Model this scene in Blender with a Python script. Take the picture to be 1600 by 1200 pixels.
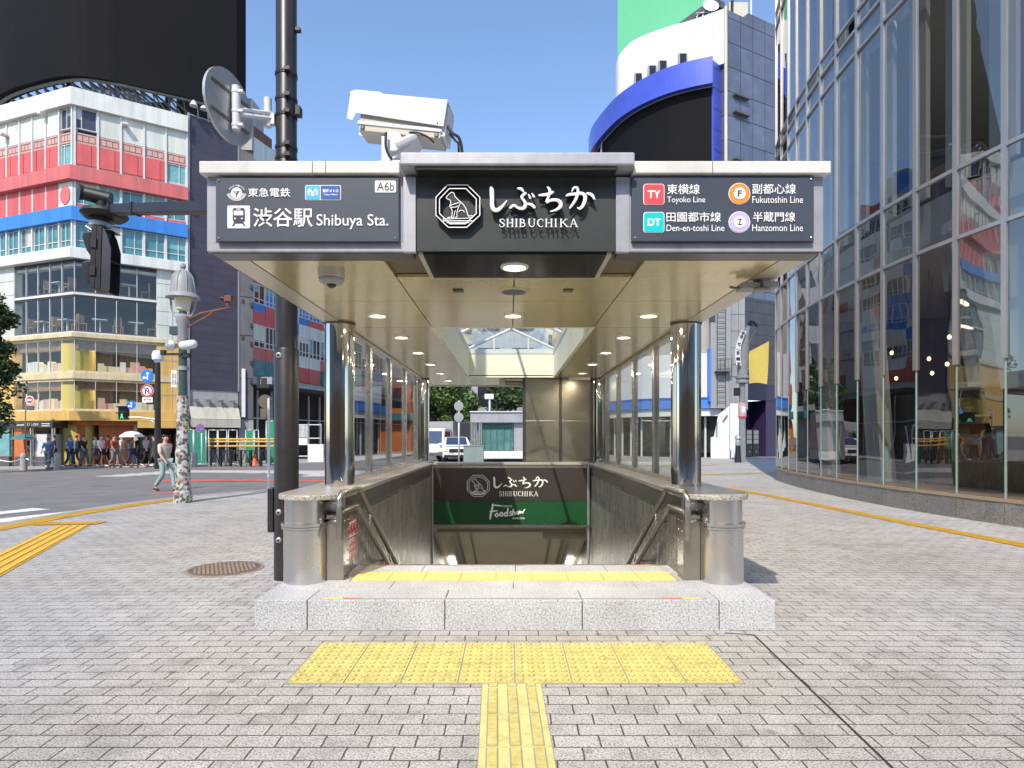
import bpy, bmesh, math, random
from mathutils import Vector, Matrix
R = math.radians
random.seed(7)
sc = bpy.context.scene
COL = sc.collection
for _o in list(bpy.data.objects):
    bpy.data.objects.remove(_o)

# ------------------------------------------------------------------ camera
CAMZ = 1.30
cd = bpy.data.cameras.new('camera')
cam = bpy.data.objects.new('camera', cd)
COL.objects.link(cam)
cam.location = (0, 0, CAMZ)
cam.rotation_euler = (R(90), 0, 0)
cd.sensor_width = 36.0
cd.lens = 21.6
cd.shift_x = 0.0025
cd.shift_y = 0.05125
cd.clip_start = 0.05
cd.clip_end = 3000
sc.camera = cam

# ------------------------------------------------------------------ sky and sun
SUN_EL, SUN_AZ = R(46), R(198)
w = bpy.data.worlds.new('World')
sc.world = w
w.use_nodes = True
nt = w.node_tree
bg = nt.nodes['Background']
sky = nt.nodes.new('ShaderNodeTexSky')
sky.sky_type = 'NISHITA'
sky.sun_disc = False
sky.sun_elevation = SUN_EL
sky.sun_rotation = SUN_AZ
sky.altitude = 50
sky.air_density = 1.0
sky.dust_density = 0.6
sky.ozone_density = 3.2
nt.links.new(sky.outputs[0], bg.inputs[0])
bg.inputs[1].default_value = 0.15
sd = bpy.data.lights.new('sun', 'SUN')
sd.energy = 2.7
sd.angle = R(0.5)
sd.color = (1.0, 0.90, 0.76)
sun = bpy.data.objects.new('sun', sd)
COL.objects.link(sun)
_tr = Vector((-math.sin(SUN_AZ) * math.cos(SUN_EL), -math.cos(SUN_AZ) * math.cos(SUN_EL), -math.sin(SUN_EL)))
sun.rotation_euler = _tr.to_track_quat('-Z', 'Y').to_euler()
sun.location = (-20, -60, 70)
sc.view_settings.view_transform = 'Standard'
sc.view_settings.look = 'None'
sc.view_settings.gamma = 1
sc.view_settings.exposure = 0.88
sc.cycles.max_bounces = 10
sc.cycles.glossy_bounces = 5
sc.cycles.transmission_bounces = 8
sc.cycles.transparent_max_bounces = 24
sc.cycles.sample_clamp_indirect = 6
sc.cycles.use_denoising = True

# ------------------------------------------------------------------ geometry helpers
class MB:
    """collects shapes and links them as ONE mesh object"""
    def __init__(s):
        s.v, s.f, s.m, s.s = [], [], [], []
        s.marks = []

    def cut(s):
        s.marks.append((len(s.v), len(s.f)))
        return s

    def build_cut(s, name, mats, parent=None, bevel=0, local=False):
        """one object for each piece closed with cut()"""
        v0 = f0 = 0
        out = []
        for v1, f1 in s.marks:
            if f1 > f0:
                p = MB()
                p.v = s.v[v0:v1]; p.f = [[i - v0 for i in f] for f in s.f[f0:f1]]; p.m = s.m[f0:f1]; p.s = s.s[f0:f1]
                out.append(p.build(name, mats, parent, bevel, local))
            v0, f0 = v1, f1
        return out

    def add(s, vs, fs, mi=0, sm=False, M=None):
        b = len(s.v)
        for p in vs:
            p = Vector(p)
            if M is not None:
                p = M @ p
            s.v.append((p.x, p.y, p.z))
        for f in fs:
            s.f.append([b + i for i in f])
            s.m.append(mi)
            s.s.append(sm)
        return s

    def box(s, x0, x1, y0, y1, z0, z1, mi=0, M=None):
        x0, x1 = min(x0, x1), max(x0, x1); y0, y1 = min(y0, y1), max(y0, y1); z0, z1 = min(z0, z1), max(z0, z1)
        vs = [(x0, y0, z0), (x1, y0, z0), (x1, y1, z0), (x0, y1, z0), (x0, y0, z1), (x1, y0, z1), (x1, y1, z1), (x0, y1, z1)]
        return s.add(vs, [(0, 3, 2, 1), (4, 5, 6, 7), (0, 1, 5, 4), (1, 2, 6, 5), (2, 3, 7, 6), (3, 0, 4, 7)], mi, False, M)

    def tube(s, pts, r, n=10, mi=0, caps=True, M=None, sq=None):
        """swept tube; r a number or one per point; sq=(axis vector, factor) squashes it along an axis"""
        P = [Vector(p) for p in pts]
        rs = r if isinstance(r, (list, tuple)) else [r] * len(P)
        vs, fs = [], []
        up = None
        for i, p in enumerate(P):
            t = (P[min(i + 1, len(P) - 1)] - P[max(i - 1, 0)])
            t = t.normalized() if t.length > 1e-9 else Vector((0, 0, 1))
            if up is None:
                up = Vector((0, 0, 1)) if abs(t.z) < 0.9 else Vector((0, 1, 0))
            a = t.cross(up)
            if a.length < 1e-6:
                a = t.cross(Vector((1, 0.3, 0)))
            a.normalize()
            b = a.cross(t).normalized()
            up = b
            for k in range(n):
                an = 2 * math.pi * k / n
                d = a * (math.cos(an) * rs[i]) + b * (math.sin(an) * rs[i])
                if sq:
                    d = d - sq[0] * (d.dot(sq[0]) * (1 - sq[1]))
                vs.append(p + d)
        for i in range(len(P) - 1):
            for k in range(n):
                k2 = (k + 1) % n
                fs.append((i * n + k, i * n + k2, (i + 1) * n + k2, (i + 1) * n + k))
        s.add(vs, fs, mi, n > 5, M)
        if caps:
            s.add(vs[:n], [tuple(range(n - 1, -1, -1))], mi, False, M)
            s.add(vs[-n:], [tuple(range(n))], mi, False, M)
        return s

    def cyl(s, p0, p1, r0, r1=None, n=20, mi=0, caps=True, M=None):
        return s.tube([p0, p1], [r0, r0 if r1 is None else r1], n, mi, caps, M)

    def lathe(s, prof, c=(0, 0, 0), n=24, mi=0, M=None, sm=True):
        vs, fs = [], []
        for (r, z) in prof:
            for k in range(n):
                an = 2 * math.pi * k / n
                vs.append((c[0] + r * math.cos(an), c[1] + r * math.sin(an), c[2] + z))
        for i in range(len(prof) - 1):
            for k in range(n):
                k2 = (k + 1) % n
                fs.append((i * n + k, i * n + k2, (i + 1) * n + k2, (i + 1) * n + k))
        s.add(vs, fs, mi, sm, M)
        s.add(vs[:n], [tuple(range(n - 1, -1, -1))], mi, False, M)
        s.add(vs[-n:], [tuple(range(n))], mi, False, M)
        return s

    def prism(s, poly, h0, h1, mi=0, M=None, ax='z', sm=False):
        """poly of (a,b) extruded along ax between h0 and h1"""
        def q(a, b, h):
            return (a, b, h) if ax == 'z' else ((a, h, b) if ax == 'y' else (h, a, b))
        n = len(poly)
        vs = [q(a, b, h0) for a, b in poly] + [q(a, b, h1) for a, b in poly]
        s.add(vs, [(i, (i + 1) % n, n + (i + 1) % n, n + i) for i in range(n)], mi, sm, M)
        s.add(vs, [tuple(range(n - 1, -1, -1)), tuple(range(n, 2 * n))], mi, False, M)
        return s

    def sphere(s, c, r, n=12, mi=0, sc_=(1, 1, 1), M=None):
        prof = []
        m = max(4, n // 2)
        vs, fs = [], []
        for i in range(m + 1):
            th = math.pi * i / m
            for k in range(n):
                ph = 2 * math.pi * k / n
                vs.append((c[0] + r * sc_[0] * math.sin(th) * math.cos(ph), c[1] + r * sc_[1] * math.sin(th) * math.sin(ph), c[2] + r * sc_[2] * math.cos(th)))
        for i in range(m):
            for k in range(n):
                k2 = (k + 1) % n
                fs.append((i * n + k, (i + 1) * n + k, (i + 1) * n + k2, i * n + k2))
        return s.add(vs, fs, mi, True, M)

    def quad(s, a, b, c, d, mi=0, M=None):
        return s.add([a, b, c, d], [(0, 1, 2, 3)], mi, False, M)

    def build(s, name, mats, parent=None, bevel=0, local=False):
        me = bpy.data.meshes.new(name)
        me.from_pydata(s.v, [], s.f)
        if not isinstance(mats, (list, tuple)):
            mats = [mats]
        for m in mats:
            me.materials.append(m)
        me.polygons.foreach_set('material_index', s.m)
        me.polygons.foreach_set('use_smooth', s.s)
        bm = bmesh.new(); bm.from_mesh(me)
        bmesh.ops.remove_doubles(bm, verts=bm.verts, dist=1e-6)
        bmesh.ops.recalc_face_normals(bm, faces=bm.faces)
        for e in bm.edges:
            if len(e.link_faces) == 2 and e.calc_face_angle(0) > R(38): e.smooth = False
        bm.to_mesh(me); bm.free()
        o = bpy.data.objects.new(name, me)
        COL.objects.link(o)
        put(o, parent, local)
        if bevel:
            b = o.modifiers.new('bevel', 'BEVEL')
            b.width = bevel; b.segments = 2; b.limit_method = 'ANGLE'; b.angle_limit = R(35)
            b.harden_normals = False
        return o

def put(o, parent, local=False):
    if parent is not None:
        o.parent = parent
        if not local and parent.type == 'EMPTY':
            o.matrix_parent_inverse = (Matrix.Translation(parent.location) @ parent.rotation_euler.to_matrix().to_4x4()).inverted()

def tag(o, label, cat, group=None, kind=None):
    if label: o['label'] = label
    if cat: o['category'] = cat
    if group: o['group'] = group
    if kind: o['kind'] = kind
    return o

def struct(o):
    o['kind'] = 'structure'
    return o

def thing(name, label, cat, loc=(0, 0, 0), rz=0, group=None):
    o = bpy.data.objects.new(name, None)
    COL.objects.link(o)
    o.location = loc
    o.rotation_euler = (0, 0, rz)
    o.empty_display_size = 0.2
    return tag(o, label, cat, group)

def dup(root, loc, rz=None, label=None, group=None, scale=None, swap=None):
    r = root.copy(); COL.objects.link(r)
    r.location = loc
    if rz is not None: r.rotation_euler = (0, 0, rz)
    if scale: r.scale = (scale,) * 3
    if label: r['label'] = label
    if group: r['group'] = group
    def rec(a, b):
        for ch in list(a.children):
            c = ch.copy(); COL.objects.link(c); c.parent = b
            if swap:
                for i, sl in enumerate(c.material_slots):
                    if sl.material and sl.material.name in swap:
                        nm = swap[sl.material.name]
                        sl.link = 'OBJECT'
                        sl.material = nm
            rec(ch, c)
    rec(root, r)
    return r

def X(u, Y): return (u - 796.0) / 960.0 * Y
def Z(v, Y): return CAMZ + (682.0 - v) / 960.0 * Y
def at(u, v, Y): return (X(u, Y), Y, Z(v, Y))

class Face:
    """a vertical wall plane from p0 to p1; s runs along it, d stands out of it"""
    def __init__(s, p0, p1, flip=False):
        s.p0 = Vector((p0[0], p0[1], 0)); e = Vector((p1[0], p1[1], 0)) - s.p0
        s.L = e.length; s.t = e / s.L
        n = Vector((s.t.y, -s.t.x, 0))
        if flip: n = -n
        s.n = n
        s.M = Matrix(((s.t.x, s.n.x, 0, s.p0.x), (s.t.y, s.n.y, 0, s.p0.y), (0, 0, 1, 0), (0, 0, 0, 1)))
    def s_at(s, u):
        k = (u - 796.0) / 960.0
        return (s.p0.y * k - s.p0.x) / (s.t.x - s.t.y * k)
    def y_at(s, u):
        return s.p0.y + s.t.y * s.s_at(u)
    def z_at(s, u, v):
        return Z(v, s.y_at(u))
    def bx(s, mb, s0, s1, z0, z1, d0, d1, mi=0):
        return mb.box(s0, s1, d0, d1, z0, z1, mi, s.M)
    def P(s, a, d, z):
        return s.M @ Vector((a, d, z))

# ------------------------------------------------------------------ materials
MATS = {}
def mat(name, col, rough=0.5, metal=0.0, var=0.12, vscale=3.0, bump=0.0, bscale=60.0, spec=0.5, emit=None, estr=1.0, stretch=None, col2=None, coat=0.0, rvar=0.0, streak=0.0, dirt=None):
    m = bpy.data.materials.new(name); m.use_nodes = True
    nt = m.node_tree; N = nt.nodes; L = nt.links
    p = N['Principled BSDF']
    p.inputs['Roughness'].default_value = rough
    p.inputs['Metallic'].default_value = metal
    p.inputs['Specular IOR Level'].default_value = spec
    if coat:
        p.inputs['Coat Weight'].default_value = coat
        p.inputs['Coat Roughness'].default_value = 0.05
    tc = N.new('ShaderNodeTexCoord')
    mp = N.new('ShaderNodeMapping')
    L.new(tc.outputs['Object'], mp.inputs[0])
    if stretch: mp.inputs['Scale'].default_value = stretch
    nz = N.new('ShaderNodeTexNoise')
    nz.inputs['Scale'].default_value = vscale
    nz.inputs['Detail'].default_value = 6
    nz.inputs['Roughness'].default_value = 0.65
    L.new(mp.outputs[0], nz.inputs['Vector'])
    c = Vector(col[:3])
    a = c * (1 - var); b = c * (1 + var)
    if col2 is not None: a, b = c, Vector(col2[:3])
    rp = N.new('ShaderNodeValToRGB')
    rp.color_ramp.elements[0].position = 0.3; rp.color_ramp.elements[1].position = 0.7
    rp.color_ramp.elements[0].color = (min(a.x, 1), min(a.y, 1), min(a.z, 1), 1)
    rp.color_ramp.elements[1].color = (min(b.x, 1), min(b.y, 1), min(b.z, 1), 1)
    L.new(nz.outputs['Fac'], rp.inputs[0])
    out = rp.outputs[0]
    def mulby(out, scl, lo, hi, p0, p1, st=None, det=5):
        m3 = N.new('ShaderNodeMapping'); L.new(tc.outputs['Object'], m3.inputs[0])
        if st: m3.inputs['Scale'].default_value = st
        n3 = N.new('ShaderNodeTexNoise'); n3.inputs['Scale'].default_value = scl; n3.inputs['Detail'].default_value = det; n3.inputs['Roughness'].default_value = 0.7
        L.new(m3.outputs[0], n3.inputs['Vector'])
        r3 = N.new('ShaderNodeMapRange'); r3.inputs['From Min'].default_value = p0; r3.inputs['From Max'].default_value = p1
        r3.inputs['To Min'].default_value = lo; r3.inputs['To Max'].default_value = hi
        L.new(n3.outputs['Fac'], r3.inputs['Value'])
        v3 = N.new('ShaderNodeVectorMath'); v3.operation = 'SCALE'
        L.new(out, v3.inputs[0]); L.new(r3.outputs[0], v3.inputs['Scale'])
        return v3.outputs[0]
    if streak: out = mulby(out, 3.0, 1 - streak, 1.0, 0.35, 0.6, (1, 1, 0.07))
    if dirt: out = mulby(out, dirt[0], 1 - dirt[1], 1.0, 0.36, 0.5)
    L.new(out, p.inputs['Base Color'])
    if rvar:
        mr = N.new('ShaderNodeMapRange')
        mr.inputs['To Min'].default_value = max(0.02, rough - rvar); mr.inputs['To Max'].default_value = rough + rvar
        L.new(nz.outputs['Fac'], mr.inputs['Value']); L.new(mr.outputs[0], p.inputs['Roughness'])
    if bump:
        n2 = N.new('ShaderNodeTexNoise'); n2.inputs['Scale'].default_value = bscale; n2.inputs['Detail'].default_value = 4
        L.new(mp.outputs[0], n2.inputs['Vector'])
        bp = N.new('ShaderNodeBump'); bp.inputs['Strength'].default_value = bump; bp.inputs['Distance'].default_value = 0.02
        L.new(n2.outputs['Fac'], bp.inputs['Height']); L.new(bp.outputs[0], p.inputs['Normal'])
    if emit is not None:
        p.inputs['Emission Color'].default_value = (*emit[:3], 1)
        p.inputs['Emission Strength'].default_value = estr
    MATS[name] = m
    return m

def glass(name, tint=(0.9, 0.95, 0.93), base=0.06, mul=1.0, rough=0.0, ior=1.5, wav=0.0):
    m = bpy.data.materials.new(name); m.use_nodes = True
    nt = m.node_tree; N = nt.nodes; L = nt.links
    N.remove(N['Principled BSDF'])
    tr = N.new('ShaderNodeBsdfTransparent'); tr.inputs[0].default_value = (*tint, 1)
    gl = N.new('ShaderNodeBsdfGlossy'); gl.inputs['Roughness'].default_value = rough
    lw = N.new('ShaderNodeLayerWeight'); lw.inputs['Blend'].default_value = 0.5
    pw = N.new('ShaderNodeMath'); pw.operation = 'POWER'; pw.inputs[1].default_value = 5.0
    L.new(lw.outputs['Facing'], pw.inputs[0])
    ma = N.new('ShaderNodeMath'); ma.operation = 'MULTIPLY_ADD'; ma.use_clamp = True
    ma.inputs[1].default_value = 0.96 * mul; ma.inputs[2].default_value = 0.04 * mul + base
    L.new(pw.outputs[0], ma.inputs[0])
    if wav:
        tc = N.new('ShaderNodeTexCoord'); nz = N.new('ShaderNodeTexNoise'); nz.inputs['Scale'].default_value = 0.9; nz.inputs['Detail'].default_value = 1
        L.new(tc.outputs['Object'], nz.inputs['Vector'])
        bp = N.new('ShaderNodeBump'); bp.inputs['Strength'].default_value = wav; bp.inputs['Distance'].default_value = 0.05
        L.new(nz.outputs['Fac'], bp.inputs['Height']); L.new(bp.outputs[0], gl.inputs['Normal'])
    mx = N.new('ShaderNodeMixShader')
    L.new(ma.outputs[0], mx.inputs[0]); L.new(tr.outputs[0], mx.inputs[1]); L.new(gl.outputs[0], mx.inputs[2])
    L.new(mx.outputs[0], N['Material Output'].inputs[0])
    MATS[name] = m
    return m

def paving_mat(name, bw, bh, c1, c2, mortar, msize, speck=0.5, warm=None, rot=0.0, bump=0.5):
    """small granite setts in running bond with speckled stone and worn patches"""
    m = bpy.data.materials.new(name); m.use_nodes = True
    nt = m.node_tree; N = nt.nodes; L = nt.links
    p = N['Principled BSDF']; p.inputs['Roughness'].default_value = 0.75
    tc = N.new('ShaderNodeTexCoord'); mp = N.new('ShaderNodeMapping'); mp.inputs['Rotation'].default_value = (0, 0, rot)
    L.new(tc.outputs['Object'], mp.inputs[0])
    # slight wobble so the joints are not ruler straight
    wn = N.new('ShaderNodeTexNoise'); wn.inputs['Scale'].default_value = 9; wn.inputs['Detail'].default_value = 2
    L.new(mp.outputs[0], wn.inputs['Vector'])
    va = N.new('ShaderNodeVectorMath'); va.operation = 'MULTIPLY_ADD'
    va.inputs[1].default_value = (0.012, 0.012, 0); 
    L.new(wn.outputs['Color'], va.inputs[0]); L.new(mp.outputs[0], va.inputs[2])
    br = N.new('ShaderNodeTexBrick')
    br.inputs['Scale'].default_value = 1.0
    br.inputs['Brick Width'].default_value = bw; br.inputs['Row Height'].default_value = bh
    br.inputs['Mortar Size'].default_value = msize; br.inputs['Mortar Smooth'].default_value = 0.25
    br.inputs['Bias'].default_value = 0.0
    br.offset = 0.42; br.offset_frequency = 2
    br.inputs['Color1'].default_value = (*c1, 1); br.inputs['Color2'].default_value = (*c2, 1); br.inputs['Mortar'].default_value = (*mortar, 1)
    L.new(va.outputs[0], br.inputs['Vector'])
    def speckle(scale, lo, hi, p0, p1):
        s_ = N.new('ShaderNodeTexNoise'); s_.inputs['Scale'].default_value = scale; s_.inputs['Detail'].default_value = 3; s_.inputs['Roughness'].default_value = 0.8
        L.new(tc.outputs['Object'], s_.inputs['Vector'])
        r_ = N.new('ShaderNodeMapRange'); r_.inputs['From Min'].default_value = p0; r_.inputs['From Max'].default_value = p1
        r_.inputs['To Min'].default_value = lo; r_.inputs['To Max'].default_value = hi
        L.new(s_.outputs['Fac'], r_.inputs['Value'])
        return r_.outputs[0]
    k1 = speckle(105, 1 - speck, 1 + speck * 0.3, 0.36, 0.54)
    k2 = speckle(0.55, 0.82, 1.12, 0.3, 0.7)
    k5 = speckle(3.2, 0.80, 1.0, 0.36, 0.50)
    vg = N.new('ShaderNodeTexVoronoi'); vg.inputs['Scale'].default_value = 2.3
    L.new(tc.outputs['Object'], vg.inputs['Vector'])
    g1 = N.new('ShaderNodeMapRange'); g1.inputs['From Min'].default_value = 0.045; g1.inputs['From Max'].default_value = 0.06; g1.inputs['To Min'].default_value = 0.62; g1.inputs['To Max'].default_value = 1.0
    L.new(vg.outputs['Distance'], g1.inputs['Value'])
    k3 = speckle(6, 0.9, 1.08, 0.3, 0.7)
    def mul(a, b):
        x = N.new('ShaderNodeMath'); x.operation = 'MULTIPLY'
        L.new(a, x.inputs[0]); L.new(b, x.inputs[1]); return x.outputs[0]
    kk = mul(mul(mul(k1, k2), mul(k3, k5)), g1.outputs[0])
    vm = N.new('ShaderNodeVectorMath'); vm.operation = 'SCALE'
    L.new(br.outputs['Color'], vm.inputs[0]); L.new(kk, vm.inputs['Scale'])
    out = vm.outputs[0]
    if warm is not None:
        wz = N.new('ShaderNodeTexNoise'); wz.inputs['Scale'].default_value = 0.35; wz.inputs['Detail'].default_value = 5
        L.new(tc.outputs['Object'], wz.inputs['Vector'])
        wr = N.new('ShaderNodeMapRange'); wr.inputs['From Min'].default_value = 0.35; wr.inputs['From Max'].default_value = 0.65
        wr.inputs['To Min'].default_value = 0.0; wr.inputs['To Max'].default_value = 0.7
        L.new(wz.outputs['Fac'], wr.inputs['Value'])
        mx = N.new('ShaderNodeMix'); mx.data_type = 'RGBA'; mx.blend_type = 'MULTIPLY'
        mx.inputs['B'].default_value = (*warm, 1)
        L.new(wr.outputs[0], mx.inputs['Factor']); L.new(out, mx.inputs['A'])
        out = mx.outputs['Result']
    L.new(out, p.inputs['Base Color'])
    bp = N.new('ShaderNodeBump'); bp.inputs['Strength'].default_value = bump; bp.inputs['Distance'].default_value = 0.008
    hs = N.new('ShaderNodeMath'); hs.operation = 'MULTIPLY_ADD'; hs.inputs[1].default_value = -1.0
    L.new(br.outputs['Fac'], hs.inputs[0]); 
    k4 = speckle(90, 0.0, 0.25, 0.3, 0.7)
    L.new(k4, hs.inputs[2])
    L.new(hs.outputs[0], bp.inputs['Height']); L.new(bp.outputs[0], p.inputs['Normal'])
    MATS[name] = m
    return m

def granite(name, base, dark, scale=120.0, rough=0.6):
    m = bpy.data.materials.new(name); m.use_nodes = True
    nt = m.node_tree; N = nt.nodes; L = nt.links
    p = N['Principled BSDF']; p.inputs['Roughness'].default_value = rough
    tc = N.new('ShaderNodeTexCoord')
    a = N.new('ShaderNodeTexNoise'); a.inputs['Scale'].default_value = scale; a.inputs['Detail'].default_value = 3; a.inputs['Roughness'].default_value = 0.8
    L.new(tc.outputs['Object'], a.inputs['Vector'])
    r = N.new('ShaderNodeValToRGB')
    r.color_ramp.elements[0].position = 0.36; r.color_ramp.elements[0].color = (*dark, 1)
    r.color_ramp.elements[1].position = 0.55; r.color_ramp.elements[1].color = (*base, 1)
    L.new(a.outputs['Fac'], r.inputs[0])
    b = N.new('ShaderNodeTexNoise'); b.inputs['Scale'].default_value = 2.5; b.inputs['Detail'].default_value = 5
    L.new(tc.outputs['Object'], b.inputs['Vector'])
    mr = N.new('ShaderNodeMapRange'); mr.inputs['From Min'].default_value = 0.3; mr.inputs['From Max'].default_value = 0.7
    mr.inputs['To Min'].default_value = 0.82; mr.inputs['To Max'].default_value = 1.08
    L.new(b.outputs['Fac'], mr.inputs['Value'])
    vm = N.new('ShaderNodeVectorMath'); vm.operation = 'SCALE'
    L.new(r.outputs[0], vm.inputs[0]); L.new(mr.outputs[0], vm.inputs['Scale'])
    L.new(vm.outputs[0], p.inputs['Base Color'])
    MATS[name] = m
    return m

def pattern_mat(name, bw, bh, c1, c2, mortar, ms, rough=0.5, metal=0.0, rotx=False, vert=False, spec=0.5, offset=0.5, bump=0.3):
    """wall tiles: brick pattern over the (horizontal run, height) of a wall; vert swaps so tiles stand upright"""
    m = bpy.data.materials.new(name); m.use_nodes = True
    nt = m.node_tree; N = nt.nodes; L = nt.links
    p = N['Principled BSDF']; p.inputs['Roughness'].default_value = rough; p.inputs['Metallic'].default_value = metal; p.inputs['Specular IOR Level'].default_value = spec
    tc = N.new('ShaderNodeTexCoord'); sx = N.new('ShaderNodeSeparateXYZ'); cx = N.new('ShaderNodeCombineXYZ')
    L.new(tc.outputs['Object'], sx.inputs[0])
    ad = N.new('ShaderNodeMath'); ad.operation = 'ADD'
    L.new(sx.outputs['X'], ad.inputs[0]); L.new(sx.outputs['Y'], ad.inputs[1])
    L.new(ad.outputs[0], cx.inputs['Y' if vert else 'X']); L.new(sx.outputs['Z'], cx.inputs['X' if vert else 'Y'])
    br = N.new('ShaderNodeTexBrick'); br.inputs['Scale'].default_value = 1
    br.inputs['Brick Width'].default_value = bw; br.inputs['Row Height'].default_value = bh
    br.inputs['Mortar Size'].default_value = ms; br.inputs['Mortar Smooth'].default_value = 0.1
    br.inputs['Color1'].default_value = (*c1, 1); br.inputs['Color2'].default_value = (*c2, 1); br.inputs['Mortar'].default_value = (*mortar, 1)
    br.offset = offset
    L.new(cx.outputs[0], br.inputs['Vector'])
    nz = N.new('ShaderNodeTexNoise'); nz.inputs['Scale'].default_value = 1.2; nz.inputs['Detail'].default_value = 6
    L.new(tc.outputs['Object'], nz.inputs['Vector'])
    mr = N.new('ShaderNodeMapRange'); mr.inputs['From Min'].default_value = 0.3; mr.inputs['From Max'].default_value = 0.7; mr.inputs['To Min'].default_value = 0.85; mr.inputs['To Max'].default_value = 1.12
    L.new(nz.outputs['Fac'], mr.inputs['Value'])
    vm = N.new('ShaderNodeVectorMath'); vm.operation = 'SCALE'
    L.new(br.outputs['Color'], vm.inputs[0]); L.new(mr.outputs[0], vm.inputs['Scale']); L.new(vm.outputs[0], p.inputs['Base Color'])
    bp = N.new('ShaderNodeBump'); bp.inputs['Strength'].default_value = bump; bp.inputs['Distance'].default_value = 0.01; bp.invert = True
    L.new(br.outputs['Fac'], bp.inputs['Height']); L.new(bp.outputs[0], p.inputs['Normal'])
    MATS[name] = m
    return m

M = MATS
mat('asphalt', (0.17, 0.163, 0.16), 0.85, var=0.2, vscale=1.2, bump=0.35, bscale=140)
mat('far_ground', (0.11, 0.11, 0.11), 0.9, var=0.15, vscale=0.2)
paving_mat('setts', 0.196, 0.103, (0.43, 0.42, 0.403), (0.47, 0.46, 0.443), (0.085, 0.078, 0.068), 0.0044, 0.75, warm=(0.99, 0.92, 0.82))
granite('granite_light', (0.60, 0.61, 0.62), (0.16, 0.175, 0.20), 85)
granite('granite_cap', (0.52, 0.49, 0.43), (0.07, 0.065, 0.055), 75, 0.3)
granite('granite_plinth', (0.25, 0.235, 0.21), (0.11, 0.105, 0.10), 40, 0.45)
mat('joint_dark', (0.03, 0.028, 0.026), 0.9)
mat('kerb_stone', (0.36, 0.35, 0.34), 0.8, bump=0.2)
mat('tactile_yellow', (0.62, 0.54, 0.175), 0.6, var=0.14, vscale=5, dirt=(11, 0.28), bump=0.15, bscale=150)
mat('tactile_worn', (0.78, 0.56, 0.20), 0.7, var=0.1, vscale=5)
mat('line_yellow', (0.72, 0.40, 0.03), 0.6, var=0.16, vscale=4, dirt=(7, 0.3), bump=0.2)
mat('paint_white', (0.74, 0.74, 0.72), 0.6, var=0.1, vscale=3, dirt=(5, 0.25))
mat('paint_red', (0.55, 0.13, 0.08), 0.7, var=0.15, vscale=1.5, dirt=(3, 0.4))
mat('steel', (0.62, 0.61, 0.59), 0.26, 1.0, var=0.06, vscale=2, rvar=0.08)
mat('steel_polished', (0.66, 0.64, 0.61), 0.07, 1.0, var=0.05, vscale=2, rvar=0.04)
mat('steel_brushed', (0.60, 0.57, 0.52), 0.33, 1.0, var=0.1, vscale=3, stretch=(1, 1, 0.1), rvar=0.08)
mat('steel_bronze', (0.36, 0.335, 0.285), 0.3, 0.9, var=0.12, vscale=2, rvar=0.1)
mat('steel_dark', (0.14, 0.14, 0.14), 0.3, 0.9, var=0.1)
mat('trim_white', (0.70, 0.69, 0.65), 0.4, var=0.06, vscale=2, streak=0.14, dirt=(6, 0.1))
mat('trim_grey', (0.46, 0.465, 0.49), 0.35, 0.35, var=0.08, streak=0.16, dirt=(9, 0.12))
mat('ceiling_cream', (0.77, 0.66, 0.35), 0.18, 0.6, var=0.06, vscale=1.5, rvar=0.07, dirt=(4, 0.08))
mat('ceiling_band', (0.62, 0.57, 0.44), 0.32, 0.5, var=0.05, vscale=2)
mat('well_cream', (0.85, 0.81, 0.62), 0.5, var=0.03)
mat('seam', (0.12, 0.10, 0.06), 0.6)
mat('panel_black', (0.043, 0.049, 0.046), 0.35, var=0.15, vscale=8)
mat('soffit_black', (0.03, 0.03, 0.027), 0.12, 0.4, var=0.1)
mat('sign_slate', (0.055, 0.068, 0.092), 0.38, var=0.12, vscale=2)
mat('letter_white', (0.85, 0.85, 0.85), 0.4, var=0.02)
mat('letter_dark', (0.035, 0.038, 0.05), 0.5)
mat('black', (0.012, 0.012, 0.013), 0.5)
mat('black_gloss', (0.015, 0.015, 0.018), 0.12)
mat('rubber', (0.02, 0.02, 0.02), 0.6)
mat('lamp_glow', (0.9, 0.88, 0.8), 0.5, emit=(1.0, 0.9, 0.7), estr=5.0)
mat('tube_glow', (0.9, 0.9, 0.88), 0.5, emit=(1.0, 0.97, 0.9), estr=6.0)
mat('pole_black', (0.028, 0.026, 0.028), 0.38, 0.2, var=0.25, vscale=4, rvar=0.1)
mat('paint_grey', (0.28, 0.29, 0.30), 0.5, var=0.1, vscale=6)
mat('galv', (0.48, 0.49, 0.50), 0.42, 0.7, var=0.12, vscale=12)
mat('white_enamel', (0.64, 0.65, 0.66), 0.35, var=0.04, vscale=6)
mat('beige_plastic', (0.50, 0.46, 0.38), 0.5, var=0.06)
mat('rust', (0.16, 0.075, 0.05), 0.8, var=0.3, vscale=8)
mat('lamp_opal', (0.70, 0.68, 0.48), 0.3, var=0.04)
pattern_mat('wall_strip_tiles', 0.24, 0.052, (0.30, 0.27, 0.235), (0.10, 0.088, 0.077), (0.36, 0.33, 0.28), 0.006, 0.45, 0.0, vert=True, offset=0.37)
mat('iron', (0.20, 0.15, 0.11), 0.6, 0.4, var=0.2, vscale=12, bump=0.5, bscale=40)
glass('glass_clear', (0.96, 0.985, 0.97), 0.02, 0.7)
glass('glass_sky', (0.86, 0.93, 0.90), 0.03, 1.0)
glass('glass_facade', (0.52, 0.54, 0.53), 0.18, 1.1, wav=0.12)
glass('glass_shop', (0.90, 0.94, 0.94), 0.03, 1.0, wav=0.02)

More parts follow.
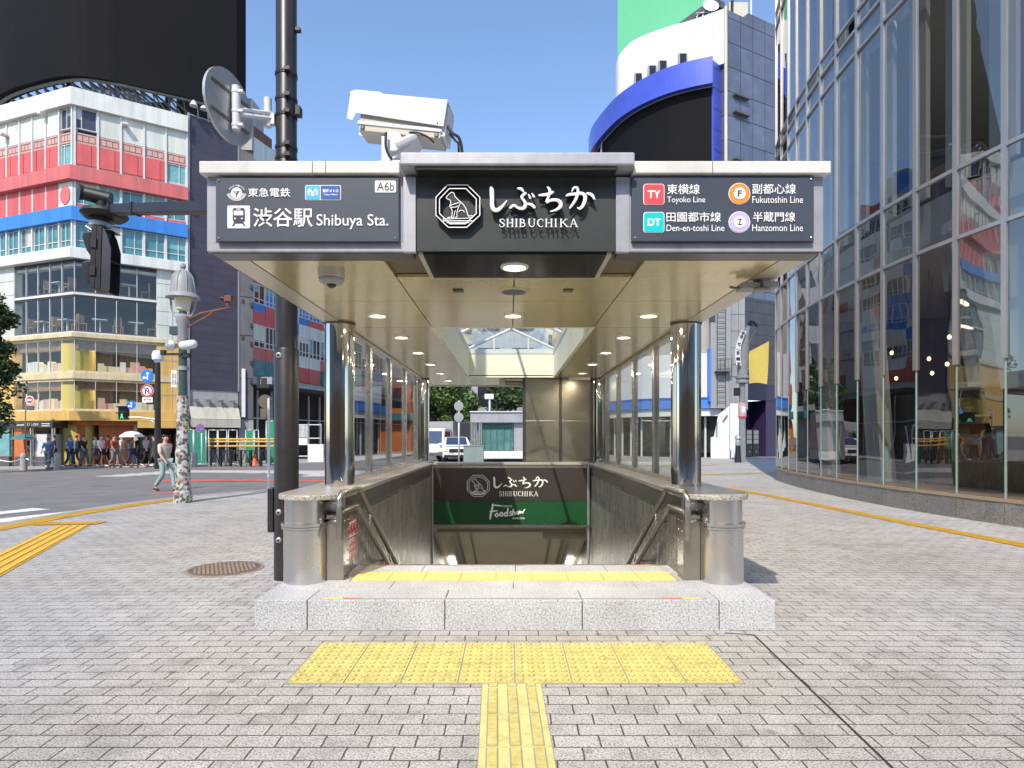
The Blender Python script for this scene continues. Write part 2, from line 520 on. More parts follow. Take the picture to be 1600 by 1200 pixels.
# ------------------------------------------------------------------ text and strokes
_cu = bpy.data.curves.new('lettering_curve', 'FONT')
_to = bpy.data.objects.new('lettering_curve', _cu)
COL.objects.link(_to)
def glyphs(s, bold=0.0):
    _cu.body = s; _cu.offset = bold; _cu.resolution_u = 4
    bpy.context.view_layer.update()
    dg = bpy.context.evaluated_depsgraph_get()
    me = bpy.data.meshes.new_from_object(_to.evaluated_get(dg))
    vs = [tuple(v.co) for v in me.vertices]; fs = [tuple(p.vertices) for p in me.polygons]
    bpy.data.meshes.remove(me)
    return vs, fs

def text(mb, s, a0, a1, b0, b1, h, mi=0, bold=0.0, keep=False, Mx=None):
    """letters fitted to the box a0..a1 (across), b0..b1 (up), lying in the plane at height h of frame Mx (x across, y out, z up)"""
    vs, fs = glyphs(s, bold)
    if not vs: return
    xs = [v[0] for v in vs]; ys = [v[1] for v in vs]
    w_, h_ = max(xs) - min(xs), max(ys) - min(ys)
    kx, ky = (a1 - a0) / max(w_, 1e-6), (b1 - b0) / max(h_, 1e-6)
    if keep: kx = ky = min(kx, ky)
    x0, y0 = min(xs), min(ys)
    mb.add([(a0 + (v[0] - x0) * kx, h, b0 + (v[1] - y0) * ky) for v in vs], fs, mi, False, Mx)

YN = Vector((0, 1, 0))
def stroke(mb, pts, f, h, mi=0, n=8, k=1.0, depth=0.5, Mx=None):
    """brush stroke: pts of (x, y, half width) in drawing units mapped by f to (across, up, scale)"""
    P, r = [], []
    # smooth the polyline a little
    Q = []
    for i in range(len(pts) - 1):
        p0 = pts[max(i - 1, 0)]; p1 = pts[i]; p2 = pts[i + 1]; p3 = pts[min(i + 2, len(pts) - 1)]
        for j in range(3):
            t = j / 3.0
            Q.append(tuple(0.5 * ((2 * b) + (-a + c) * t + (2 * a - 5 * b + 4 * c - d) * t * t + (-a + 3 * b - 3 * c + d) * t ** 3) for a, b, c, d in zip(p0, p1, p2, p3)))
    Q.append(pts[-1])
    for (x, y, wd) in Q:
        a, b, s_ = f(x, y)
        P.append((a, h, b)); r.append(max(wd, 0.5) * s_ * k)
    # rounded ends
    mb.tube(P, r, n, mi, True, Mx, sq=(YN, depth))
    for i in (0, -1):
        mb.sphere(P[i], r[i] * 0.98, 8, mi, (1, depth, 1), Mx)
# ================================================================== setting: paving, road, kerbs
X0 = 0.03
def ribbon(mb, pts, wl, wr, z, mi=0):
    P = [Vector((p[0], p[1], 0)) for p in pts]
    L_, R_ = [], []
    for i, p in enumerate(P):
        t = (P[min(i + 1, len(P) - 1)] - P[max(i - 1, 0)]).normalized()
        n = Vector((-t.y, t.x, 0))
        L_.append(p + n * wl); R_.append(p - n * wr)
    for i in range(len(P) - 1):
        q = [L_[i], L_[i + 1], R_[i + 1], R_[i]]
        mb.quad(*[(a.x, a.y, z(a) if callable(z) else z) for a in q], mi=mi)

def spline(pts, k=6):
    Q = []
    for i in range(len(pts) - 1):
        p0 = pts[max(i - 1, 0)]; p1 = pts[i]; p2 = pts[i + 1]; p3 = pts[min(i + 2, len(pts) - 1)]
        for j in range(k):
            t = j / k
            Q.append(tuple(0.5 * ((2 * b) + (-a + c) * t + (2 * a - 5 * b + 4 * c - d) * t * t + (-a + 3 * b - 3 * c + d) * t ** 3) for a, b, c, d in zip(p0, p1, p2, p3)))
    Q.append(pts[-1])
    return Q

def roadz(x, y):
    d = max(0.0, -7.6 - x, y - 19.0)
    return -0.12 - 0.010 * min(d, 18.0)

KERB = spline([(-16, -30), (-9.2, -8), (-8.0, 4), (-7.55, 9.0), (-7.45, 11.3), (-7.1, 13.0), (-6.0, 14.8), (-4.0, 16.4), (-1.0, 17.6), (1.8, 19.0), (3.6, 22.5), (4.3, 30), (4.6, 45), (4.8, 90)])
HOLE = [(X0 - 1.33, 5.29), (X0 + 1.33, 5.29), (X0 + 1.33, 15.5), (X0 - 1.33, 15.5)]
def holed_sheet(name, outer, z, m):
    bm = bmesh.new()
    es = []
    for loop in (outer, HOLE):
        vs = [bm.verts.new((p[0], p[1], z)) for p in loop]
        es += [bm.edges.new((vs[i], vs[(i + 1) % len(vs)])) for i in range(len(vs))]
    bmesh.ops.triangle_fill(bm, use_beauty=True, use_dissolve=False, edges=es)
    for f in bm.faces:
        if f.normal.z < 0: f.normal_flip()
    me = bpy.data.meshes.new(name); bm.to_mesh(me); bm.free()
    me.materials.append(m)
    o = bpy.data.objects.new(name, me); COL.objects.link(o)
    return struct(o)
pavement = holed_sheet('pavement', list(KERB) + [(60, 90), (60, -30)], 0.0, M['setts'])
mb = MB()
for i in range(len(KERB) - 1):
    a, b = Vector((*KERB[i], 0)), Vector((*KERB[i + 1], 0))
    n = Vector((-(b - a).y, (b - a).x, 0)).normalized() * 0.16
    mb.add([(a.x, a.y, 0.004), (b.x, b.y, 0.004), (b.x + n.x, b.y + n.y, 0.0), (a.x + n.x, a.y + n.y, 0.0), (b.x + n.x, b.y + n.y, -0.34), (a.x + n.x, a.y + n.y, -0.34)], [(0, 1, 2, 3), (3, 2, 4, 5)])
struct(mb.build('kerb', M['kerb_stone']))
# road sheet (falls gently away from the kerb), with the stairwell left open
xs = sorted(set([-400, -200, -100, -60, -44, -34, -28, -25, -22, -19, -16, -13, -10, -7.6, -6, -4, HOLE[0][0], HOLE[1][0], 4, 8, 20, 60, 200, 400]))
ys = sorted(set([-200, -60, -20, 0, 4, 5.29, 8, 10, 12, 14, 15.5, 17, 19, 21, 23, 25, 28, 31, 34, 37, 40, 60, 120, 400, 900]))
mb = MB()
for i in range(len(xs) - 1):
    for j in range(len(ys) - 1):
        if xs[i] >= HOLE[0][0] - 1e-6 and xs[i + 1] <= HOLE[1][0] + 1e-6 and ys[j] >= 5.29 - 1e-6 and ys[j + 1] <= 15.5 + 1e-6: continue
        mb.quad(*[(x, y, roadz(x, y)) for x, y in ((xs[i], ys[j]), (xs[i + 1], ys[j]), (xs[i + 1], ys[j + 1]), (xs[i], ys[j + 1]))])
struct(mb.build('road', M['asphalt']))
# pavement across the street
mb = MB()
far_pts = [(-60, 25), (-40, 28.6), (-26, 29.2), (-18, 30.6), (-12, 33.5), (-9.3, 37), (-8.2, 45), (-8, 110)]
mb.prism(far_pts + [(-60, 110)], -0.45, -0.17, 0)
struct(mb.build('pavement', M['kerb_stone']))

# painted markings on the road
def rz4(a): return roadz(a.x, a.y) + 0.006
mb = MB()
for p0, p1, hw in [((-9.0, 9.6), (-7.9, 12.1), 0.28), ((-10.3, 9.6), (-9.3, 12.2), 0.28), ((-11.6, 9.6), (-10.7, 12.4), 0.28), ((-13.0, 9.6), (-12.2, 12.6), 0.28)]:
    ribbon(mb, [p0, p1], hw, hw, rz4)
struct(mb.build('crossing_stripe_marking', M['paint_white']))
mb = MB()
for k in range(7):
    ribbon(mb, [(-15.5 + k * 0.15, 23.2 + k * 0.62), (-6.0 + k * 0.5, 22.6 + k * 0.62)], 0.2, 0.2, rz4)
struct(mb.build('crossing_stripe_marking', M['paint_white']))
mb = MB()
ribbon(mb, spline([(-11.5, 20.2), (-9, 20.1), (-6.5, 19.9), (-3.5, 20.1)]), 0.45, 0.45, rz4)
ribbon(mb, [(-15, 28.3), (-10.5, 27.6)], 0.25, 0.25, rz4)
ribbon(mb, [(-9.0, 15.4), (-8.35, 15.5)], 0.2, 0.16, rz4)
struct(mb.build('red_lane_marking', M['paint_red']))

# tactile paving
def domes(mb, x0, y0, nx, ny, cell, z, r=0.0125, h=0.006, mi=0):
    for tx in range(nx):
        for ty in range(ny):
            for i in range(5):
                for j in range(5):
                    cx = x0 + tx * cell + (i + 0.5) * cell / 5; cy = y0 + ty * cell + (j + 0.5) * cell / 5
                    mb.lathe([(r, 0), (r * 0.86, h * 0.75), (r * 0.5, h)], (cx, cy, z), 8, mi)
mb = MB()
TX0, TX1, TY0, TY1 = -1.172, 1.232, 3.232, 3.848
cw = (TX1 - TX0) / 8
mb.box(TX0 - 0.012, TX1 + 0.012, TY0 - 0.012, TY1 + 0.012, -0.01, 0.003, 1)
for i in range(8):
    mb.box(TX0 + i * cw + 0.004, TX0 + (i + 1) * cw - 0.004, TY0, TY1, 0.0, 0.008, 0)
    for k in range(2):
        for a in range(5):
            for b in range(5):
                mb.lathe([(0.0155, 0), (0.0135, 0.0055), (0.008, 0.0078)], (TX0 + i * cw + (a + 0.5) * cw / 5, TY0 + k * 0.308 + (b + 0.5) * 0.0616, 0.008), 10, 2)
                mb.lathe([(0.0195, 0), (0.0195, 0.0008), (0.0150, 0.0009)], (TX0 + i * cw + (a + 0.5) * cw / 5, TY0 + k * 0.308 + (b + 0.5) * 0.0616, 0.008), 10, 3)  # grime ring at each dome base, with shading contrast baked into its colour
mat('dome_yellow', (0.55, 0.47, 0.15), 0.55, var=0.2, vscale=30)  # darker than the tiles: worn dirt plus contrast baked into the colour
mat('tile_joint', (0.30, 0.28, 0.25), 0.85, var=0.1)
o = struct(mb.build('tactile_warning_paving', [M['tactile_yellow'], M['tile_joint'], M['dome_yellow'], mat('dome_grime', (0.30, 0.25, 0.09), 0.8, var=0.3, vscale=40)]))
mb = MB()
mat('tactile_pale', (0.64, 0.57, 0.22), 0.6, var=0.1, vscale=5, dirt=(9, 0.2), bump=0.15, bscale=150)
gx = 0.012
G = Matrix.Translation((gx, 3.215, 0)) @ Matrix.Rotation(R(1.2), 4, 'Z')
mb.box(-0.156, 0.156, -2.6, 0, -0.01, 0.003, 1, G)
for k in range(9):
    y1 = -0.05 - k * 0.305 if k else 0; 
    ya, yb = (-0.046, 0) if k == 0 else (-0.05 - k * 0.302, -0.05 - (k - 1) * 0.302 - 0.004)
    mb.box(-0.152, 0.152, ya, yb - 0.002, 0, 0.007, 0, G)
    for q in (-0.098, 0.0, 0.098):
        mb.box(q - 0.026, q + 0.026, ya + 0.004, yb - 0.006, 0, 0.0085, 1, G)
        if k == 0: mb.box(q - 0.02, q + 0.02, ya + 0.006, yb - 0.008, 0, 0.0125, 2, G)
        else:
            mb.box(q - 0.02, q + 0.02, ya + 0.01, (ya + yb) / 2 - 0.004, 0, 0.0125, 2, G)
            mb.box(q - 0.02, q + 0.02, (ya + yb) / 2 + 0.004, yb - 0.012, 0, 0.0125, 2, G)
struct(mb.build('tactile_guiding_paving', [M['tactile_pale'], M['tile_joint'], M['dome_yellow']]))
def bars_strip(name, pts, width, z, nb=4):
    mb = MB()
    ribbon(mb, pts, width / 2, width / 2, z, 0)
    for q in range(nb):
        off = -width / 2 + width * (q + 0.5) / nb
        ribbon(mb, pts, off + width * 0.045, -off + width * 0.045, z + 0.005, 1)
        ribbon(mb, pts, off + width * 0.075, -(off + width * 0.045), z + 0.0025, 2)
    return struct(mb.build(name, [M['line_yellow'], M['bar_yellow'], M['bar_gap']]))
mat('bar_yellow', (0.76, 0.46, 0.05), 0.6, var=0.12, vscale=4)
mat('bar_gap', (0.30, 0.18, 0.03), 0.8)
bars_strip('tactile_guiding_paving', spline([(-7.15, 4.0), (-7.12, 7.2), (-7.2, 8.67), (-7.25, 10.06), (-7.12, 11.5), (-6.85, 12.8)]), 0.36, 0.006, 4)
bars_strip('tactile_guiding_paving', [(-6.35, 8.95), (-5.6, 7.2), (-4.95, 5.7), (-4.2, 4.0)], 0.42, 0.006, 4)
bars_strip('tactile_guiding_paving', [(-7.0, 9.1), (-6.1, 9.22)], 0.3, 0.009, 3)
bars_strip('tactile_guiding_paving', spline([(4.6, 17.5), (5.5, 15), (5.84, 11.3), (5.98, 9.04), (6.13, 7.32), (6.25, 5), (6.3, 2)]), 0.26, 0.006, 4)
bars_strip('tactile_guiding_paving', spline([(3.0, 20.3), (5.0, 20.0), (7.4, 21.2), (10.5, 22.4)]), 0.3, 0.006, 3)
bars_strip('tactile_guiding_paving', spline([(3.2, 26), (6, 26.4), (8.6, 27.6), (9.6, 28.2)]), 0.3, 0.006, 3)
mb = MB()
ribbon(mb, [(1.60, 4.02), (1.572, 3.6), (1.50, 2.4), (1.43, 1.2)], 0.006, 0.006, 0.003)
ribbon(mb, [(1.42, 4.06), (1.60, 4.02)], 0.006, 0.006, 0.003)
struct(mb.build('pavement_joint', M['joint_dark']))
mb = MB()
mb.lathe([(0.36, 0.0), (0.36, 0.006), (0.335, 0.007)], (-2.79, 6.03, 0), 40, 1)
mb.lathe([(0.325, 0.0), (0.325, 0.009), (0.0, 0.009)], (-2.79, 6.03, 0), 40, 0)
for i in range(-7, 8):
    for j in range(-7, 8):
        x_, y_ = i * 0.042 + (0.021 if j % 2 else 0), j * 0.042
        if x_ * x_ + y_ * y_ < 0.29 ** 2:
            mb.box(-2.79 + x_ - 0.013, -2.79 + x_ + 0.013, 6.03 + y_ - 0.008, 6.03 + y_ + 0.008, 0.005, 0.0135, 2)
mat('iron_light', (0.36, 0.29, 0.22), 0.55, 0.3, var=0.2, vscale=12)
tag(mb.build('manhole_cover', [M['iron'], M['iron_light'], M['iron_light']]), 'round cast iron manhole cover set in the pale paving', 'manhole cover')

# ================================================================== the subway entrance
ent = thing('subway_entrance', 'flat roofed steel and glass subway entrance over a stairwell', 'subway entrance', (X0, 7.5, 0))
# --- granite step
JX = [-1.716, -1.36, -0.4345, 0.49, 1.411, 1.79]
mb = MB()
for i in range(5):
    b_ = MB(); mb.box(JX[i] + 0.003, JX[i + 1] - 0.003, 4.13, 4.43, -0.05, 0.20, 0)
for (ya, yb, js) in ((4.434, 4.69, [-1.716, -0.87, 0.03, 0.93, 1.79]), (4.99, 5.30, [-1.30, -0.72, 0.05, 0.8, 1.36])):
    for i in range(len(js) - 1):
        mb.box(js[i] + 0.002, js[i + 1] - 0.002, ya, yb, -0.05, 0.199, 0)
mb.box(-1.716, -1.225, 4.693, 4.987, -0.05, 0.199, 0); mb.box(1.295, 1.79, 4.693, 4.987, -0.05, 0.199, 0)
mb.box(-1.22, 1.29, 4.693, 4.987, -0.05, 0.194, 0)
mb.box(-1.70, 1.77, 4.14, 5.28, -0.05, 0.185, 1)
o = mb.build('step', [M['granite_light'], M['joint_dark']], ent, bevel=0.004)
mb = MB()
nt_ = 9; tw = 2.5 / nt_
for i in range(nt_):
    xa = -1.215 + i * tw
    mb.box(xa + 0.003, xa + tw - 0.003, 4.70, 4.98, 0.19, 0.203, 0)
    for a in range(5):
        for b in range(5):
            mb.lathe([(0.012, 0), (0.010, 0.004), (0.005, 0.005)], (xa + (a + 0.5) * tw / 5, 4.70 + (b + 0.5) * 0.056, 0.203), 8, 0)
mb.build('tactile_tile', M['tactile_worn'], o)
mb = MB()
for (ya, za) in ((4.15, 0.2005), (5.255, 0.1995)):
    mb.box(-1.28, 1.34, ya, ya + 0.022, 0.18, za + 0.003, 0)
    for xa, xb, mi in ((-1.27, -1.13, 1), (-1.128, -1.0, 2), (1.17, 1.30, 1), (1.04, 1.168, 2)):
        mb.box(xa, xb, ya + 0.001, ya + 0.021, 0.18, za + 0.005, mi)
mat('strip_yellow', (0.65, 0.60, 0.15), 0.7); mat('strip_red', (0.55, 0.14, 0.12), 0.7)
mat('strip_grey', (0.30, 0.29, 0.27), 0.8)
mb.build('slip_strip', [M['strip_grey'], M['strip_yellow'], M['strip_red']], o)
# --- stair flight and pit
mb = MB()
for k in range(22):
    mb.box(X0 - 1.33, X0 + 1.33, 5.30 + k * 0.3, 5.30 + (k + 1) * 0.3 + 0.02, -4.2, 0.199 - (k + 1) * 0.165, 0)
mb.box(X0 - 1.33, X0 + 1.33, 11.92, 15.5, -4.2, -3.45, 0)
mb.build('stair_flight', M['granite_light'], ent)
mb = MB()
mb.box(X0 - 1.33, X0 + 1.33, 15.3, 15.5, -4.2, 0.0, 0)
pz = lambda y: -0.19 - 0.48 * (y - 10.24)
mat('soffit_beige', (0.55, 0.50, 0.37), 0.35, 0.25, var=0.1, vscale=1.5)
mat('tile_beige', (0.40, 0.37, 0.28), 0.4, var=0.1)
mb.add([(X0 - 1.329, 10.24, -0.19), (X0 + 1.329, 10.24, -0.19), (X0 + 1.329, 15.3, pz(15.3)), (X0 - 1.329, 15.3, pz(15.3)),
        (X0 - 1.329, 10.24, -0.04), (X0 + 1.329, 10.24, -0.04), (X0 + 1.329, 15.3, 0), (X0 - 1.329, 15.3, 0)],
       [(0, 3, 2, 1), (4, 5, 6, 7), (0, 1, 5, 4), (1, 2, 6, 5), (2, 3, 7, 6), (3, 0, 4, 7)], 0)
pit = mb.build('stair_soffit', M['soffit_beige'], ent)
mb = MB()
for sx in (-1, 1):
    for xx, ww in ((1.10, 0.10), (0.93, 0.03), (0.70, 0.02)):
        a0 = X0 + sx * xx
        mb.add([(a0 - ww, 10.5, pz(10.5) - 0.02), (a0 + ww, 10.5, pz(10.5) - 0.02), (a0 + ww, 14.0, pz(14.0) - 0.02), (a0 - ww, 14.0, pz(14.0) - 0.02)], [(0, 1, 2, 3)], 0)
mb.box(X0 - 1.25, X0 + 1.25, 10.38, 10.44, pz(10.4) - 0.05, pz(10.4) + 0.05, 0)
mb.box(X0 + 0.55, X0 + 1.3, 10.55, 10.75, pz(10.6) - 0.10, pz(10.6) + 0.05, 1)
mb.build('soffit_trim', [M['steel_bronze'], M['beige_plastic']], pit)
for sx in (-1, 1):
    mb = MB()
    a0 = X0 + sx * 1.17
    mb.add([(a0 - 0.06, 12.05, pz(12.05) - 0.05), (a0 + 0.06, 12.05, pz(12.05) - 0.05), (a0 + 0.06, 13.2, pz(13.2) - 0.05), (a0 - 0.06, 13.2, pz(13.2) - 0.05)], [(0, 1, 2, 3)], 0)
    mb.build('lamp_tube', M['tube_glow'], pit)
lt = bpy.data.lights.new('tube_lamp', 'AREA'); lt.shape = 'RECTANGLE'; lt.size = 1.6; lt.size_y = 1.3; lt.energy = 26; lt.color = (1.0, 0.94, 0.82)
lo = bpy.data.objects.new('tube_lamp', lt); COL.objects.link(lo); lo.parent = pit; lo.location = (X0, 11.95, pz(11.95) - 0.12); lo.rotation_euler = (R(-25.6), 0, 0)

# --- low walls with rounded ends
def nose(s, ri, ro, y0, y1, seg=14):
    """plan outline of a wall s=-1/+1 between |x|=ri and ro, with a half-round front end starting at y0"""
    c = (ri + ro) / 2; r = (ro - ri) / 2
    pts = [(X0 + s * ro, y1), (X0 + s * ro, y0 + r)]
    for k in range(1, seg):
        an = math.pi * k / seg
        pts.append((X0 + s * (c + r * math.cos(an)), y0 + r - r * math.sin(an)))
    pts += [(X0 + s * ri, y0 + r), (X0 + s * ri, y1)]
    return pts
for s in (-1, 1):
    mb = MB()
    mb.prism(nose(s, 1.432, 1.75, 4.54, 5.0), 0.19, 0.60, 0, sm=True)
    mb.prism(nose(s, 1.420, 1.762, 4.528, 5.0), 0.604, 0.622, 0, sm=True)
    mb.prism(nose(s, 1.415, 1.767, 4.523, 5.0), 0.626, 0.650, 0, sm=True)
    mb.prism(nose(s, 1.440, 1.742, 4.548, 5.0), 0.65, 0.826, 0, sm=True)
    mb.box(X0 + s * 1.34, X0 + s * 1.742, 5.0, 10.9, 0.0, 0.826, 0)
    mb.box(X0 + s * 1.34, X0 + s * 1.44, 4.86, 5.0, 0.19, 0.826, 0)
    wl = mb.build('low_wall', M['steel'], ent)
    for p in wl.data.polygons:
        p.use_smooth = abs(p.normal.z) < 0.5 and p.center.y < 5.0
    mb = MB()
    mb.prism(nose(s, 1.29, 1.80, 4.50, 10.95, 18), 0.828, 0.866, 0)
    mb.build('cap', M['granite_cap'], wl, bevel=0.006)
    mb = MB()
    mb.box(X0 + s * 1.322, X0 + s * 1.345, 4.80, 15.5, -4.2, 0.655, 0)
    mb.build('tiled_lining', M['wall_strip_tiles'], wl)
    mb = MB()
    mb.box(X0 + s * 1.318, X0 + s * 1.345, 4.82, 10.2, 0.672, 0.824, 0)
    mb.box(X0 + s * 1.312, X0 + s * 1.345, 4.82, 10.2, 0.655, 0.671, 1)
    mb.build('steel_band', [M['steel_bronze'], M['steel']], wl)
    # glinting tile edges
    mb = MB()
    rnd = random.Random(11 + s)
    for k in range(520):
        y_ = 4.95 + (rnd.random() ** 1.2) * 5.2
        z_ = -0.7 + rnd.random() * 1.3
        h_ = rnd.choice((0.01, 0.012, 0.012, 0.06, 0.12))
        mb.box(X0 + s * 1.3195, X0 + s * 1.33, y_, y_ + 0.012, z_, min(z_ + h_, 0.64), 0)
    mb.build('tile_glint', M['steel_brushed'], wl)['kind'] = 'stuff'
    # flood barrier channel
    mb = MB()
    for ya, yb, xa, xb in ((4.70, 4.85, 1.30, 1.315), (4.70, 4.715, 1.315, 1.43), (4.80, 4.815, 1.315, 1.43), (4.845, 4.86, 1.30, 1.43)):
        mb.box(X0 + s * xa, X0 + s * xb, ya, yb, 0.195, 0.70, 0)
    for k in range(6):
        for yy in (4.735, 4.825):
            mb.sphere((X0 + s * 1.30, yy, 0.25 + k * 0.08), 0.007, 8, 1)
    mb.build('flood_channel', [M['steel_bronze'], M['steel']], wl, bevel=0.002)
# etched mark on the steel band of the left wall
# --- rear wall of the stairwell
mb = MB()
mb.box(X0 - 1.33, X0 + 1.33, 10.20, 10.24, -0.19, 0.826, 0)
mb.box(X0 - 1.33, X0 + 1.33, 10.17, 10.20, -0.20, -0.16, 1)
mb.box(X0 - 1.33, X0 + 1.33, 10.18, 10.20, 0.78, 0.82, 1)
rw = mb.build('rear_wall', [M['soffit_beige'], M['steel']], ent)
mb = MB(); mb.box(X0 - 1.40, X0 + 1.40, 10.16, 10.52, 0.828, 0.866, 0)
mb.build('cap', M['granite_cap'], rw, bevel=0.005)
mb = MB()
mb.cyl((X0 + 1.27, 10.12, -2), (X0 + 1.27, 10.12, 0.83), 0.022); mb.cyl((X0 - 1.30, 10.12, -2), (X0 - 1.30, 10.12, 0.83), 0.018)
mb.build('drain_pipe', M['galv'], rw)
# --- columns
for s, yy in ((-1, 5.45), (1, 5.45), (-1, 10.72), (1, 10.72)):
    mb = MB()
    xx = X0 + s * (1.535 if yy < 8 else 1.56)
    prof = [(0.130, 0.866), (0.130, 2.285)]
    mb.lathe(prof, (xx, yy, 0), 40, 0)
    mb.lathe([(0.137, 2.285), (0.137, 2.3)], (xx, yy, 0), 40, 1)
    for a in (R(-100), R(-70)):
        mb.box(-0.0015, 0.0015, -0.001, 0.0008, 0.9, 2.28, 1, Matrix.Translation((xx + 0.1305 * math.cos(a), yy + 0.1305 * math.sin(a), 0)) @ Matrix.Rotation(a + R(90), 4, 'Z'))
    mb.sphere((xx + s * -0.05, yy - 0.125, 2.17), 0.012, 8, 2)
    mb.build('column', [M['steel_polished'], M['steel_dark'], M['trim_white']], ent)
# --- side glazing
for s in (-1, 1):
    mb = MB()
    mys = [6.62, 7.72, 8.86, 9.9]
    gxp = X0 + s * 1.545
    for y_ in mys:
        mb.box(gxp - 0.03, gxp + 0.03, y_ - 0.045, y_ + 0.045, 0.90, 2.27)
    mb.box(gxp - 0.035, gxp + 0.035, 5.57, 10.62, 0.866, 0.91)
    mb.box(gxp - 0.035, gxp + 0.035, 5.57, 10.62, 2.262, 2.30)
    fr = mb.build('window_frame', M['steel'], ent, bevel=0.004)
    ye = [5.57] + mys + [10.62]
    for k in range(5):
        mb = MB()
        mb.box(gxp - 0.005, gxp + 0.005, ye[k] + (0.045 if k else 0), ye[k + 1] - (0.045 if k < 4 else 0), 0.91, 2.262)
        mb.build('pane', M['glass_clear'], fr)
# --- steel panels closing the rear right
mb = MB()
for xa, xb in ((0.275, 0.86), (0.905, 1.40)):
    for za, zb in ((0.87, 1.56), (1.572, 2.28)):
        mb.box(xa, xb, 10.62, 10.66, za, zb, 0)
for xa, xb in ((0.23, 0.275), (0.86, 0.905), (1.40, 1.45)):
    mb.box(xa, xb, 10.60, 10.68, 0.866, 2.30, 1)
mb.box(0.275, 1.40, 10.612, 10.66, 1.56, 1.572, 2)
mat('panel_olive', (0.40, 0.38, 0.31), 0.24, 0.9, var=0.12, vscale=2.5, rvar=0.1)
mb.build('steel_panel', [M['panel_olive'], M['steel_dark'], M['steel']], ent, bevel=0.003)
mb = MB()
mb.tube([(-0.10, 10.9, 2.25), (1.05, 10.9, 2.25)], 0.045, 12, 0)
mb.box(-0.18, -0.08, 10.84, 10.96, 2.20, 2.30, 1)
mb.build('shutter_roller', [M['steel_bronze'], M['trim_white']], ent)

# --- canopy
HX0, HX1 = X0 - 1.665, X0 + 1.665
CY0, CY1 = 3.34, 12.2
SX0, SX1, SY0, SY1 = X0 - 0.715, X0 + 0.715, 5.68, 10.4
def frame_slab(mb, x0, x1, y0, y1, z0, z1, hx0, hx1, hy0, hy1, mi=0):
    mb.box(x0, hx0, y0, y1, z0, z1, mi); mb.box(hx1, x1, y0, y1, z0, z1, mi)
    mb.box(hx0, hx1, y0, hy0, z0, z1, mi); mb.box(hx0, hx1, hy1, y1, z0, z1, mi)
mb = MB()
frame_slab(mb, HX0 + 0.03, HX1 - 0.03, CY0 + 0.02, CY1 - 0.02, 2.42, 2.70, SX0 - 0.05, SX1 + 0.05, SY0 - 0.05, SY1 + 0.05, 0)
roof = mb.build('canopy_roof', M['trim_grey'], ent)
mb = MB()
# ceiling: cream panels laid edge to edge with open seams over a dark backing
ysm = [3.49, 4.55, 5.65, 6.76, 7.9, 9.05, 10.43, 11.3, 12.1]
CX0, CX1 = HX0 + 0.165, HX1 - 0.165
for i in range(len(ysm) - 1):
    ya, yb = ysm[i] + 0.004, ysm[i + 1] - 0.004
    if i == 0:
        mb.box(CX0, X0 - 0.745, ya, yb, 2.302, 2.32); mb.box(X0 + 0.745, CX1, ya, yb, 2.302, 2.32)
        mb.box(X0 - 0.737, X0 - 0.004, 3.86, yb, 2.302, 2.32); mb.box(X0 + 0.004, X0 + 0.737, 3.86, yb, 2.302, 2.32)
    elif i == 1:
        mb.box(CX0, X0 - 0.745, ya, yb, 2.302, 2.32); mb.box(X0 + 0.745, CX1, ya, yb, 2.302, 2.32)
        mb.box(X0 - 0.737, X0 - 0.004, ya, yb, 2.302, 2.32); mb.box(X0 + 0.004, X0 + 0.737, ya, yb, 2.302, 2.32)
    elif ya > 10.4:
        mb.box(CX0, X0 - 0.004, ya, yb, 2.302, 2.32); mb.box(X0 + 0.004, CX1, ya, yb, 2.302, 2.32)
    else:
        mb.box(CX0, X0 - 0.745, ya, yb, 2.302, 2.32); mb.box(X0 + 0.745, CX1, ya, yb, 2.302, 2.32)
ce = mb.build('ceiling', M['ceiling_cream'], ent)
mb = MB()
frame_slab(mb, CX0, CX1, 3.45, 12.15, 2.325, 2.34, SX0 - 0.02, SX1 + 0.02, SY0, SY1, 0)
mb.build('seam_backing', M['seam'], ce)
mb = MB()
mb.box(HX0 + 0.01, CX0 - 0.006, 3.49, 12.19, 2.298, 2.33); mb.box(CX1 + 0.006, HX1 - 0.01, 3.49, 12.19, 2.298, 2.33)
mb.box(CX0 - 0.006, CX1 + 0.006, 12.1, 12.19, 2.29, 2.33)
mb.build('ceiling_edge_band', M['ceiling_band'], ce)
mb = MB()
mb.box(HX0 + 0.012, X0 - 0.56, 3.345, 3.485, 2.296, 2.33); mb.cut(); mb.box(X0 + 0.56, HX1 - 0.012, 3.345, 3.485, 2.296, 2.33); mb.cut()
mb.build_cut('ceiling_front_band', M['steel_dark'], ce)
mb = MB()
mb.box(X0 - 0.50, X0 + 0.50, 3.345, 3.83, 2.290, 2.33, 0)
mb.box(X0 - 0.525, X0 - 0.50, 3.345, 3.85, 2.286, 2.33, 1); mb.box(X0 + 0.50, X0 + 0.525, 3.345, 3.85, 2.286, 2.33, 1)
mb.box(X0 - 0.50, X0 + 0.50, 3.83, 3.85, 2.286, 2.33, 1)
mb.build('dark_soffit_panel', [M['soffit_black'], M['ceiling_band']], ce)
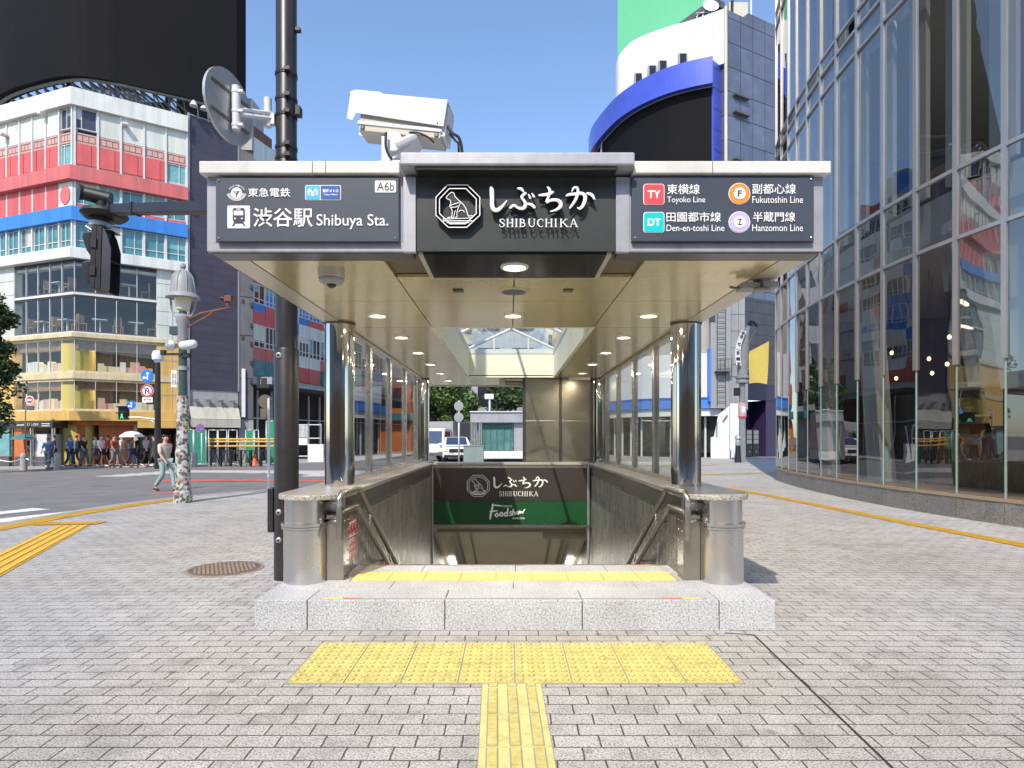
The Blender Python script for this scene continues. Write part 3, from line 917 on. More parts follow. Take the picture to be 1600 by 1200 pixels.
# well and gabled skylight
mb = MB()
mb.box(SX0 - 0.04, SX0, SY0, SY1, 2.30, 2.70); mb.box(SX1, SX1 + 0.04, SY0, SY1, 2.30, 2.70)
mb.box(SX0 - 0.04, SX1 + 0.04, SY0 - 0.04, SY0, 2.30, 2.70); mb.box(SX0 - 0.04, SX1 + 0.04, SY1, SY1 + 0.04, 2.30, 2.70)
sk = mb.build('skylight_well', M['well_cream'], ent)
mb = MB()
EZ, RZ = 2.78, 3.12
frame_slab(mb, SX0 - 0.06, SX1 + 0.06, SY0 - 0.06, SY1 + 0.06, 2.70, EZ, SX0 + 0.01, SX1 - 0.01, SY0 + 0.01, SY1 - 0.01)
for yy in (SY0, 7.2, 8.8, SY1):
    for s in (-1, 1):
        mb.tube([(X0 + s * 0.735, yy, EZ), (X0, yy, RZ)], 0.026, 6)
mb.tube([(X0, SY0, RZ), (X0, SY1, RZ)], 0.024, 6)
for xx in (-0.29, 0.29):
    mb.box(X0 + xx - 0.014, X0 + xx + 0.014, SY1 - 0.015, SY1 + 0.015, EZ, RZ - 0.14)
mb.build('skylight_frame', M['white_enamel'], sk)
mb = MB()
for s in (-1, 1):
    mb.quad((X0 + s * 0.735, SY0, EZ + 0.01), (X0 + s * 0.735, SY1, EZ + 0.01), (X0, SY1, RZ + 0.01), (X0, SY0, RZ + 0.01))
mb.add([(SX0, SY1, EZ), (SX1, SY1, EZ), (X0, SY1, RZ)], [(0, 1, 2)])
mb.add([(SX0, SY0, EZ), (SX1, SY0, EZ), (X0, SY0, RZ)], [(0, 1, 2)])
mb.build('skylight_pane', M['glass_sky'], sk)
# fascia and coping
mb = MB()
FY = 3.32
Zt, Zb = 2.700, 2.300
def fr_box(x0, x1, z0, z1, y=FY, th=0.03, mi=0): mb.box(x0, x1, y, y + th, z0, z1, mi)
mb.box(HX0, -0.505, FY, FY + 0.03, Zb, Zb + 0.045); mb.box(0.575, HX1, FY, FY + 0.03, Zb, Zb + 0.045)
mb.box(HX0, HX0 + 0.052, FY, FY + 0.03, Zb + 0.045, 2.70); mb.box(HX1 - 0.052, HX1, FY, FY + 0.03, Zb + 0.045, 2.70)
mb.box(-0.575, -0.505, FY - 0.006, FY + 0.03, Zb - 0.004, 2.70); mb.box(0.575, 0.650, FY - 0.006, FY + 0.03, Zb - 0.004, 2.70)
mb.box(-0.600, -0.576, FY, FY + 0.03, Zb + 0.045, 2.70); mb.box(0.651, 0.668, FY, FY + 0.03, Zb + 0.045, 2.70)
mb.box(HX0 + 0.052, -0.60, FY + 0.012, FY + 0.03, Zb + 0.045, 2.70); mb.box(0.668, HX1 - 0.052, FY + 0.012, FY + 0.03, Zb + 0.045, 2.70)
for s in (HX0, HX1 - 0.03):
    mb.box(s, s + 0.03, FY + 0.03, 12.2, Zb, 2.70)
mb.box(HX0 + 0.03, HX1 - 0.03, 12.17, 12.2, Zb, 2.70)
fa = mb.build('fascia', M['trim_grey'], ent, bevel=0.003)
mb = MB()
mb.box(HX0 - 0.018, -0.585, FY - 0.05, FY + 0.25, 2.702, 2.768); mb.box(0.66, HX1 + 0.018, FY - 0.05, FY + 0.25, 2.702, 2.768)
mb.box(HX0 - 0.018, HX0 + 0.05, FY + 0.251, 12.2, 2.702, 2.765); mb.box(HX1 - 0.05, HX1 + 0.018, FY + 0.251, 12.2, 2.702, 2.765)
mb.build('coping', M['trim_white'], fa, bevel=0.006)
mb = MB()
mb.box(-0.572, 0.655, FY - 0.115, FY + 0.25, 2.718, 2.785, 0)
mb.box(-0.50, 0.57, FY - 0.10, FY + 0.2, 2.70, 2.717, 1)
mb.build('hood', [M['trim_grey'], M['steel_dark']], fa, bevel=0.012)
# thin joints, screws and a run of grime on the fascia
mb = MB()
for xx in (-1.05, -0.98, 1.08):
    mb.box(xx, xx + 0.003, FY - 0.0515, FY - 0.049, 2.703, 2.767); mb.cut()
mb.build_cut('joint_line', M['steel_dark'], fa)
# --- vents and speaker in the ceiling
for xx in (-0.35, 0.40):
    mb = MB(); mb.box(xx - 0.035, xx + 0.035, 4.17, 4.25, 2.296, 2.302)
    mb.build('vent', M['soffit_black'], ce)
mb = MB(); mb.lathe([(0.10, 2.302), (0.10, 2.290), (0.085, 2.288)], (X0, 4.21, 0), 32, 0); mb.lathe([(0.083, 2.3), (0.083, 2.2865), (0, 2.286)], (X0, 4.21, 0), 32, 1)
mb.build('ceiling_speaker', [M['ceiling_band'], M['steel_dark']], ce)

# --- handrails
for s in (-1, 1):
    hr = thing('handrail', ('steel double handrail on the stair wall beside the red notice' if s < 0 else 'steel double handrail on the stair wall without a notice'), 'handrail', (X0 + s * 1.25, 4.75, 0.2), group='handrails down the stairs')
    xr = X0 + s * 1.235
    mb = MB()
    mb.tube([(X0 + s * 1.31, 4.62, 0.60), (X0 + s * 1.31, 4.62, 0.83), (X0 + s * 1.30, 4.66, 0.872), (xr, 4.80, 0.885), (xr, 4.93, 0.875), (xr, 5.0, 0.838), (xr, 9.6, 0.838 - 4.6 * 0.575)], 0.025, 12)
    mb.build('rail', M['steel_bronze'], hr)
    mb = MB()
    mb.tube([(X0 + s * 1.31, 4.62, 0.52), (X0 + s * 1.31, 4.62, 0.69), (X0 + s * 1.30, 4.66, 0.728), (xr, 4.78, 0.752), (xr, 4.87, 0.745), (xr, 4.93, 0.708), (xr, 9.6, 0.708 - 4.67 * 0.575)], 0.024, 12)
    mb.build('rail', M['steel_bronze'], hr)
    mb = MB()
    for k in range(5):
        yy = 5.3 + k * 0.9
        zz = 0.838 - (yy - 5.0) * 0.575
        mb.tube([(xr, yy, zz - 0.02), (xr, yy, zz - 0.20)], 0.009, 8); mb.tube([(xr, yy, zz - 0.1), (X0 + s * 1.325, yy, zz - 0.1)], 0.010, 8); mb.cut()
    mb.tube([(X0 + s * 1.31, 4.62, 0.66), (X0 + s * 1.44, 4.72, 0.66)], 0.012, 8); mb.cut()
    mb.tube([(X0 + s * 1.31, 4.62, 0.80), (X0 + s * 1.44, 4.72, 0.80)], 0.012, 8); mb.cut()
    mb.lathe([(0.024, -0.03), (0.026, 0.0), (0.024, 0.03)], (X0 + s * 1.31, 4.62, 0.80), 14); mb.cut()
    mb.build_cut('bracket', M['steel'], hr)

# --- downlights
def downlight(loc, label, group='downlights recessed in the canopy ceiling'):
    t = thing('downlight', label, 'downlight', loc, 0, group)
    m_ = MB(); m_.lathe([(0.062, 0.004), (0.066, -0.012), (0.080, -0.010), (0.084, 0.0)], (0, 0, 0), 28)
    m_.build('bezel', M['trim_white'], t, local=True)
    m_ = MB(); m_.lathe([(0.060, 0.0), (0.060, -0.004), (0.0, -0.004)], (0, 0, 0), 24)
    m_.build('diffuser', M['lamp_glow'], t, local=True)
    return t
names_ = {0: 'between the front columns', 1: 'second from the front columns', 2: 'third from the front columns', 3: 'fourth from the front columns', 4: 'second from the rear columns', 5: 'just behind the rear columns'}
d0 = downlight((X0, 3.58, 2.290), 'round downlight set in the dark soffit panel beneath the name sign')
for k, yy in enumerate((5.08, 6.19, 7.33, 8.5, 9.7, 10.95)):
    for s in (-1, 1):
        row = 'in the ceiling row over the red notice wall' if s < 0 else 'in the ceiling row over the plain stair wall'
        dup(d0, (X0 + s * 1.12, yy, 2.302), label='round downlight %s, %s' % (row, names_[k]))
dup(d0, (X0, 5.08, 2.302), label='round downlight alone on the centre seam just before the skylight')
# lamps behind the diffusers
ld = bpy.data.lights.new('downlight_lamp', 'AREA'); ld.shape = 'DISK'; ld.size = 0.11; ld.energy = 3.0; ld.color = (1.0, 0.85, 0.62)
for t in [o_ for o_ in list(COL.objects) if o_.type == 'EMPTY' and o_.name.startswith('downlight')]:
    lo = bpy.data.objects.new('downlight_lamp', ld); COL.objects.link(lo); lo.parent = t; lo.location = (0, 0, -0.014)
# ================================================================== signs on the entrance
SYF = 3.29
def FX(u): return (u - 796.0) / 960.0 * SYF
def FZ(v): return CAMZ + (682.0 - v) / 960.0 * SYF
def rr(u0, u1, v0, v1, r, seg=5):
    """rounded rectangle outline in sign coordinates"""
    x0, x1, z0, z1 = FX(u0), FX(u1), FZ(v1), FZ(v0); rad = r * SYF / 960
    pts = []
    for cx, cz, a0 in ((x1 - rad, z1 - rad, 0), (x0 + rad, z1 - rad, 90), (x0 + rad, z0 + rad, 180), (x1 - rad, z0 + rad, 270)):
        for k in range(seg + 1):
            a = R(a0 + 90 * k / seg); pts.append((cx + rad * math.cos(a), cz + rad * math.sin(a)))
    return pts
def disc(u, v, r, n=28): return [(FX(u) + r * SYF / 960 * math.cos(2 * math.pi * k / n), FZ(v) + r * SYF / 960 * math.sin(2 * math.pi * k / n)) for k in range(n)]
def flat(mb, poly, lift, mi=0, th=0.002):
    mb.prism(poly, SYF - lift - th, SYF - lift, mi, ax='y')
def T(mb, s, u0, u1, v0, v1, lift=0.004, mi=0, bold=0.0, keep=False):
    text(mb, s, FX(u0), FX(u1), FZ(v1), FZ(v0), SYF - lift, mi, bold, keep)
    mb.cut()
mat('logo_cyan', (0.06, 0.42, 0.80), 0.4, var=0.02); mat('logo_blue', (0.02, 0.09, 0.33), 0.4, var=0.02)
mat('icon_white', (0.70, 0.75, 0.85), 0.4, var=0.02)
mat('line_red', (0.72, 0.07, 0.08), 0.4, var=0.02); mat('line_teal', (0.0, 0.55, 0.55), 0.4, var=0.02)
mat('line_orange', (0.80, 0.27, 0.05), 0.4, var=0.02); mat('line_violet', (0.52, 0.44, 0.74), 0.4, var=0.02)

def slate_panel(root, u0, u1, v0, v1):
    m_ = MB(); m_.box(FX(u0), FX(u1), SYF, SYF + 0.03, FZ(v1), FZ(v0), 0)
    o = m_.build('panel', M['sign_slate'], root, bevel=0.002)
    m_ = MB()
    for u, v in ((u0 + 5, v0 + 5), (u1 - 5, v0 + 5), (u0 + 5, v1 - 5), (u1 - 5, v1 - 5)):
        m_.sphere((FX(u), SYF - 0.001, FZ(v)), 0.006, 8, 0)
    m_.build('screw', M['steel'], o)
    return o
s1 = thing('station_sign', 'slate blue station name sign with a train pictogram on the canopy front', 'sign', (FX(480), SYF, FZ(378)), group='slate panels on the canopy front')
slate_panel(s1, 337, 623, 277, 377)
m_ = MB()
T(m_, '東急電鉄', 388, 454, 294, 308, bold=0.007)
T(m_, '渋谷駅', 396, 489, 325, 355, bold=0.009)
T(m_, 'Shibuya Sta.', 495, 607, 335, 358.5, bold=0.004)
m_.build_cut('lettering', M['letter_white'], s1)
m_ = MB()
# railway emblem: disc with a spoked triangle, arcs beneath
flat(m_, disc(370, 301.5, 8.4), 0.001, 0)
for k, a in enumerate((-30, 90, 210)):
    pass
for rr_ in (10.2, 11.9, 13.6, 15.2):
    for k in range(14):
        a0, a1 = R(195 + k * 150 / 14), R(195 + (k + 1) * 150 / 14)
        wv = 0.42
        pl = [(FX(370 + (rr_ + d) * math.cos(a)), FZ(299.5 - (rr_ + d) * 0.93 * math.sin(a))) for a, d in ((a0, -wv), (a1, -wv), (a1, wv), (a0, wv))]
        flat(m_, pl, 0.001, 0, 0.0015)
flat(m_, [(FX(365.2), FZ(299)), (FX(374.8), FZ(299)), (FX(371.2), FZ(303.2)), (FX(370.6), FZ(308)), (FX(369.4), FZ(308)), (FX(368.8), FZ(303.2))], 0.004, 1)
flat(m_, [(FX(368.2), FZ(300.2)), (FX(371.8), FZ(300.2)), (FX(370), FZ(302.8))], 0.0065, 0)
for k, ch in enumerate('TOKYU RAILWAYS'):
    if ch == ' ': continue
    a = R(146 - k * 112 / 13.0)
    T(m_, ch, 370 + 13.5 * math.cos(a) - 0.75, 370 + 13.5 * math.cos(a) + 0.75, 303 - 13.2 * math.sin(a) - 1.3, 303 - 13.2 * math.sin(a) + 1.3, 0.001, 0, 0.02)
m_.build('railway_emblem', [M['letter_white'], M['sign_slate']], s1)
m_ = MB()
flat(m_, rr(477, 533, 289.5, 313, 2.5), 0.0005, 0)
flat(m_, rr(478.2, 500, 290.7, 311.8, 1.5), 0.003, 1); flat(m_, rr(501.5, 531.8, 290.7, 311.8, 1.5), 0.003, 2)
T(m_, '東京メトロ', 504.5, 529, 296.2, 301.5, 0.0065, 0, 0.03); T(m_, 'Tokyo Metro', 506, 528, 303.2, 306.8, 0.0065, 0, 0.01)
f_ = lambda x, y: (FX(x), FZ(y), SYF / 960)
stroke(m_, [(483.0, 305, 1.3), (482.6, 299, 1.3), (485, 297, 1.4), (489, 303, 1.4), (493, 297, 1.4), (495.6, 299, 1.3), (495.2, 305, 1.3)], f_, SYF - 0.006, 0, 6, 1, 0.25)
stroke(m_, [(489, 303, 0.8), (487, 305, 0.8), (489, 306.6, 0.8), (491, 305, 0.8), (489, 303, 0.8)], f_, SYF - 0.006, 0, 6, 1, 0.25)
m_.build('metro_emblem', [M['letter_white'], M['logo_cyan'], M['logo_blue']], s1)
m_ = MB()
flat(m_, rr(586, 619, 282.5, 301, 2), 0.001, 0); T(m_, 'A6b', 589, 616.5, 285, 298.5, 0.0045, 1, 0.004)
m_.build('exit_plate', [M['letter_white'], M['letter_dark']], s1)
m_ = MB()
flat(m_, rr(355.5, 391, 321.5, 357, 2), 0.001, 0)
flat(m_, rr(364.3, 383, 325.5, 347, 3.5), 0.0035, 1)
flat(m_, rr(366.2, 381.0, 330, 337.2, 0.6), 0.006, 0); flat(m_, rr(370, 377, 326.8, 328.3, 0.4), 0.006, 0)
for u in (368.2, 379.0): flat(m_, disc(u, 342, 1.4, 12), 0.006, 0)
for s in (-1, 1):
    flat(m_, [(FX(373.6 + s * 4.5), FZ(346.8)), (FX(373.6 + s * 6.5), FZ(346.8)), (FX(373.6 + s * 10.3), FZ(353)), (FX(373.6 + s * 7.7), FZ(353))], 0.0035, 1)
flat(m_, rr(366, 381, 347.4, 349.0, 0.4), 0.0045, 1)
m_.build('train_pictogram', [M['icon_white'], M['letter_dark']], s1)

s2 = thing('line_sign', 'slate blue sign listing four railway lines with coloured badges', 'sign', (FX(1130), SYF, FZ(378)), group='slate panels on the canopy front')
slate_panel(s2, 987.5, 1272, 275.5, 376.5)
m_ = MB()
T(m_, '東横線', 1042, 1093, 288, 304, bold=0.007); T(m_, 'Toyoko Line', 1042, 1101.5, 307.5, 319.5)
T(m_, '田園都市線', 1041, 1126, 331.5, 347, bold=0.007); T(m_, 'Den-en-toshi Line', 1041, 1131.5, 351.5, 361.5)
T(m_, '副都心線', 1175, 1243, 287.5, 303.5, bold=0.007); T(m_, 'Fukutoshin Line', 1175, 1254, 307, 317.5)
T(m_, '半蔵門線', 1176, 1242, 331.5, 347, bold=0.007); T(m_, 'Hanzomon Line', 1175, 1254, 351, 361.5)
m_.build_cut('lettering', M['letter_white'], s2)
for (u0, u1, v0, v1, mt, s) in ((1005, 1038, 287.5, 320.5, 'line_red', 'TY'), (1005, 1038, 331.5, 364, 'line_teal', 'DT')):
    m_ = MB()
    flat(m_, rr(u0, u1, v0, v1, 4.5), 0.001, 0); flat(m_, rr(u0 + 1, u1 - 1, v0 + 1, v1 - 1, 4), 0.0035, 1)
    T(m_, s, u0 + 6.5, u1 - 6, v0 + 10.5, v1 - 10.5, 0.006, 0, 0.03)
    m_.build('line_badge', [M['letter_white'], M[mt]], s2)
for (u, v, mt, s) in ((1155, 303, 'line_orange', 'F'), (1155, 347.5, 'line_violet', 'Z')):
    m_ = MB()
    flat(m_, disc(u, v, 17), 0.001, 0); flat(m_, disc(u, v, 16), 0.0035, 1); flat(m_, disc(u, v, 9.2), 0.006, 0)
    T(m_, s, u - 3.2, u + 3.4, v - 4.8, v + 5, 0.0085, 2, 0.03)
    m_.build('line_badge', [M['letter_white'], M[mt], M['letter_dark']], s2)

# brush lettering shared by the big sign and the stairwell sign (drawing units)
KANA = [
    [(592, 272, 6), (598, 290, 13), (600, 340, 13), (601, 395, 13), (614, 424, 13), (642, 425, 12), (672, 398, 8), (699, 365, 4)],
    [(776, 281, 6), (797, 284, 9), (812, 302, 6)],
    [(826, 313, 8), (806, 330, 9), (800, 342, 8), (818, 365, 9), (826, 390, 11), (812, 414, 11), (780, 414, 8), (760, 400, 8), (742, 396, 8), (724, 412, 7)],
    [(838, 384, 6), (866, 390, 9), (886, 408, 9)],
    [(847, 322, 4), (858, 345, 7)], [(870, 315, 4), (884, 337, 7)],
    [(919, 327, 6), (950, 324, 9), (985, 318, 9), (1010, 306, 8)],
    [(976, 272, 6), (990, 292, 9), (986, 325, 8), (972, 358, 8), (968, 376, 7), (998, 360, 9), (1040, 360, 10), (1062, 378, 12), (1060, 405, 11), (1030, 427, 7), (994, 436, 3)],
    [(1101, 330, 5), (1122, 322, 9), (1165, 318, 9), (1205, 314, 10), (1228, 332, 12), (1226, 365, 11), (1210, 402, 10), (1190, 418, 7), (1178, 410, 4)],
    [(1140, 300, 4), (1150, 280, 7), (1168, 272, 8), (1180, 290, 8), (1176, 325, 9), (1158, 368, 9), (1126, 412, 6)],
    [(1243, 312, 6), (1275, 326, 10), (1291, 352, 6)]]
ROMAN = []   # SHIBUCHIKA in serif strokes, cap height 485..541
def _rom():
    T_, B_, S_, t_ = 488, 539, 4.2, 1.9
    def stem(x): return [[(x, T_, S_), (x, B_, S_)], [(x - 6, T_, t_), (x + 6, T_, t_)], [(x - 6, B_, t_), (x + 6, B_, t_)]]
    out = []
    out += [[(680, 500, 2.5), (676, 490, 2), (664, 488, 2.5), (654, 497, 4), (662, 510, 4.2), (675, 518, 4.2), (679, 530, 4), (668, 540, 2.5), (655, 537, 2), (652, 526, 2.5)]]
    out += stem(700) + stem(729) + [[(700, 513, t_), (729, 513, t_)]]
    out += stem(753)
    out += stem(778) + [[(778, 489, t_), (795, 491, 3), (799, 500, 4), (792, 511, 2.5), (778, 512, t_)], [(778, 512, t_), (798, 515, 3), (804, 526, 4.2), (797, 537, 3), (778, 539, t_)]]
    out += [[(830, 488, S_), (831, 522, S_), (839, 537, 3), (850, 538, 2.4), (860, 528, 2.2), (861, 488, 2.2)], [(824, T_, t_), (837, T_, t_)], [(855, T_, t_), (867, T_, t_)]]
    out += [[(915, 500, 2.4), (910, 490, 2), (898, 488, 2.6), (885, 498, 4), (882, 514, 4.4), (887, 530, 4), (900, 539, 2.6), (914, 533, 2)]]
    out += stem(934) + stem(965) + [[(934, 513, t_), (965, 513, t_)]]
    out += stem(991)
    out += stem(1023) + [[(1054, 488, 2.2), (1026, 514, 2)], [(1033, 508, 3.5), (1060, 539, 4)], [(1048, T_, t_), (1060, T_, t_)], [(1054, B_, t_), (1067, B_, t_)]]
    out += [[(1098, 486, 2.2), (1080, 539, 2)], [(1098, 486, 3), (1118, 539, 4.4)], [(1087, 521, t_), (1111, 521, t_)], [(1074, B_, t_), (1086, B_, t_)], [(1111, B_, t_), (1125, B_, t_)]]
    # squeeze into 650..1180
    k = (1180 - 650) / (1125 - 650.0)
    return [[(650 + (x - 650) * k, y, wd) for x, y, wd in q] for q in out]
ROMAN = _rom()
OCTA = [[(300, 257), (434, 257), (518, 341), (518, 462), (430, 543), (305, 543), (222, 462), (222, 341)],
        [(312, 282), (424, 282), (494, 352), (494, 450), (420, 520), (316, 520), (246, 450), (246, 352)]]
DOG = [[(290, 342, 3), (312, 318, 3), (330, 307, 3.5), (346, 318, 3), (350, 335, 3), (372, 358, 3.5), (402, 385, 3.5), (424, 418, 3.5), (436, 455, 3.5), (444, 468, 4), (468, 464, 3)],
       [(290, 342, 3), (302, 354, 3), (318, 360, 3), (322, 385, 3), (316, 402, 3), (330, 425, 3), (332, 450, 3), (328, 474, 3.5), (342, 475, 3), (348, 445, 3), (352, 430, 3)],
       [(318, 398, 3), (345, 386, 3.5), (380, 376, 3)],
       [(352, 475, 3), (364, 474, 3), (364, 440, 3), (374, 408, 3), (386, 382, 3)],
       [(376, 438, 3), (388, 428, 3), (404, 430, 3), (414, 442, 3)], [(368, 400, 3), (350, 408, 3), (326, 408, 3)],
       [(268, 488, 3), (466, 480, 3)], [(270, 500, 3.5), (472, 500, 3.5)], [(296, 512, 3), (446, 512, 3)], [(300, 478, 3), (330, 474, 3)]]
def emblem(mb, f, h, depth, mi=0, kk=1.0, n=8):
    for q in OCTA:
        for i in range(8):
            a, b = q[i], q[(i + 1) % 8]
            mb.tube([(f(*a)[0], h, f(*a)[1]), (f(*b)[0], h, f(*b)[1])], 3.6 * kk * f(*a)[2], n, mi, True, None, (YN, depth))
            mb.sphere((f(*a)[0], h, f(*a)[1]), 3.5 * kk * f(*a)[2], 8, mi, (1, depth, 1))
def dogart(mb, f, h, depth, mi=0, n=8, k=0.95):
    for q in DOG: stroke(mb, q, f, h, mi, n, k, depth)
s3 = thing('name_sign', 'black sign with raised white brush lettering over the entrance', 'sign', (FX(806), SYF, FZ(390)))
m_ = MB(); m_.box(-0.504, 0.574, FY + 0.008, FY + 0.028, 2.304, 2.70, 0)
pn = m_.build('panel', M['panel_black'], s3)
f8 = lambda x, y: (FX(630 + x / 4.324), FZ(230 + y / 4.324), SYF / 960 / 4.324)
PF = FY + 0.008           # panel face
HL = PF - 0.042           # letter plane
m_ = MB()
for q in KANA: stroke(m_, q, f8, HL, 0, 10, 1.12, 0.45)
m_.cut()
for q in ROMAN: stroke(m_, q, f8, HL, 0, 8, 1.1, 0.6)
m_.cut()
m_.build_cut('lettering', M['letter_white'], s3)
m_ = MB()
emblem(m_, f8, HL, 0.6); dogart(m_, f8, HL, 0.7)
m_.build('dog_emblem', M['letter_white'], s3)
m_ = MB()
def returns(pts_list, k):
    for q in pts_list:
        for (x, y, wd) in q:
            a, b, c = f8(x, y); 
        stroke(m_, q, f8, (HL + PF) / 2 + 0.004, 0, 8, k, 0.018 / (8 * SYF / 960 / 4.324))
returns(KANA, 0.8)
dark_ = [[(x, y, wd) for x, y, wd in q] for q in ROMAN]
returns(dark_, 0.6)
for i in range(8):
    for q in OCTA:
        a, b = q[i], q[(i + 1) % 8]
        pa, pb = f8(*a), f8(*b)
        m_.quad((pa[0], HL, pa[1]), (pb[0], HL, pb[1]), (pb[0], PF, pb[1]), (pa[0], PF, pa[1]))
fill = [(292, 342), (330, 310), (350, 338), (402, 388), (436, 458), (440, 472), (364, 472), (376, 405), (350, 395), (330, 420), (318, 400), (318, 362)]
m_.prism([(f8(x, y)[0], f8(x, y)[1]) for x, y in fill], HL + 0.004, HL + 0.010, 0, ax='y')
m_.prism([(f8(x, y)[0], f8(x, y)[1]) for x, y in ((300, 484), (466, 484), (430, 518), (318, 518))], HL + 0.004, HL + 0.010, 0, ax='y')
m_.build('letter_return', M['black'], s3)

# sign on the stairwell's rear wall
s4 = thing('stairwell_sign', 'brown and green banner sign on the rear wall above the stairs', 'sign', (X0, 10.19, -0.1))
YB = 10.175
GX = lambda u: (u - 796.0) / 960.0 * YB
GZ = lambda v: CAMZ + (682.0 - v) / 960.0 * YB
mat('sign_brown', (0.045, 0.036, 0.034), 0.45, var=0.1); mat('sign_green', (0.010, 0.075, 0.026), 0.4, var=0.2, vscale=1.5)
m_ = MB(); m_.box(X0 - 1.325, X0 + 1.325, YB, 10.198, GZ(782.5), 0.775, 0); m_.build('brown_panel', M['sign_brown'], s4)
m_ = MB(); m_.box(X0 - 1.325, X0 + 1.325, YB, 10.198, -0.155, GZ(783), 0); m_.build('green_panel', M['sign_green'], s4)
K2 = 0.675     # small version: measured from the photograph
def f9(x, y):   # big-sign drawing units -> stairwell sign
    u = 771.5 + (x - 592) * (855.5 - 771.5) / (1291 - 592.0)
    v = 745.5 + (y - 272) * (762.5 - 745.5) / (436 - 272.0)
    return (GX(u), GZ(v), YB / 960 * (855.5 - 771.5) / 699.0)
def f9r(x, y):
    u = 780 + (x - 650) * 61 / 530.0
    v = 768 + (y - 488) * 7.0 / 51
    return (GX(u), GZ(v), YB / 960 * 61 / 530.0)
def f9e(x, y):
    u = 730 + (x - 222) * 34.5 / 296.0
    v = 742.5 + (y - 257) * 33 / 286.0
    return (GX(u), GZ(v), YB / 960 * 34.5 / 296.0)
m_ = MB()
for q in KANA: stroke(m_, q, f9, YB - 0.004, 0, 6, 1.1, 0.2)
m_.cut()
for q in ROMAN: stroke(m_, q, f9r, YB - 0.004, 0, 6, 1.2, 0.2)
m_.cut()
m_.build_cut('lettering', M['letter_white'], s4)
m_ = MB(); emblem(m_, f9e, YB - 0.004, 0.2, 0, 0.9, 6); dogart(m_, f9e, YB - 0.004, 0.2, 0, 6, 1.0); m_.build('dog_emblem', M['letter_white'], s4)
m_ = MB()
fz = lambda x, y: (GX(660 + x / 5.926), GZ(720 + y / 5.926), YB / 960 / 5.926)
FOOD = [[(648, 408, 6), (700, 414, 7), (735, 418, 5)], [(652, 402, 6), (645, 450, 9), (632, 500, 9), (628, 538, 6)], [(624, 470, 5), (660, 466, 7), (692, 462, 5)],
        [(690, 486, 7), (674, 500, 7), (684, 518, 7), (702, 508, 7), (696, 490, 7), (690, 486, 7)], [(732, 478, 7), (716, 494, 7), (726, 512, 7), (744, 502, 7), (740, 484, 7), (732, 478, 7)],
        [(782, 478, 7), (762, 484, 7), (758, 504, 7), (774, 510, 7), (786, 492, 7)], [(792, 440, 6), (788, 480, 7), (784, 510, 6)],
        [(828, 470, 6), (812, 474, 6), (812, 484, 6), (826, 492, 6), (824, 504, 6), (804, 506, 6)], [(842, 448, 6), (838, 480, 7), (836, 502, 6)], [(838, 482, 6), (852, 472, 6), (858, 484, 6), (856, 498, 6)],
        [(880, 470, 6), (872, 484, 6), (882, 496, 6), (894, 484, 6), (888, 472, 6), (880, 470, 6)], [(902, 462, 5), (906, 486, 6), (916, 470, 6), (926, 486, 6), (936, 466, 6), (948, 450, 5)]]
for q in FOOD: stroke(m_, q, fz, YB - 0.004, 0, 6, 1.05, 0.2)
text(m_, 'TOKYO', GX(785), GX(800), GZ(792.5), GZ(789.5), YB - 0.005, 0, 0.02)
text(m_, 'SHIBUYA', GX(801), GX(820), GZ(811.2), GZ(808.2), YB - 0.005, 0, 0.02)
m_.build('food_lettering', M['letter_white'], s4)

# red notice on the inner wall
nt4 = thing('notice_sticker', 'red and white prohibition notice stuck on the stair wall', 'notice', (X0 - 1.315, 4.86, 0.3))
mat('notice_red', (0.55, 0.06, 0.05), 0.4)
W = Matrix(((0, -1, 0, X0 - 1.318), (1, 0, 0, 4.865), (0, 0, 1, 0), (0, 0, 0, 1)))   # across=+Y, out = -X (flipped below)
W = Matrix(((0, 1, 0, X0 - 1.322), (1, 0, 0, 4.865), (0, 0, 1, 0), (0, 0, 0, 1)))
m_ = MB(); m_.box(0, 0.30, 0, 0.004, 0.30, 0.62, 0, W); m_.box(0.012, 0.288, 0, 0.006, 0.485, 0.608, 1, W)
nb = m_.build('backing', [M['notice_red'], M['letter_white']], nt4)
m_ = MB()
for k in range(3):
    cx = 0.058 + k * 0.092
    ring = [(cx + 0.036 * math.cos(2 * math.pi * i / 20), 0.0, 0.547 + 0.048 * math.sin(2 * math.pi * i / 20)) for i in range(21)]
    m_.tube([W @ Vector((a, 0.008, c)) for a, b, c in ring], 0.0045, 6, 0)
    m_.tube([W @ Vector((cx - 0.024, 0.008, 0.58)), W @ Vector((cx + 0.024, 0.008, 0.512))], 0.004, 6, 0)
    m_.box(cx - 0.008, cx + 0.008, 0.006, 0.008, 0.52, 0.575, 1, W)
for ln, (s, z0, z1) in enumerate((('駐輪禁止', 0.43, 0.475), ('通行の妨げになります', 0.385, 0.415), ('ご遠慮ください', 0.325, 0.365))):
    text(m_, s, 0.02, 0.27, z0, z1, 0.006, 2, 0.02, False, W)
m_.build('lettering', [M['notice_red'], M['letter_dark'], M['letter_white']], nt4)

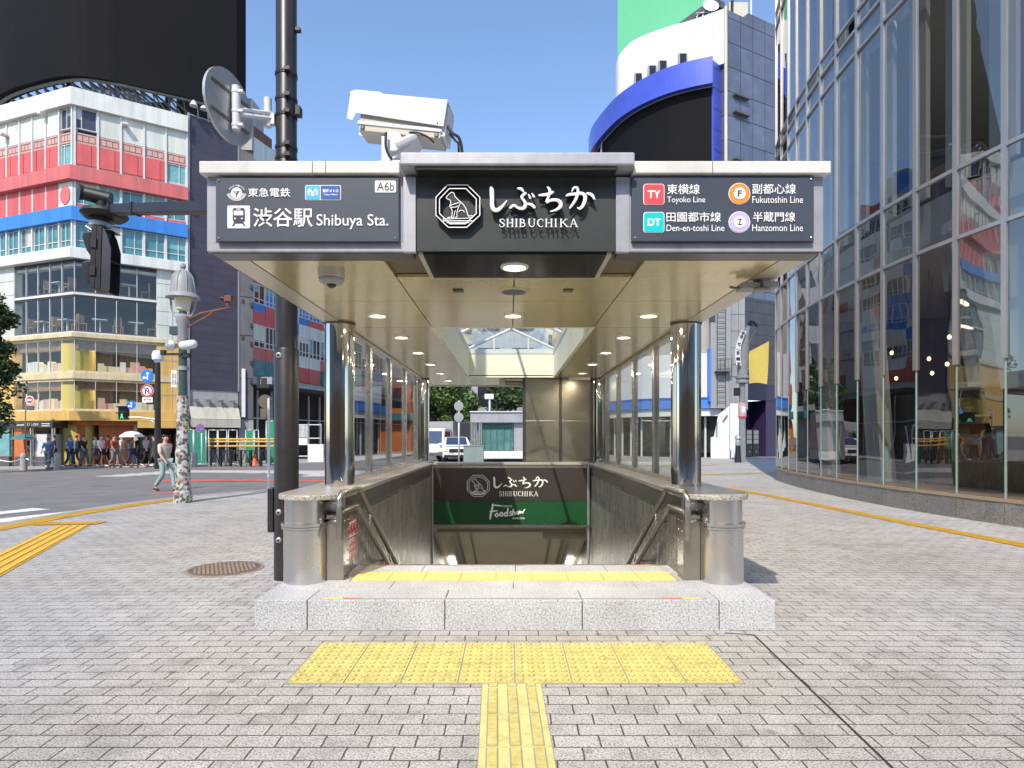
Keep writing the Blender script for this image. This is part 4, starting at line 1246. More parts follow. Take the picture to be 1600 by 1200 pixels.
# ------------------------------------------------------------------ fittings on the canopy
# roof security camera
sc_ = thing('security_camera', 'white boxy security camera in a sunshield on the canopy roof', 'camera', (-0.60, 3.75, 2.77))
Mc = Matrix.Translation((-0.668, 3.78, 3.235)) @ Matrix.Rotation(R(-6), 4, 'Z') @ Matrix.Rotation(R(8.5), 4, 'Y')
m_ = MB()
prof = [(-0.30, 0.105), (-0.27, 0.118), (-0.12, 0.118), (-0.10, 0.108), (0.30, 0.108), (0.30, -0.052), (-0.245, -0.022), (-0.262, -0.07), (-0.30, -0.06)]
for ya, yb in ((-0.105, -0.100), (0.100, 0.105)):
    m_.prism(prof, ya, yb, 0, Mc, ax='y')
m_.box(-0.27, -0.11, -0.10, 0.10, 0.113, 0.118, 0, Mc); m_.box(-0.11, 0.30, -0.10, 0.10, 0.103, 0.108, 0, Mc)
m_.build('sunshield', M['white_enamel'], sc_, bevel=0.003)
m_ = MB()
m_.box(-0.225, 0.285, -0.085, 0.085, -0.115, 0.085, 0, Mc)
m_.box(-0.235, 0.290, -0.092, 0.092, -0.080, -0.058, 1, Mc); m_.box(0.285, 0.31, -0.08, 0.08, -0.10, 0.08, 1, Mc)
for xx in (-0.2, 0.26):
    m_.box(xx - 0.012, xx + 0.012, -0.094, -0.085, -0.11, -0.085, 2, Mc)
hb = m_.build('housing', [M['beige_plastic'], M['white_enamel'], M['steel_dark']], sc_, bevel=0.003)
m_ = MB(); m_.box(-0.228, -0.225, -0.06, 0.06, -0.06, 0.06, 0, Mc); m_.build('lens_window', M['black_gloss'], hb)
m_ = MB()
for xx, zz in ((-0.21, -0.035), (0.26, -0.035)):
    m_.sphere(Mc @ Vector((xx, -0.106, zz)), 0.005, 8)
m_.build('screw', M['steel_dark'], hb)
m_ = MB()
Mb = Matrix.Translation((-0.668, 3.78, 3.235)) @ Matrix.Rotation(R(-6), 4, 'Z')
m_.prism([(-0.10, -0.30), (-0.10, -0.115), (0.14, -0.115), (0.06, -0.20)], -0.07, 0.07, 0, Mb, ax='y')
m_.prism([(-0.22, -0.48), (0.08, -0.48), (0.02, -0.27), (-0.13, -0.27), (-0.19, -0.36)], -0.08, 0.08, 0, Mb, ax='y')
m_.cyl((-0.70, 3.69, 3.075), (-0.70, 3.86, 3.075), 0.058, n=24)
m_.tube([(-0.68, 3.69, 3.05), (-0.56, 3.70, 3.11)], 0.026, 8)
m_.box(-0.85, -0.52, 3.62, 3.92, 2.70, 2.76)
m_.build('bracket', M['white_enamel'], sc_)
m_ = MB()
m_.tube(spline([(-0.375, 3.70, 3.17), (-0.34, 3.69, 3.12), (-0.30, 3.70, 3.09), (-0.285, 3.72, 2.98), (-0.30, 3.75, 2.76)]), 0.009, 8); m_.cut()
m_.tube(spline([(-0.375, 3.76, 3.16), (-0.33, 3.76, 3.11), (-0.31, 3.76, 3.06), (-0.31, 3.78, 2.76)]), 0.007, 8); m_.cut()
m_.tube(spline([(-0.60, 3.68, 3.12), (-0.55, 3.67, 3.115), (-0.49, 3.67, 3.09), (-0.45, 3.68, 3.06)]), 0.006, 8); m_.cut()
m_.tube(spline([(-0.735, 3.66, 3.11), (-0.735, 3.65, 3.03), (-0.72, 3.65, 2.98), (-0.70, 3.66, 2.95)]), 0.008, 8); m_.cut()
m_.build_cut('cable', M['rubber'], sc_)
# dome camera under the ceiling
dc = thing('dome_camera', 'grey dome camera fixed under the cream canopy ceiling', 'camera', (-1.066, 3.68, 2.302))
m_ = MB(); m_.lathe([(0.078, 0), (0.078, -0.05), (0.070, -0.056)], (0, 0, 0), 28); m_.build('base', M['trim_grey'], dc, local=True)
m_ = MB(); m_.lathe([(0.074, -0.056), (0.072, -0.072), (0.055, -0.088), (0.03, -0.092)], (0, 0, 0), 28); bz = m_.build('bezel', M['paint_grey'], dc, local=True)
m_ = MB(); m_.sphere((0, 0, -0.085), 0.030, 14); m_.build('lens_dome', M['black_gloss'], dc, local=True)
# fixture under the right eave
ff = thing('eave_floodlight', 'grey twin floodlight bracketed under the canopy edge', 'floodlight', (1.58, 3.94, 2.24))
m_ = MB()
m_.box(1.47, 1.585, 3.88, 4.00, 2.238, 2.276, 0); m_.box(1.60, 1.70, 3.87, 4.01, 2.240, 2.280, 0); m_.box(1.545, 1.64, 3.85, 3.90, 2.215, 2.235, 0)
m_.build('lamp_body', M['paint_grey'], ff, bevel=0.006)
m_ = MB(); m_.tube([(1.47, 3.93, 2.25), (1.44, 3.93, 2.25), (1.41, 3.93, 2.258)], 0.008, 8); m_.cut(); m_.box(1.585, 1.60, 3.88, 4.0, 2.232, 2.30, 0); m_.cut()
m_.build_cut('bracket', M['steel_dark'], ff)
# ================================================================== buildings across the street
def pal(name, *a, **k): return M[name] if name in M else mat(name, *a, **k)
mat('bld_white', (0.66, 0.68, 0.64), 0.55, var=0.06, vscale=0.8, streak=0.22)
mat('bld_offwhite', (0.60, 0.63, 0.57), 0.6, var=0.08, vscale=1.5, streak=0.22)
mat('bld_pink', (0.58, 0.34, 0.30), 0.6, var=0.08, streak=0.22)
mat('bld_red', (0.60, 0.105, 0.105), 0.55, var=0.1, vscale=1.2, streak=0.22)
mat('bld_redtrim', (0.58, 0.14, 0.135), 0.55, var=0.08, vscale=1.0, streak=0.22)
mat('bld_blue', (0.035, 0.21, 0.60), 0.45, var=0.06, streak=0.22)
mat('bld_frame', (0.60, 0.60, 0.58), 0.5, var=0.06)
mat('bld_teal', (0.05, 0.20, 0.23), 0.2, var=0.3, vscale=2, spec=0.8)
mat('bld_teal_light', (0.16, 0.36, 0.38), 0.3, var=0.2, vscale=3)
mat('bld_yellow', (0.66, 0.42, 0.12), 0.55, var=0.08, vscale=0.8, streak=0.22)
mat('bld_cream', (0.62, 0.53, 0.33), 0.6, var=0.08, streak=0.22)
mat('bld_orange', (0.55, 0.16, 0.035), 0.55, var=0.15, vscale=0.8, streak=0.22)
mat('bld_navy', (0.05, 0.05, 0.09), 0.3, var=0.2)
pattern_mat('bld_purple', 3.0, 0.42, (0.062, 0.052, 0.078), (0.052, 0.044, 0.068), (0.04, 0.035, 0.05), 0.02, 0.5)
mat('bld_dark', (0.025, 0.024, 0.026), 0.6, var=0.2)
mat('bld_wood', (0.26, 0.15, 0.075), 0.55, var=0.25, vscale=3)
mat('gold_leaf', (0.62, 0.42, 0.10), 0.5, col2=(0.45, 0.45, 0.12), vscale=5, bump=0.6, bscale=12)
mat('screen_black', (0.006, 0.006, 0.007), 0.8, var=0.2, vscale=0.15, spec=0.15)
mat('concrete', (0.36, 0.355, 0.34), 0.75, var=0.15, vscale=0.6, streak=0.22)
mat('grey_panel', (0.30, 0.30, 0.31), 0.45, 0.2, var=0.1, vscale=1, streak=0.22)
mat('grey_dark', (0.10, 0.10, 0.105), 0.5, var=0.2, vscale=1, streak=0.22)
mat('window_dark', (0.02, 0.024, 0.028), 0.08, var=0.3, spec=0.9)
mat('cream_wall', (0.56, 0.53, 0.44), 0.6, var=0.08, vscale=0.8, streak=0.22)
mat('warm_light', (0.9, 0.7, 0.4), 0.5, emit=(1.0, 0.72, 0.35), estr=2.0)

def zc(v): return CAMZ + (682 - v) * 31.0 / 960.0
C0 = (-21.99, 31.0)
FR = Face(C0, (-17.70, 33.8)); FL = Face(C0, (-32.0, 34.6), flip=True)
LR = FR.L; LL = 10.5
cb = thing('corner_building', 'narrow corner building banded in white, red, blue and yellow', 'building', (-22, 33, -0.2))
def both(mb, z0, z1, d0, d1, mi=0, r=None, l=None):
    if r is not False: FR.bx(mb, (0 if r is None else r[0]), (LR if r is None else r[1]), z0, z1, d0, d1, mi)
    if l is not False: FL.bx(mb, (0 if l is None else l[0]), (LL if l is None else l[1]), z0, z1, d0, d1, mi)
def corner_band(mb, z0, z1, d, mi=0, inn=0.3):
    """continuous band round the corner, mitred"""
    def off(dd):
        n1, n2 = FR.n, FL.n
        b_ = (n1 + n2); b_.normalize()
        k = dd / b_.dot(n1)
        return Vector((C0[0], C0[1], 0)) + b_ * k
    pe = FR.P(LR, d, 0); pl = FL.P(LL, d, 0); pei = FR.P(LR, -inn, 0); pli = FL.P(LL, -inn, 0)
    c, ci = off(d), off(-inn)
    mb.prism([(pl.x, pl.y), (c.x, c.y), (pe.x, pe.y), (pei.x, pei.y), (ci.x, ci.y), (pli.x, pli.y)], z0, z1, mi)
UR = [115, 153, 189, 225, 259, 292]
SR = [FR.s_at(u) for u in UR]
UL = [114, 94, 73, 52, 32, 12, -8, -28, -48, -68]
SL = [FL.s_at(u) for u in UL]
m_ = MB()
plan_in = [FR.P(0.0, -0.30, 0), FR.P(LR - 0.02, -0.30, 0), FR.P(LR - 0.02, -8, 0), FL.P(LL, -8, 0), FL.P(LL, -0.30, 0)]
ci = [(p.x, p.y) for p in plan_in]
m_.prism(ci, zc(402), zc(140), 0)
m_.prism([(p.x, p.y) for p in (FR.P(LR - 0.02, -4.0, 0), FR.P(LR - 0.02, -8, 0), FL.P(LL, -8, 0), FL.P(LL, -4.0, 0))], -0.2, zc(402), 1)
m_.build('wall', [M['bld_teal'], M['bld_dark']], cb)
m_ = MB(); corner_band(m_, zc(166), zc(139), 0.25, 0, 1.2); m_.build('parapet', M['bld_white'], cb, bevel=0.02)
m_ = MB()
for S, F in ((SR, FR), (SL, FL)):
    for i in range(len(S) - 1):
        if i == 0: continue
        F.bx(m_, S[i] + 0.02, S[i + 1] - 0.02, zc(205), zc(166), -0.3, 0.02, 0); m_.cut()
m_.build_cut('white_panel', M['bld_offwhite'], cb)
m_ = MB()
for S, F in ((SR, FR), (SL, FL)):
    for i in range(len(S) - 1):
        F.bx(m_, S[i] + 0.02, S[i + 1] - 0.02, zc(222), zc(205.6), -0.3, 0.02, 0)
        a, b = S[i] + 0.12, S[i + 1] - 0.12
        for z0, z1, x0, x1 in ((zc(219), zc(218), a, b), (zc(209), zc(208), a, b)): F.bx(m_, x0, x1, z0, z1, 0.02, 0.03, 1)
        for q in (0.0, 0.33, 0.66, 1.0):
            x = a + (b - a) * q; F.bx(m_, x - 0.012, x + 0.012, zc(218), zc(209), 0.02, 0.03, 1)
        m_.cut()
m_.build_cut('pink_panel', [M['bld_pink'], M['rust']], cb)
m_ = MB()
for S, F in ((SR, FR), (SL, FL)):
    for i in range(len(S) - 1):
        if (F is FR and i == 4) or (F is FL and i == 0): continue
        F.bx(m_, S[i] + 0.02, S[i + 1] - 0.02, zc(255), zc(222.6), -0.3, 0.05, 0)
        x = S[i] + (S[i + 1] - S[i]) * 0.7
        F.bx(m_, x - 0.02, x + 0.02, zc(255), zc(223), 0.05, 0.075, 0); m_.cut()
for i in range(1, 6):   # red storey of the left face behind the blue band
    FL.bx(m_, SL[i] + 0.02, SL[i + 1] - 0.02, zc(322), zc(283), -0.3, 0.05, 0); m_.cut()
m_.build_cut('red_panel', M['bld_red'], cb)
m_ = MB(); corner_band(m_, zc(283), zc(261), 0.35, 0); m_.build('red_cornice', M['bld_redtrim'], cb, bevel=0.02)
m_ = MB(); corner_band(m_, zc(345), zc(323), 0.22, 0); m_.build('blue_band', M['bld_blue'], cb, bevel=0.02)
m_ = MB(); FR.bx(m_, 0, LR, zc(323), zc(317), -0.3, 0.03, 0); m_.build('red_strip', M['bld_red'], cb)
m_ = MB(); corner_band(m_, zc(404), zc(387.5), 0.30, 0); m_.build('white_ledge', M['bld_white'], cb, bevel=0.02)
# vertical mullions of the upper storeys
m_ = MB()
for S, F in ((SR, FR), (SL, FL)):
    for x in S:
        if x < 0.02: x = 0.05
        F.bx(m_, x - 0.045, x + 0.045, zc(261), zc(166), -0.2, 0.08, 0); m_.cut()
        F.bx(m_, x - 0.045, x + 0.045, zc(323), zc(283), -0.2, 0.055 if F is FL else 0.08, 0); m_.cut()
        F.bx(m_, x - 0.045, x + 0.045, zc(387.5), zc(345), -0.2, 0.08, 0); m_.cut()
m_.build_cut('mullion', M['bld_frame'], cb)
WR = random.Random(99)
# windows
def window(F, s0, s1, z0, z1, parent, fm='bld_frame', pm='bld_teal', split=(0.62,), trans=None, t=0.035, d=-0.06):
    m_ = MB()
    F.bx(m_, s0, s1, z0, z0 + t, d - 0.1, d + 0.05); F.bx(m_, s0, s1, z1 - t, z1, d - 0.1, d + 0.05)
    F.bx(m_, s0, s0 + t, z0 + t, z1 - t, d - 0.1, d + 0.05); F.bx(m_, s1 - t, s1, z0 + t, z1 - t, d - 0.1, d + 0.05)
    for q in split:
        x = s0 + (s1 - s0) * q; F.bx(m_, x - t / 2, x + t / 2, z0 + t, z1 - t, d - 0.1, d + 0.045)
    if trans is not None:
        zz = z0 + (z1 - z0) * trans; F.bx(m_, s0 + t, s1 - t, zz - t / 2, zz + t / 2, d - 0.1, d + 0.04)
    o = m_.build('window', M[fm], parent)
    m_ = MB(); F.bx(m_, s0 + t, s1 - t, z0 + t, z1 - t, d - 0.05, d)
    po = m_.build('pane', M[pm], o)
    r_ = WR.random()
    if r_ < 0.45 and z1 - z0 > 0.8 and split:
        m_ = MB(); q_ = WR.choice((split[0], 1.0)); F.bx(m_, s0 + t, s0 + (s1 - s0) * q_ - t, z1 - t - (z1 - z0) * WR.uniform(0.2, 0.7), z1 - t, d - 0.02, d + 0.012)
        m_.build('blind', M[WR.choice(('bld_offwhite', 'bld_teal_light', 'cream_wall'))], o)
    return o
window(FR, SR[0] + 0.08, SR[1] - 0.05, zc(199), zc(166.5), cb, pm='bld_navy', split=(0.28,))
window(FL, SL[0] + 0.08, SL[1] - 0.05, zc(199), zc(166.5), cb, pm='bld_navy', split=(0.5,))
window(FR, SR[4] + 0.05, SR[5] - 0.05, zc(255), zc(223), cb, pm='bld_teal_light', split=(0.65,))
window(FL, SL[0] + 0.08, SL[1] - 0.05, zc(255), zc(223), cb, pm='bld_teal_light', split=(0.7,))
for i in range(5):
    window(FR, SR[i] + 0.05, SR[i + 1] - 0.05, zc(317), zc(283.5), cb, pm=('bld_teal', 'bld_teal_light')[i % 2], split=(0.4,))
    window(FR, SR[i] + 0.05, SR[i + 1] - 0.05, zc(386.5), zc(345.5), cb, pm='bld_teal', split=(0.6,), trans=0.3)
    window(FR, SR[i] + 0.05, SR[i + 1] - 0.05, zc(261), zc(255.5), cb, pm='bld_teal_light', split=())
for i in range(9):
    window(FL, SL[i] + 0.05, SL[i + 1] - 0.05, zc(386.5), zc(345.5), cb, pm='bld_teal', split=(0.6,), trans=0.3)
    window(FL, SL[i] + 0.05, SL[i + 1] - 0.05, zc(261), zc(255.5), cb, pm='bld_teal_light', split=())
for i in (6, 7, 8): window(FL, SL[i] + 0.05, SL[i + 1] - 0.05, zc(322), zc(283.5), cb, pm='window_dark', split=(0.5,))
# round white plate with a red disc at the corner of the red storey
m_ = MB(); FL.bx(m_, 0.02, SL[1] - 0.05, zc(322), zc(283.5), -0.3, 0.06, 0)
c_ = FL.P((SL[1]) / 2, 0.07, zc(305))
m_.prism([(SL[1] / 2 + 0.36 * math.cos(2 * math.pi * k / 10), zc(304) + 0.48 * math.sin(2 * math.pi * k / 10)) for k in range(10)], 0.06, 0.10, 1, FL.M, ax='y')
m_.build('corner_plate', [M['bld_white'], M['bld_redtrim']], cb)
m_ = MB()
for F, u, v in ((FR, 195, 180), (FL, 73, 172), (FL, 13, 190)):
    s_ = F.s_at(u); F.bx(m_, s_ - 0.13, s_ + 0.13, zc(v), zc(v - 3), 0.02, 0.4); m_.cut()
m_.build_cut('vent_hood', M['bld_frame'], cb)
# glazed restaurant storeys
def storey(z0, z1, name, wallm, ceilm, side, backd=-3.5, ledge=None):
    m_ = MB()
    both(m_, z0, z0 + 0.12, -4.0, -0.02, 0); both(m_, z1 - 0.12, z1, -4.0, -0.02, 1)
    FR.bx(m_, 1.2, LR, z0 + 0.12, z1 - 0.12, -4.0, backd, 2); FL.bx(m_, 1.2, LL, z0 + 0.12, z1 - 0.12, -4.0, backd, 2)
    o = m_.build(name, [M[wallm], M[ceilm], M['bld_dark']], cb)
    return o
sG0, sG1 = FL.s_at(22), FR.s_at(245)
def sheet(mb, F, s0, s1, z0, z1, d=-0.055): mb.quad(F.P(s0, d, z0), F.P(s1, d, z0), F.P(s1, d, z1), F.P(s0, d, z1))
def room_lamp(parent, F, s_, d, z, watts, col=(1.0, 0.8, 0.55)):
    l_ = bpy.data.lights.new('interior_light', 'AREA'); l_.shape = 'RECTANGLE'; l_.size = 2.6; l_.size_y = 0.5; l_.energy = watts; l_.color = col
    o_ = bpy.data.objects.new('interior_light', l_); COL.objects.link(o_); o_.parent = parent
    p_ = F.P(s_, d, z - 0.05); o_.location = p_; o_.rotation_euler = (0, 0, math.atan2(F.t.y, F.t.x))
z1a, z1b, z2b = zc(404), zc(457.5), zc(519)
for (za, zb) in ((z1b, z1a), (z2b, z1b - 0.06)):
    st = storey(za, zb, 'dark_room', 'grey_dark', 'bld_dark', None)
    m_ = MB()
    sheet(m_, FR, 0.02, sG1, za + 0.12, zb - 0.05); sheet(m_, FL, 0.02, sG0, za + 0.12, zb - 0.05)
    m_.build('pane', M['glass_shop'], st)
    m_ = MB()
    for k in range(5): x = sG1 * (k + 0.0) / 4.0; FR.bx(m_, max(x, 0.03) - 0.015, max(x, 0.03) + 0.015, za, zb, -0.09, -0.02)
    for k in range(1, 6): x = sG0 * k / 5.0; FL.bx(m_, x - 0.015, x + 0.015, za, zb, -0.09, -0.02)
    FR.bx(m_, 0, sG1, za - 0.06, za + 0.06, -0.1, 0.0); FL.bx(m_, 0, sG0, za - 0.06, za + 0.06, -0.1, 0.0)
    m_.build('glazing_bar', M['bld_frame'], st)
    room_lamp(st, FR, 2.2, -1.4, zb - 0.13, 18); room_lamp(st, FL, 2.4, -1.6, zb - 0.13, 18)
m_ = MB(); both(m_, zc(414), zc(410), -0.4, -0.12, 0, (0.05, sG1), (0.05, sG0)); m_.build('cornice_light', M['bld_cream'], cb)
def chair_table(m_, F, s_, d, z):
    F.bx(m_, s_ - 0.35, s_ + 0.35, z + 0.7, z + 0.74, d - 0.3, d + 0.3, 0); F.bx(m_, s_ - 0.04, s_ + 0.04, z, z + 0.7, d - 0.04, d + 0.04, 0)
    for q in (-0.75, 0.75):
        F.bx(m_, s_ + q - 0.2, s_ + q + 0.2, z + 0.42, z + 0.47, d - 0.2, d + 0.2, 1); F.bx(m_, s_ + q * 1.25 - 0.03, s_ + q * 1.25 + 0.03, z + 0.47, z + 0.95, d - 0.2, d + 0.2, 1)
        for a in (-0.17, 0.17):
            for b in (-0.17, 0.17): F.bx(m_, s_ + q + a - 0.02, s_ + q + a + 0.02, z, z + 0.42, d + b - 0.02, d + b + 0.02, 1)
m_ = MB()
for F, s_, z in ((FR, 1.1, z2b + 0.12), (FR, 2.7, z2b + 0.12), (FL, 1.6, z2b + 0.12), (FL, 3.4, z2b + 0.12), (FR, 2.4, z1b + 0.12), (FL, 2.2, z1b + 0.12)): chair_table(m_, F, s_, -0.8, z)
m_.build('restaurant_furniture', [M['bld_offwhite'], M['bld_wood']], cb)
zy = [zc(525), zc(582), zc(590), zc(642)]
m_ = MB(); corner_band(m_, zc(526), zc(519.5), 0.12, 0); corner_band(m_, zc(591), zc(582), 0.05, 0); m_.build('yellow_ledge', M['bld_cream'], cb)
m_ = MB(); corner_band(m_, zc(657), zc(642), 0.35, 0); m_.build('yellow_awning_band', M['bld_yellow'], cb)
sG0y = FL.s_at(22)
for (za, zb) in ((zc(582), zc(526)), (zc(642), zc(591))):
    st = storey(za, zb, 'yellow_room', 'bld_cream', 'bld_cream', None, -3.0)
    m_ = MB(); both(m_, zb - 0.12 - (zb - za) * 0.26, zb - 0.12, -0.5, -0.25, 0, (0.05, sG1), (0.05, sG0y)); m_.build('ceiling_fascia', M['bld_wood'], st)
    m_ = MB(); sheet(m_, FR, 0.02, sG1, za + 0.05, zb - 0.02); sheet(m_, FL, 0.02, sG0y, za + 0.05, zb - 0.02); m_.build('pane', M['glass_shop'], st)
    m_ = MB()
    for k in range(5): x = sG1 * k / 4.0; FR.bx(m_, max(x, 0.03) - 0.012, max(x, 0.03) + 0.012, za, zb, -0.09, -0.03)
    for k in range(1, 6): x = sG0y * k / 5.0; FL.bx(m_, x - 0.012, x + 0.012, za, zb, -0.09, -0.03)
    m_.build('glazing_bar', M['bld_frame'], st)
    m_ = MB(); q_ = FR.P(0.15, -1.0, 0); m_.cyl((q_.x, q_.y, za), (q_.x, q_.y, zb - 0.3), 0.72, n=28); m_.build('gold_column', M['gold_leaf'], st)
    m_ = MB(); rnd = random.Random(int(za * 10))
    for F, a, b in ((FR, 1.0, sG1 - 0.1), (FL, 1.0, sG0y - 0.2)):
        x = a
        while x < b - 0.2:
            w_ = rnd.uniform(0.2, 0.5); h_ = rnd.uniform(0.3, 0.62)
            F.bx(m_, x, min(x + w_, b), za + 0.12, za + 0.12 + h_, -0.55 - rnd.random() * 0.3, -0.45 - rnd.random() * 0.02, rnd.choice((0, 0, 1, 2)))
            x += w_ * 0.9
    m_.build('low_partition', [M['bld_cream'], M['bld_pink'], M['bld_offwhite']], st)
    room_lamp(st, FR, 2.2, -1.2, zb - 0.13, 60); room_lamp(st, FL, 2.4, -1.4, zb - 0.13, 60)
m_ = MB()
for F, a, b in ((FR, sG1, LR), (FL, sG0, LL)):
    F.bx(m_, a, b, zc(519), zc(404), -0.4, 0.0, 0)
    for k in range(1, 5):
        zz = zc(404) + (zc(519) - zc(404)) * k / 5; F.bx(m_, a, b, zz - 0.012, zz + 0.012, -0.3, 0.008, 2)
    m_.cut()
FL.bx(m_, sG0y, LL, zc(642), zc(526), -0.4, 0.0, 1); m_.cut()
FR.bx(m_, sG1, LR, zc(642), zc(526), -0.4, 0.0, 1)
for k in range(1, 4):
    zz = zc(526) + (zc(642) - zc(526)) * k / 4; FR.bx(m_, sG1, LR, zz - 0.012, zz + 0.012, -0.3, 0.008, 2)
x = (sG1 + LR) / 2; FR.bx(m_, x - 0.012, x + 0.012, zc(642), zc(404), -0.3, 0.009, 2); m_.cut()
m_.build_cut('side_panel', [M['bld_offwhite'], M['bld_yellow'], M['grey_panel']], cb)
# street level: orange front with shop openings
m_ = MB()
both(m_, -0.3, zc(657), -3.9, -3.2, 2)
FL.bx(m_, 1.8, LL, -0.3, zc(657), -0.5, -0.2, 0); FL.bx(m_, 0.0, 0.2, -0.3, zc(657), -0.7, -0.3, 0)
FR.bx(m_, 1.05, 2.6, -0.3, zc(657), -0.9, -0.4, 0); FR.bx(m_, 2.6, 2.75, -0.3, zc(657), -0.5, -0.1, 1)
both(m_, zc(664), zc(657), -0.6, -0.1, 0)
m_.build('orange_front', [M['bld_orange'], M['bld_cream'], M['bld_wood']], cb)
m_ = MB(); q_ = FR.P(0.2, -1.0, 0); m_.cyl((q_.x, q_.y, -0.3), (q_.x, q_.y, zc(662)), 0.70, n=28); m_.build('gold_column', M['gold_leaf'], cb)
m_ = MB()
FR.bx(m_, 2.75, LR, zc(668), zc(657.5), -0.3, 0.5, 0); FR.bx(m_, 2.8, LR, -0.3, zc(668), -2.5, -2.4, 1)
for k in range(5): FR.bx(m_, 2.95 + k * 0.42, 3.2 + k * 0.42, 0.3, 1.4, -2.3, -2.1, 2 if k < 3 else 3)
m_.build('shop_front', [M['bld_yellow'], M['bld_dark'], M['grey_panel'], M['bld_red']], cb)

# billboard and its truss
bbp = [at(0, 0, 33.1)[:2], at(50, 0, 32.0)[:2], at(107, 0, 31.4)[:2], at(160, 0, 31.7)[:2], at(202, 0, 32.2)[:2], at(295, 0, 33.5)[:2], at(370, 0, 34.8)[:2]]
bbp = [(-34, 38)] + [(-30.0, 34.9)] + bbp
bbp = spline(bbp, 4)
bb = thing('rooftop_billboard', 'huge blank black billboard curving over the corner building roof', 'billboard', (-21, 34, 19))
m_ = MB()
back = [(x + 0.28, y + 0.55) for x, y in bbp]
m_.prism(list(bbp) + back[::-1], 19.75, 31, 0)
m_.build('screen', M['screen_black'], bb)
m_ = MB()
m_.tube([(x + 0.2, y + 0.25, 19.68) for x, y in bbp], 0.09, 8)
m_.build('lower_rim', M['grey_dark'], bb)
m_ = MB(); rnd = random.Random(3)
arc = [(x + 0.9, y + 1.2) for x, y in bbp]
top = [(x + 0.3, y + 0.4, 19.7) for x, y in bbp]
for i in range(4, len(bbp) - 6):
    a = (*arc[i], 18.7); b = top[i]; c = top[min(i + 1, len(top) - 1)]; a2 = (*arc[i + 1], 18.7)
    m_.tube([a, b], 0.05, 6); m_.tube([a, c], 0.035, 6); m_.tube([a2, b], 0.03, 6)
    m_.tube([a, a2], 0.05, 6)
    m_.tube([b, (arc[i][0] + 1.2, arc[i][1] + 2.5, 18.7)], 0.05, 6)
for x, y in ((-21.2, 33.2), (-18.9, 34.0), (-24, 33.5)):
    m_.tube([(x, y, 18.2), (x, y, 21)], 0.14, 8)
m_.build('truss', M['grey_dark'], bb)
rh = thing('roof_plant_room', 'grey rooftop plant room with a railing under the black billboard', 'plant room', (-18.5, 35.5, 18.6))
m_ = MB(); m_.box(-19.4, -15.0, 35.8, 37.5, 18.0, 21.0, 0); m_.build('wall', M['concrete'], rh)
m_ = MB()
for k in range(26):
    x = -19.6 + k * 0.16; y = 34.2 + k * 0.075; m_.tube([(x, y, 18.5), (x, y, 19.3)], 0.018, 6)
m_.tube([(-19.6, 34.2, 19.3), (-15.6, 36.08, 19.3)], 0.03, 6)
m_.build('railing', M['grey_dark'], rh)
for k, u in enumerate((225, 238, 254)):
    q = at(u, 150, 35.4)
    ac = thing('air_conditioner', ('grey rooftop air conditioner unit beside the truss', 'grey rooftop air conditioner unit in the middle of three', 'grey rooftop air conditioner unit beside the purple wall')[k], 'air conditioner', (q[0], 35.3, 19.6), group='air conditioners on the corner building roof')
    m_ = MB(); m_.box(-0.22, 0.22, 0, 0.3, 0, 0.9); m_.build('case', M['paint_grey'], ac, local=True)
    m_ = MB(); m_.lathe([(0.17, 0), (0.17, 0.02), (0.05, 0.02)], (0, 0, 0), 16, 0, Matrix.Translation((0, 0, 0.55)) @ Matrix.Rotation(R(90), 4, 'X')); m_.build('fan_grille', M['bld_dark'], ac, local=True)

# purple clad wall building
FP = Face((-17.66, 33.86), (-15.75, 35.7))
pb = thing('purple_building', 'tall dark purple clad wall building with a pale street canopy', 'building', (-17, 36, 0))
zt = Z(180, 33.9); zb_ = Z(610, 34.8)
m_ = MB(); FP.bx(m_, 0.0, FP.L, zb_, zt, -6, 0.0, 0); m_.build('cladding', M['bld_purple'], pb)
m_ = MB(); FP.bx(m_, -0.08, 0.02, -0.2, zt + 0.1, -0.4, 0.06); FP.bx(m_, FP.L - 0.03, FP.L + 0.04, zb_, zt, -0.3, 0.05); FP.bx(m_, 0.03, FP.L, zt, zt + 0.06, -0.3, 0.05); m_.build('edge_trim', M['paint_grey'], pb)
m_ = MB()
FP.bx(m_, 0.03, FP.L, Z(636, 34.8), zb_, -6, -0.05, 0)
FP.bx(m_, 0.03, FP.L, -0.3, Z(668, 34.8), -6, -0.9, 2)
q = [FP.P(0.0, 0.05, Z(636, 34.8)), FP.P(FP.L, 0.05, Z(636, 34.8)), FP.P(FP.L, 0.35, Z(655, 34.8)), FP.P(0.0, 0.35, Z(655, 34.8))]
m_.quad(*[tuple(p) for p in q], mi=1)
FP.bx(m_, 0.0, FP.L, Z(668, 34.8), Z(655.2, 34.8), -0.9, 0.34, 1)
m_.build('street_canopy', [M['concrete'], M['cream_wall'], M['grey_dark']], pb)
for k in range(4):
    s_ = FP.L * (0.12 + 0.25 * k)
    q = FP.P(s_, 0.12, Z(633, 34.8))
    fl = thing('wall_floodlight', 'small floodlight on the pale street canopy, %s along it' % ('first', 'second', 'third', 'last')[k], 'floodlight', tuple(q), group='floodlights on the pale street canopy')
    m_ = MB(); m_.lathe([(0.16, 0.30), (0.13, 0.22), (0.05, 0.16), (0.03, 0.0)], (0, 0, 0), 14); m_.build('shade', M['galv'], fl, local=True)
    m_ = MB(); m_.lathe([(0.14, 0.285), (0.0, 0.285)], (0, 0, 0), 14); m_.build('lens', M['lamp_opal'], fl, local=True)
m_ = MB()
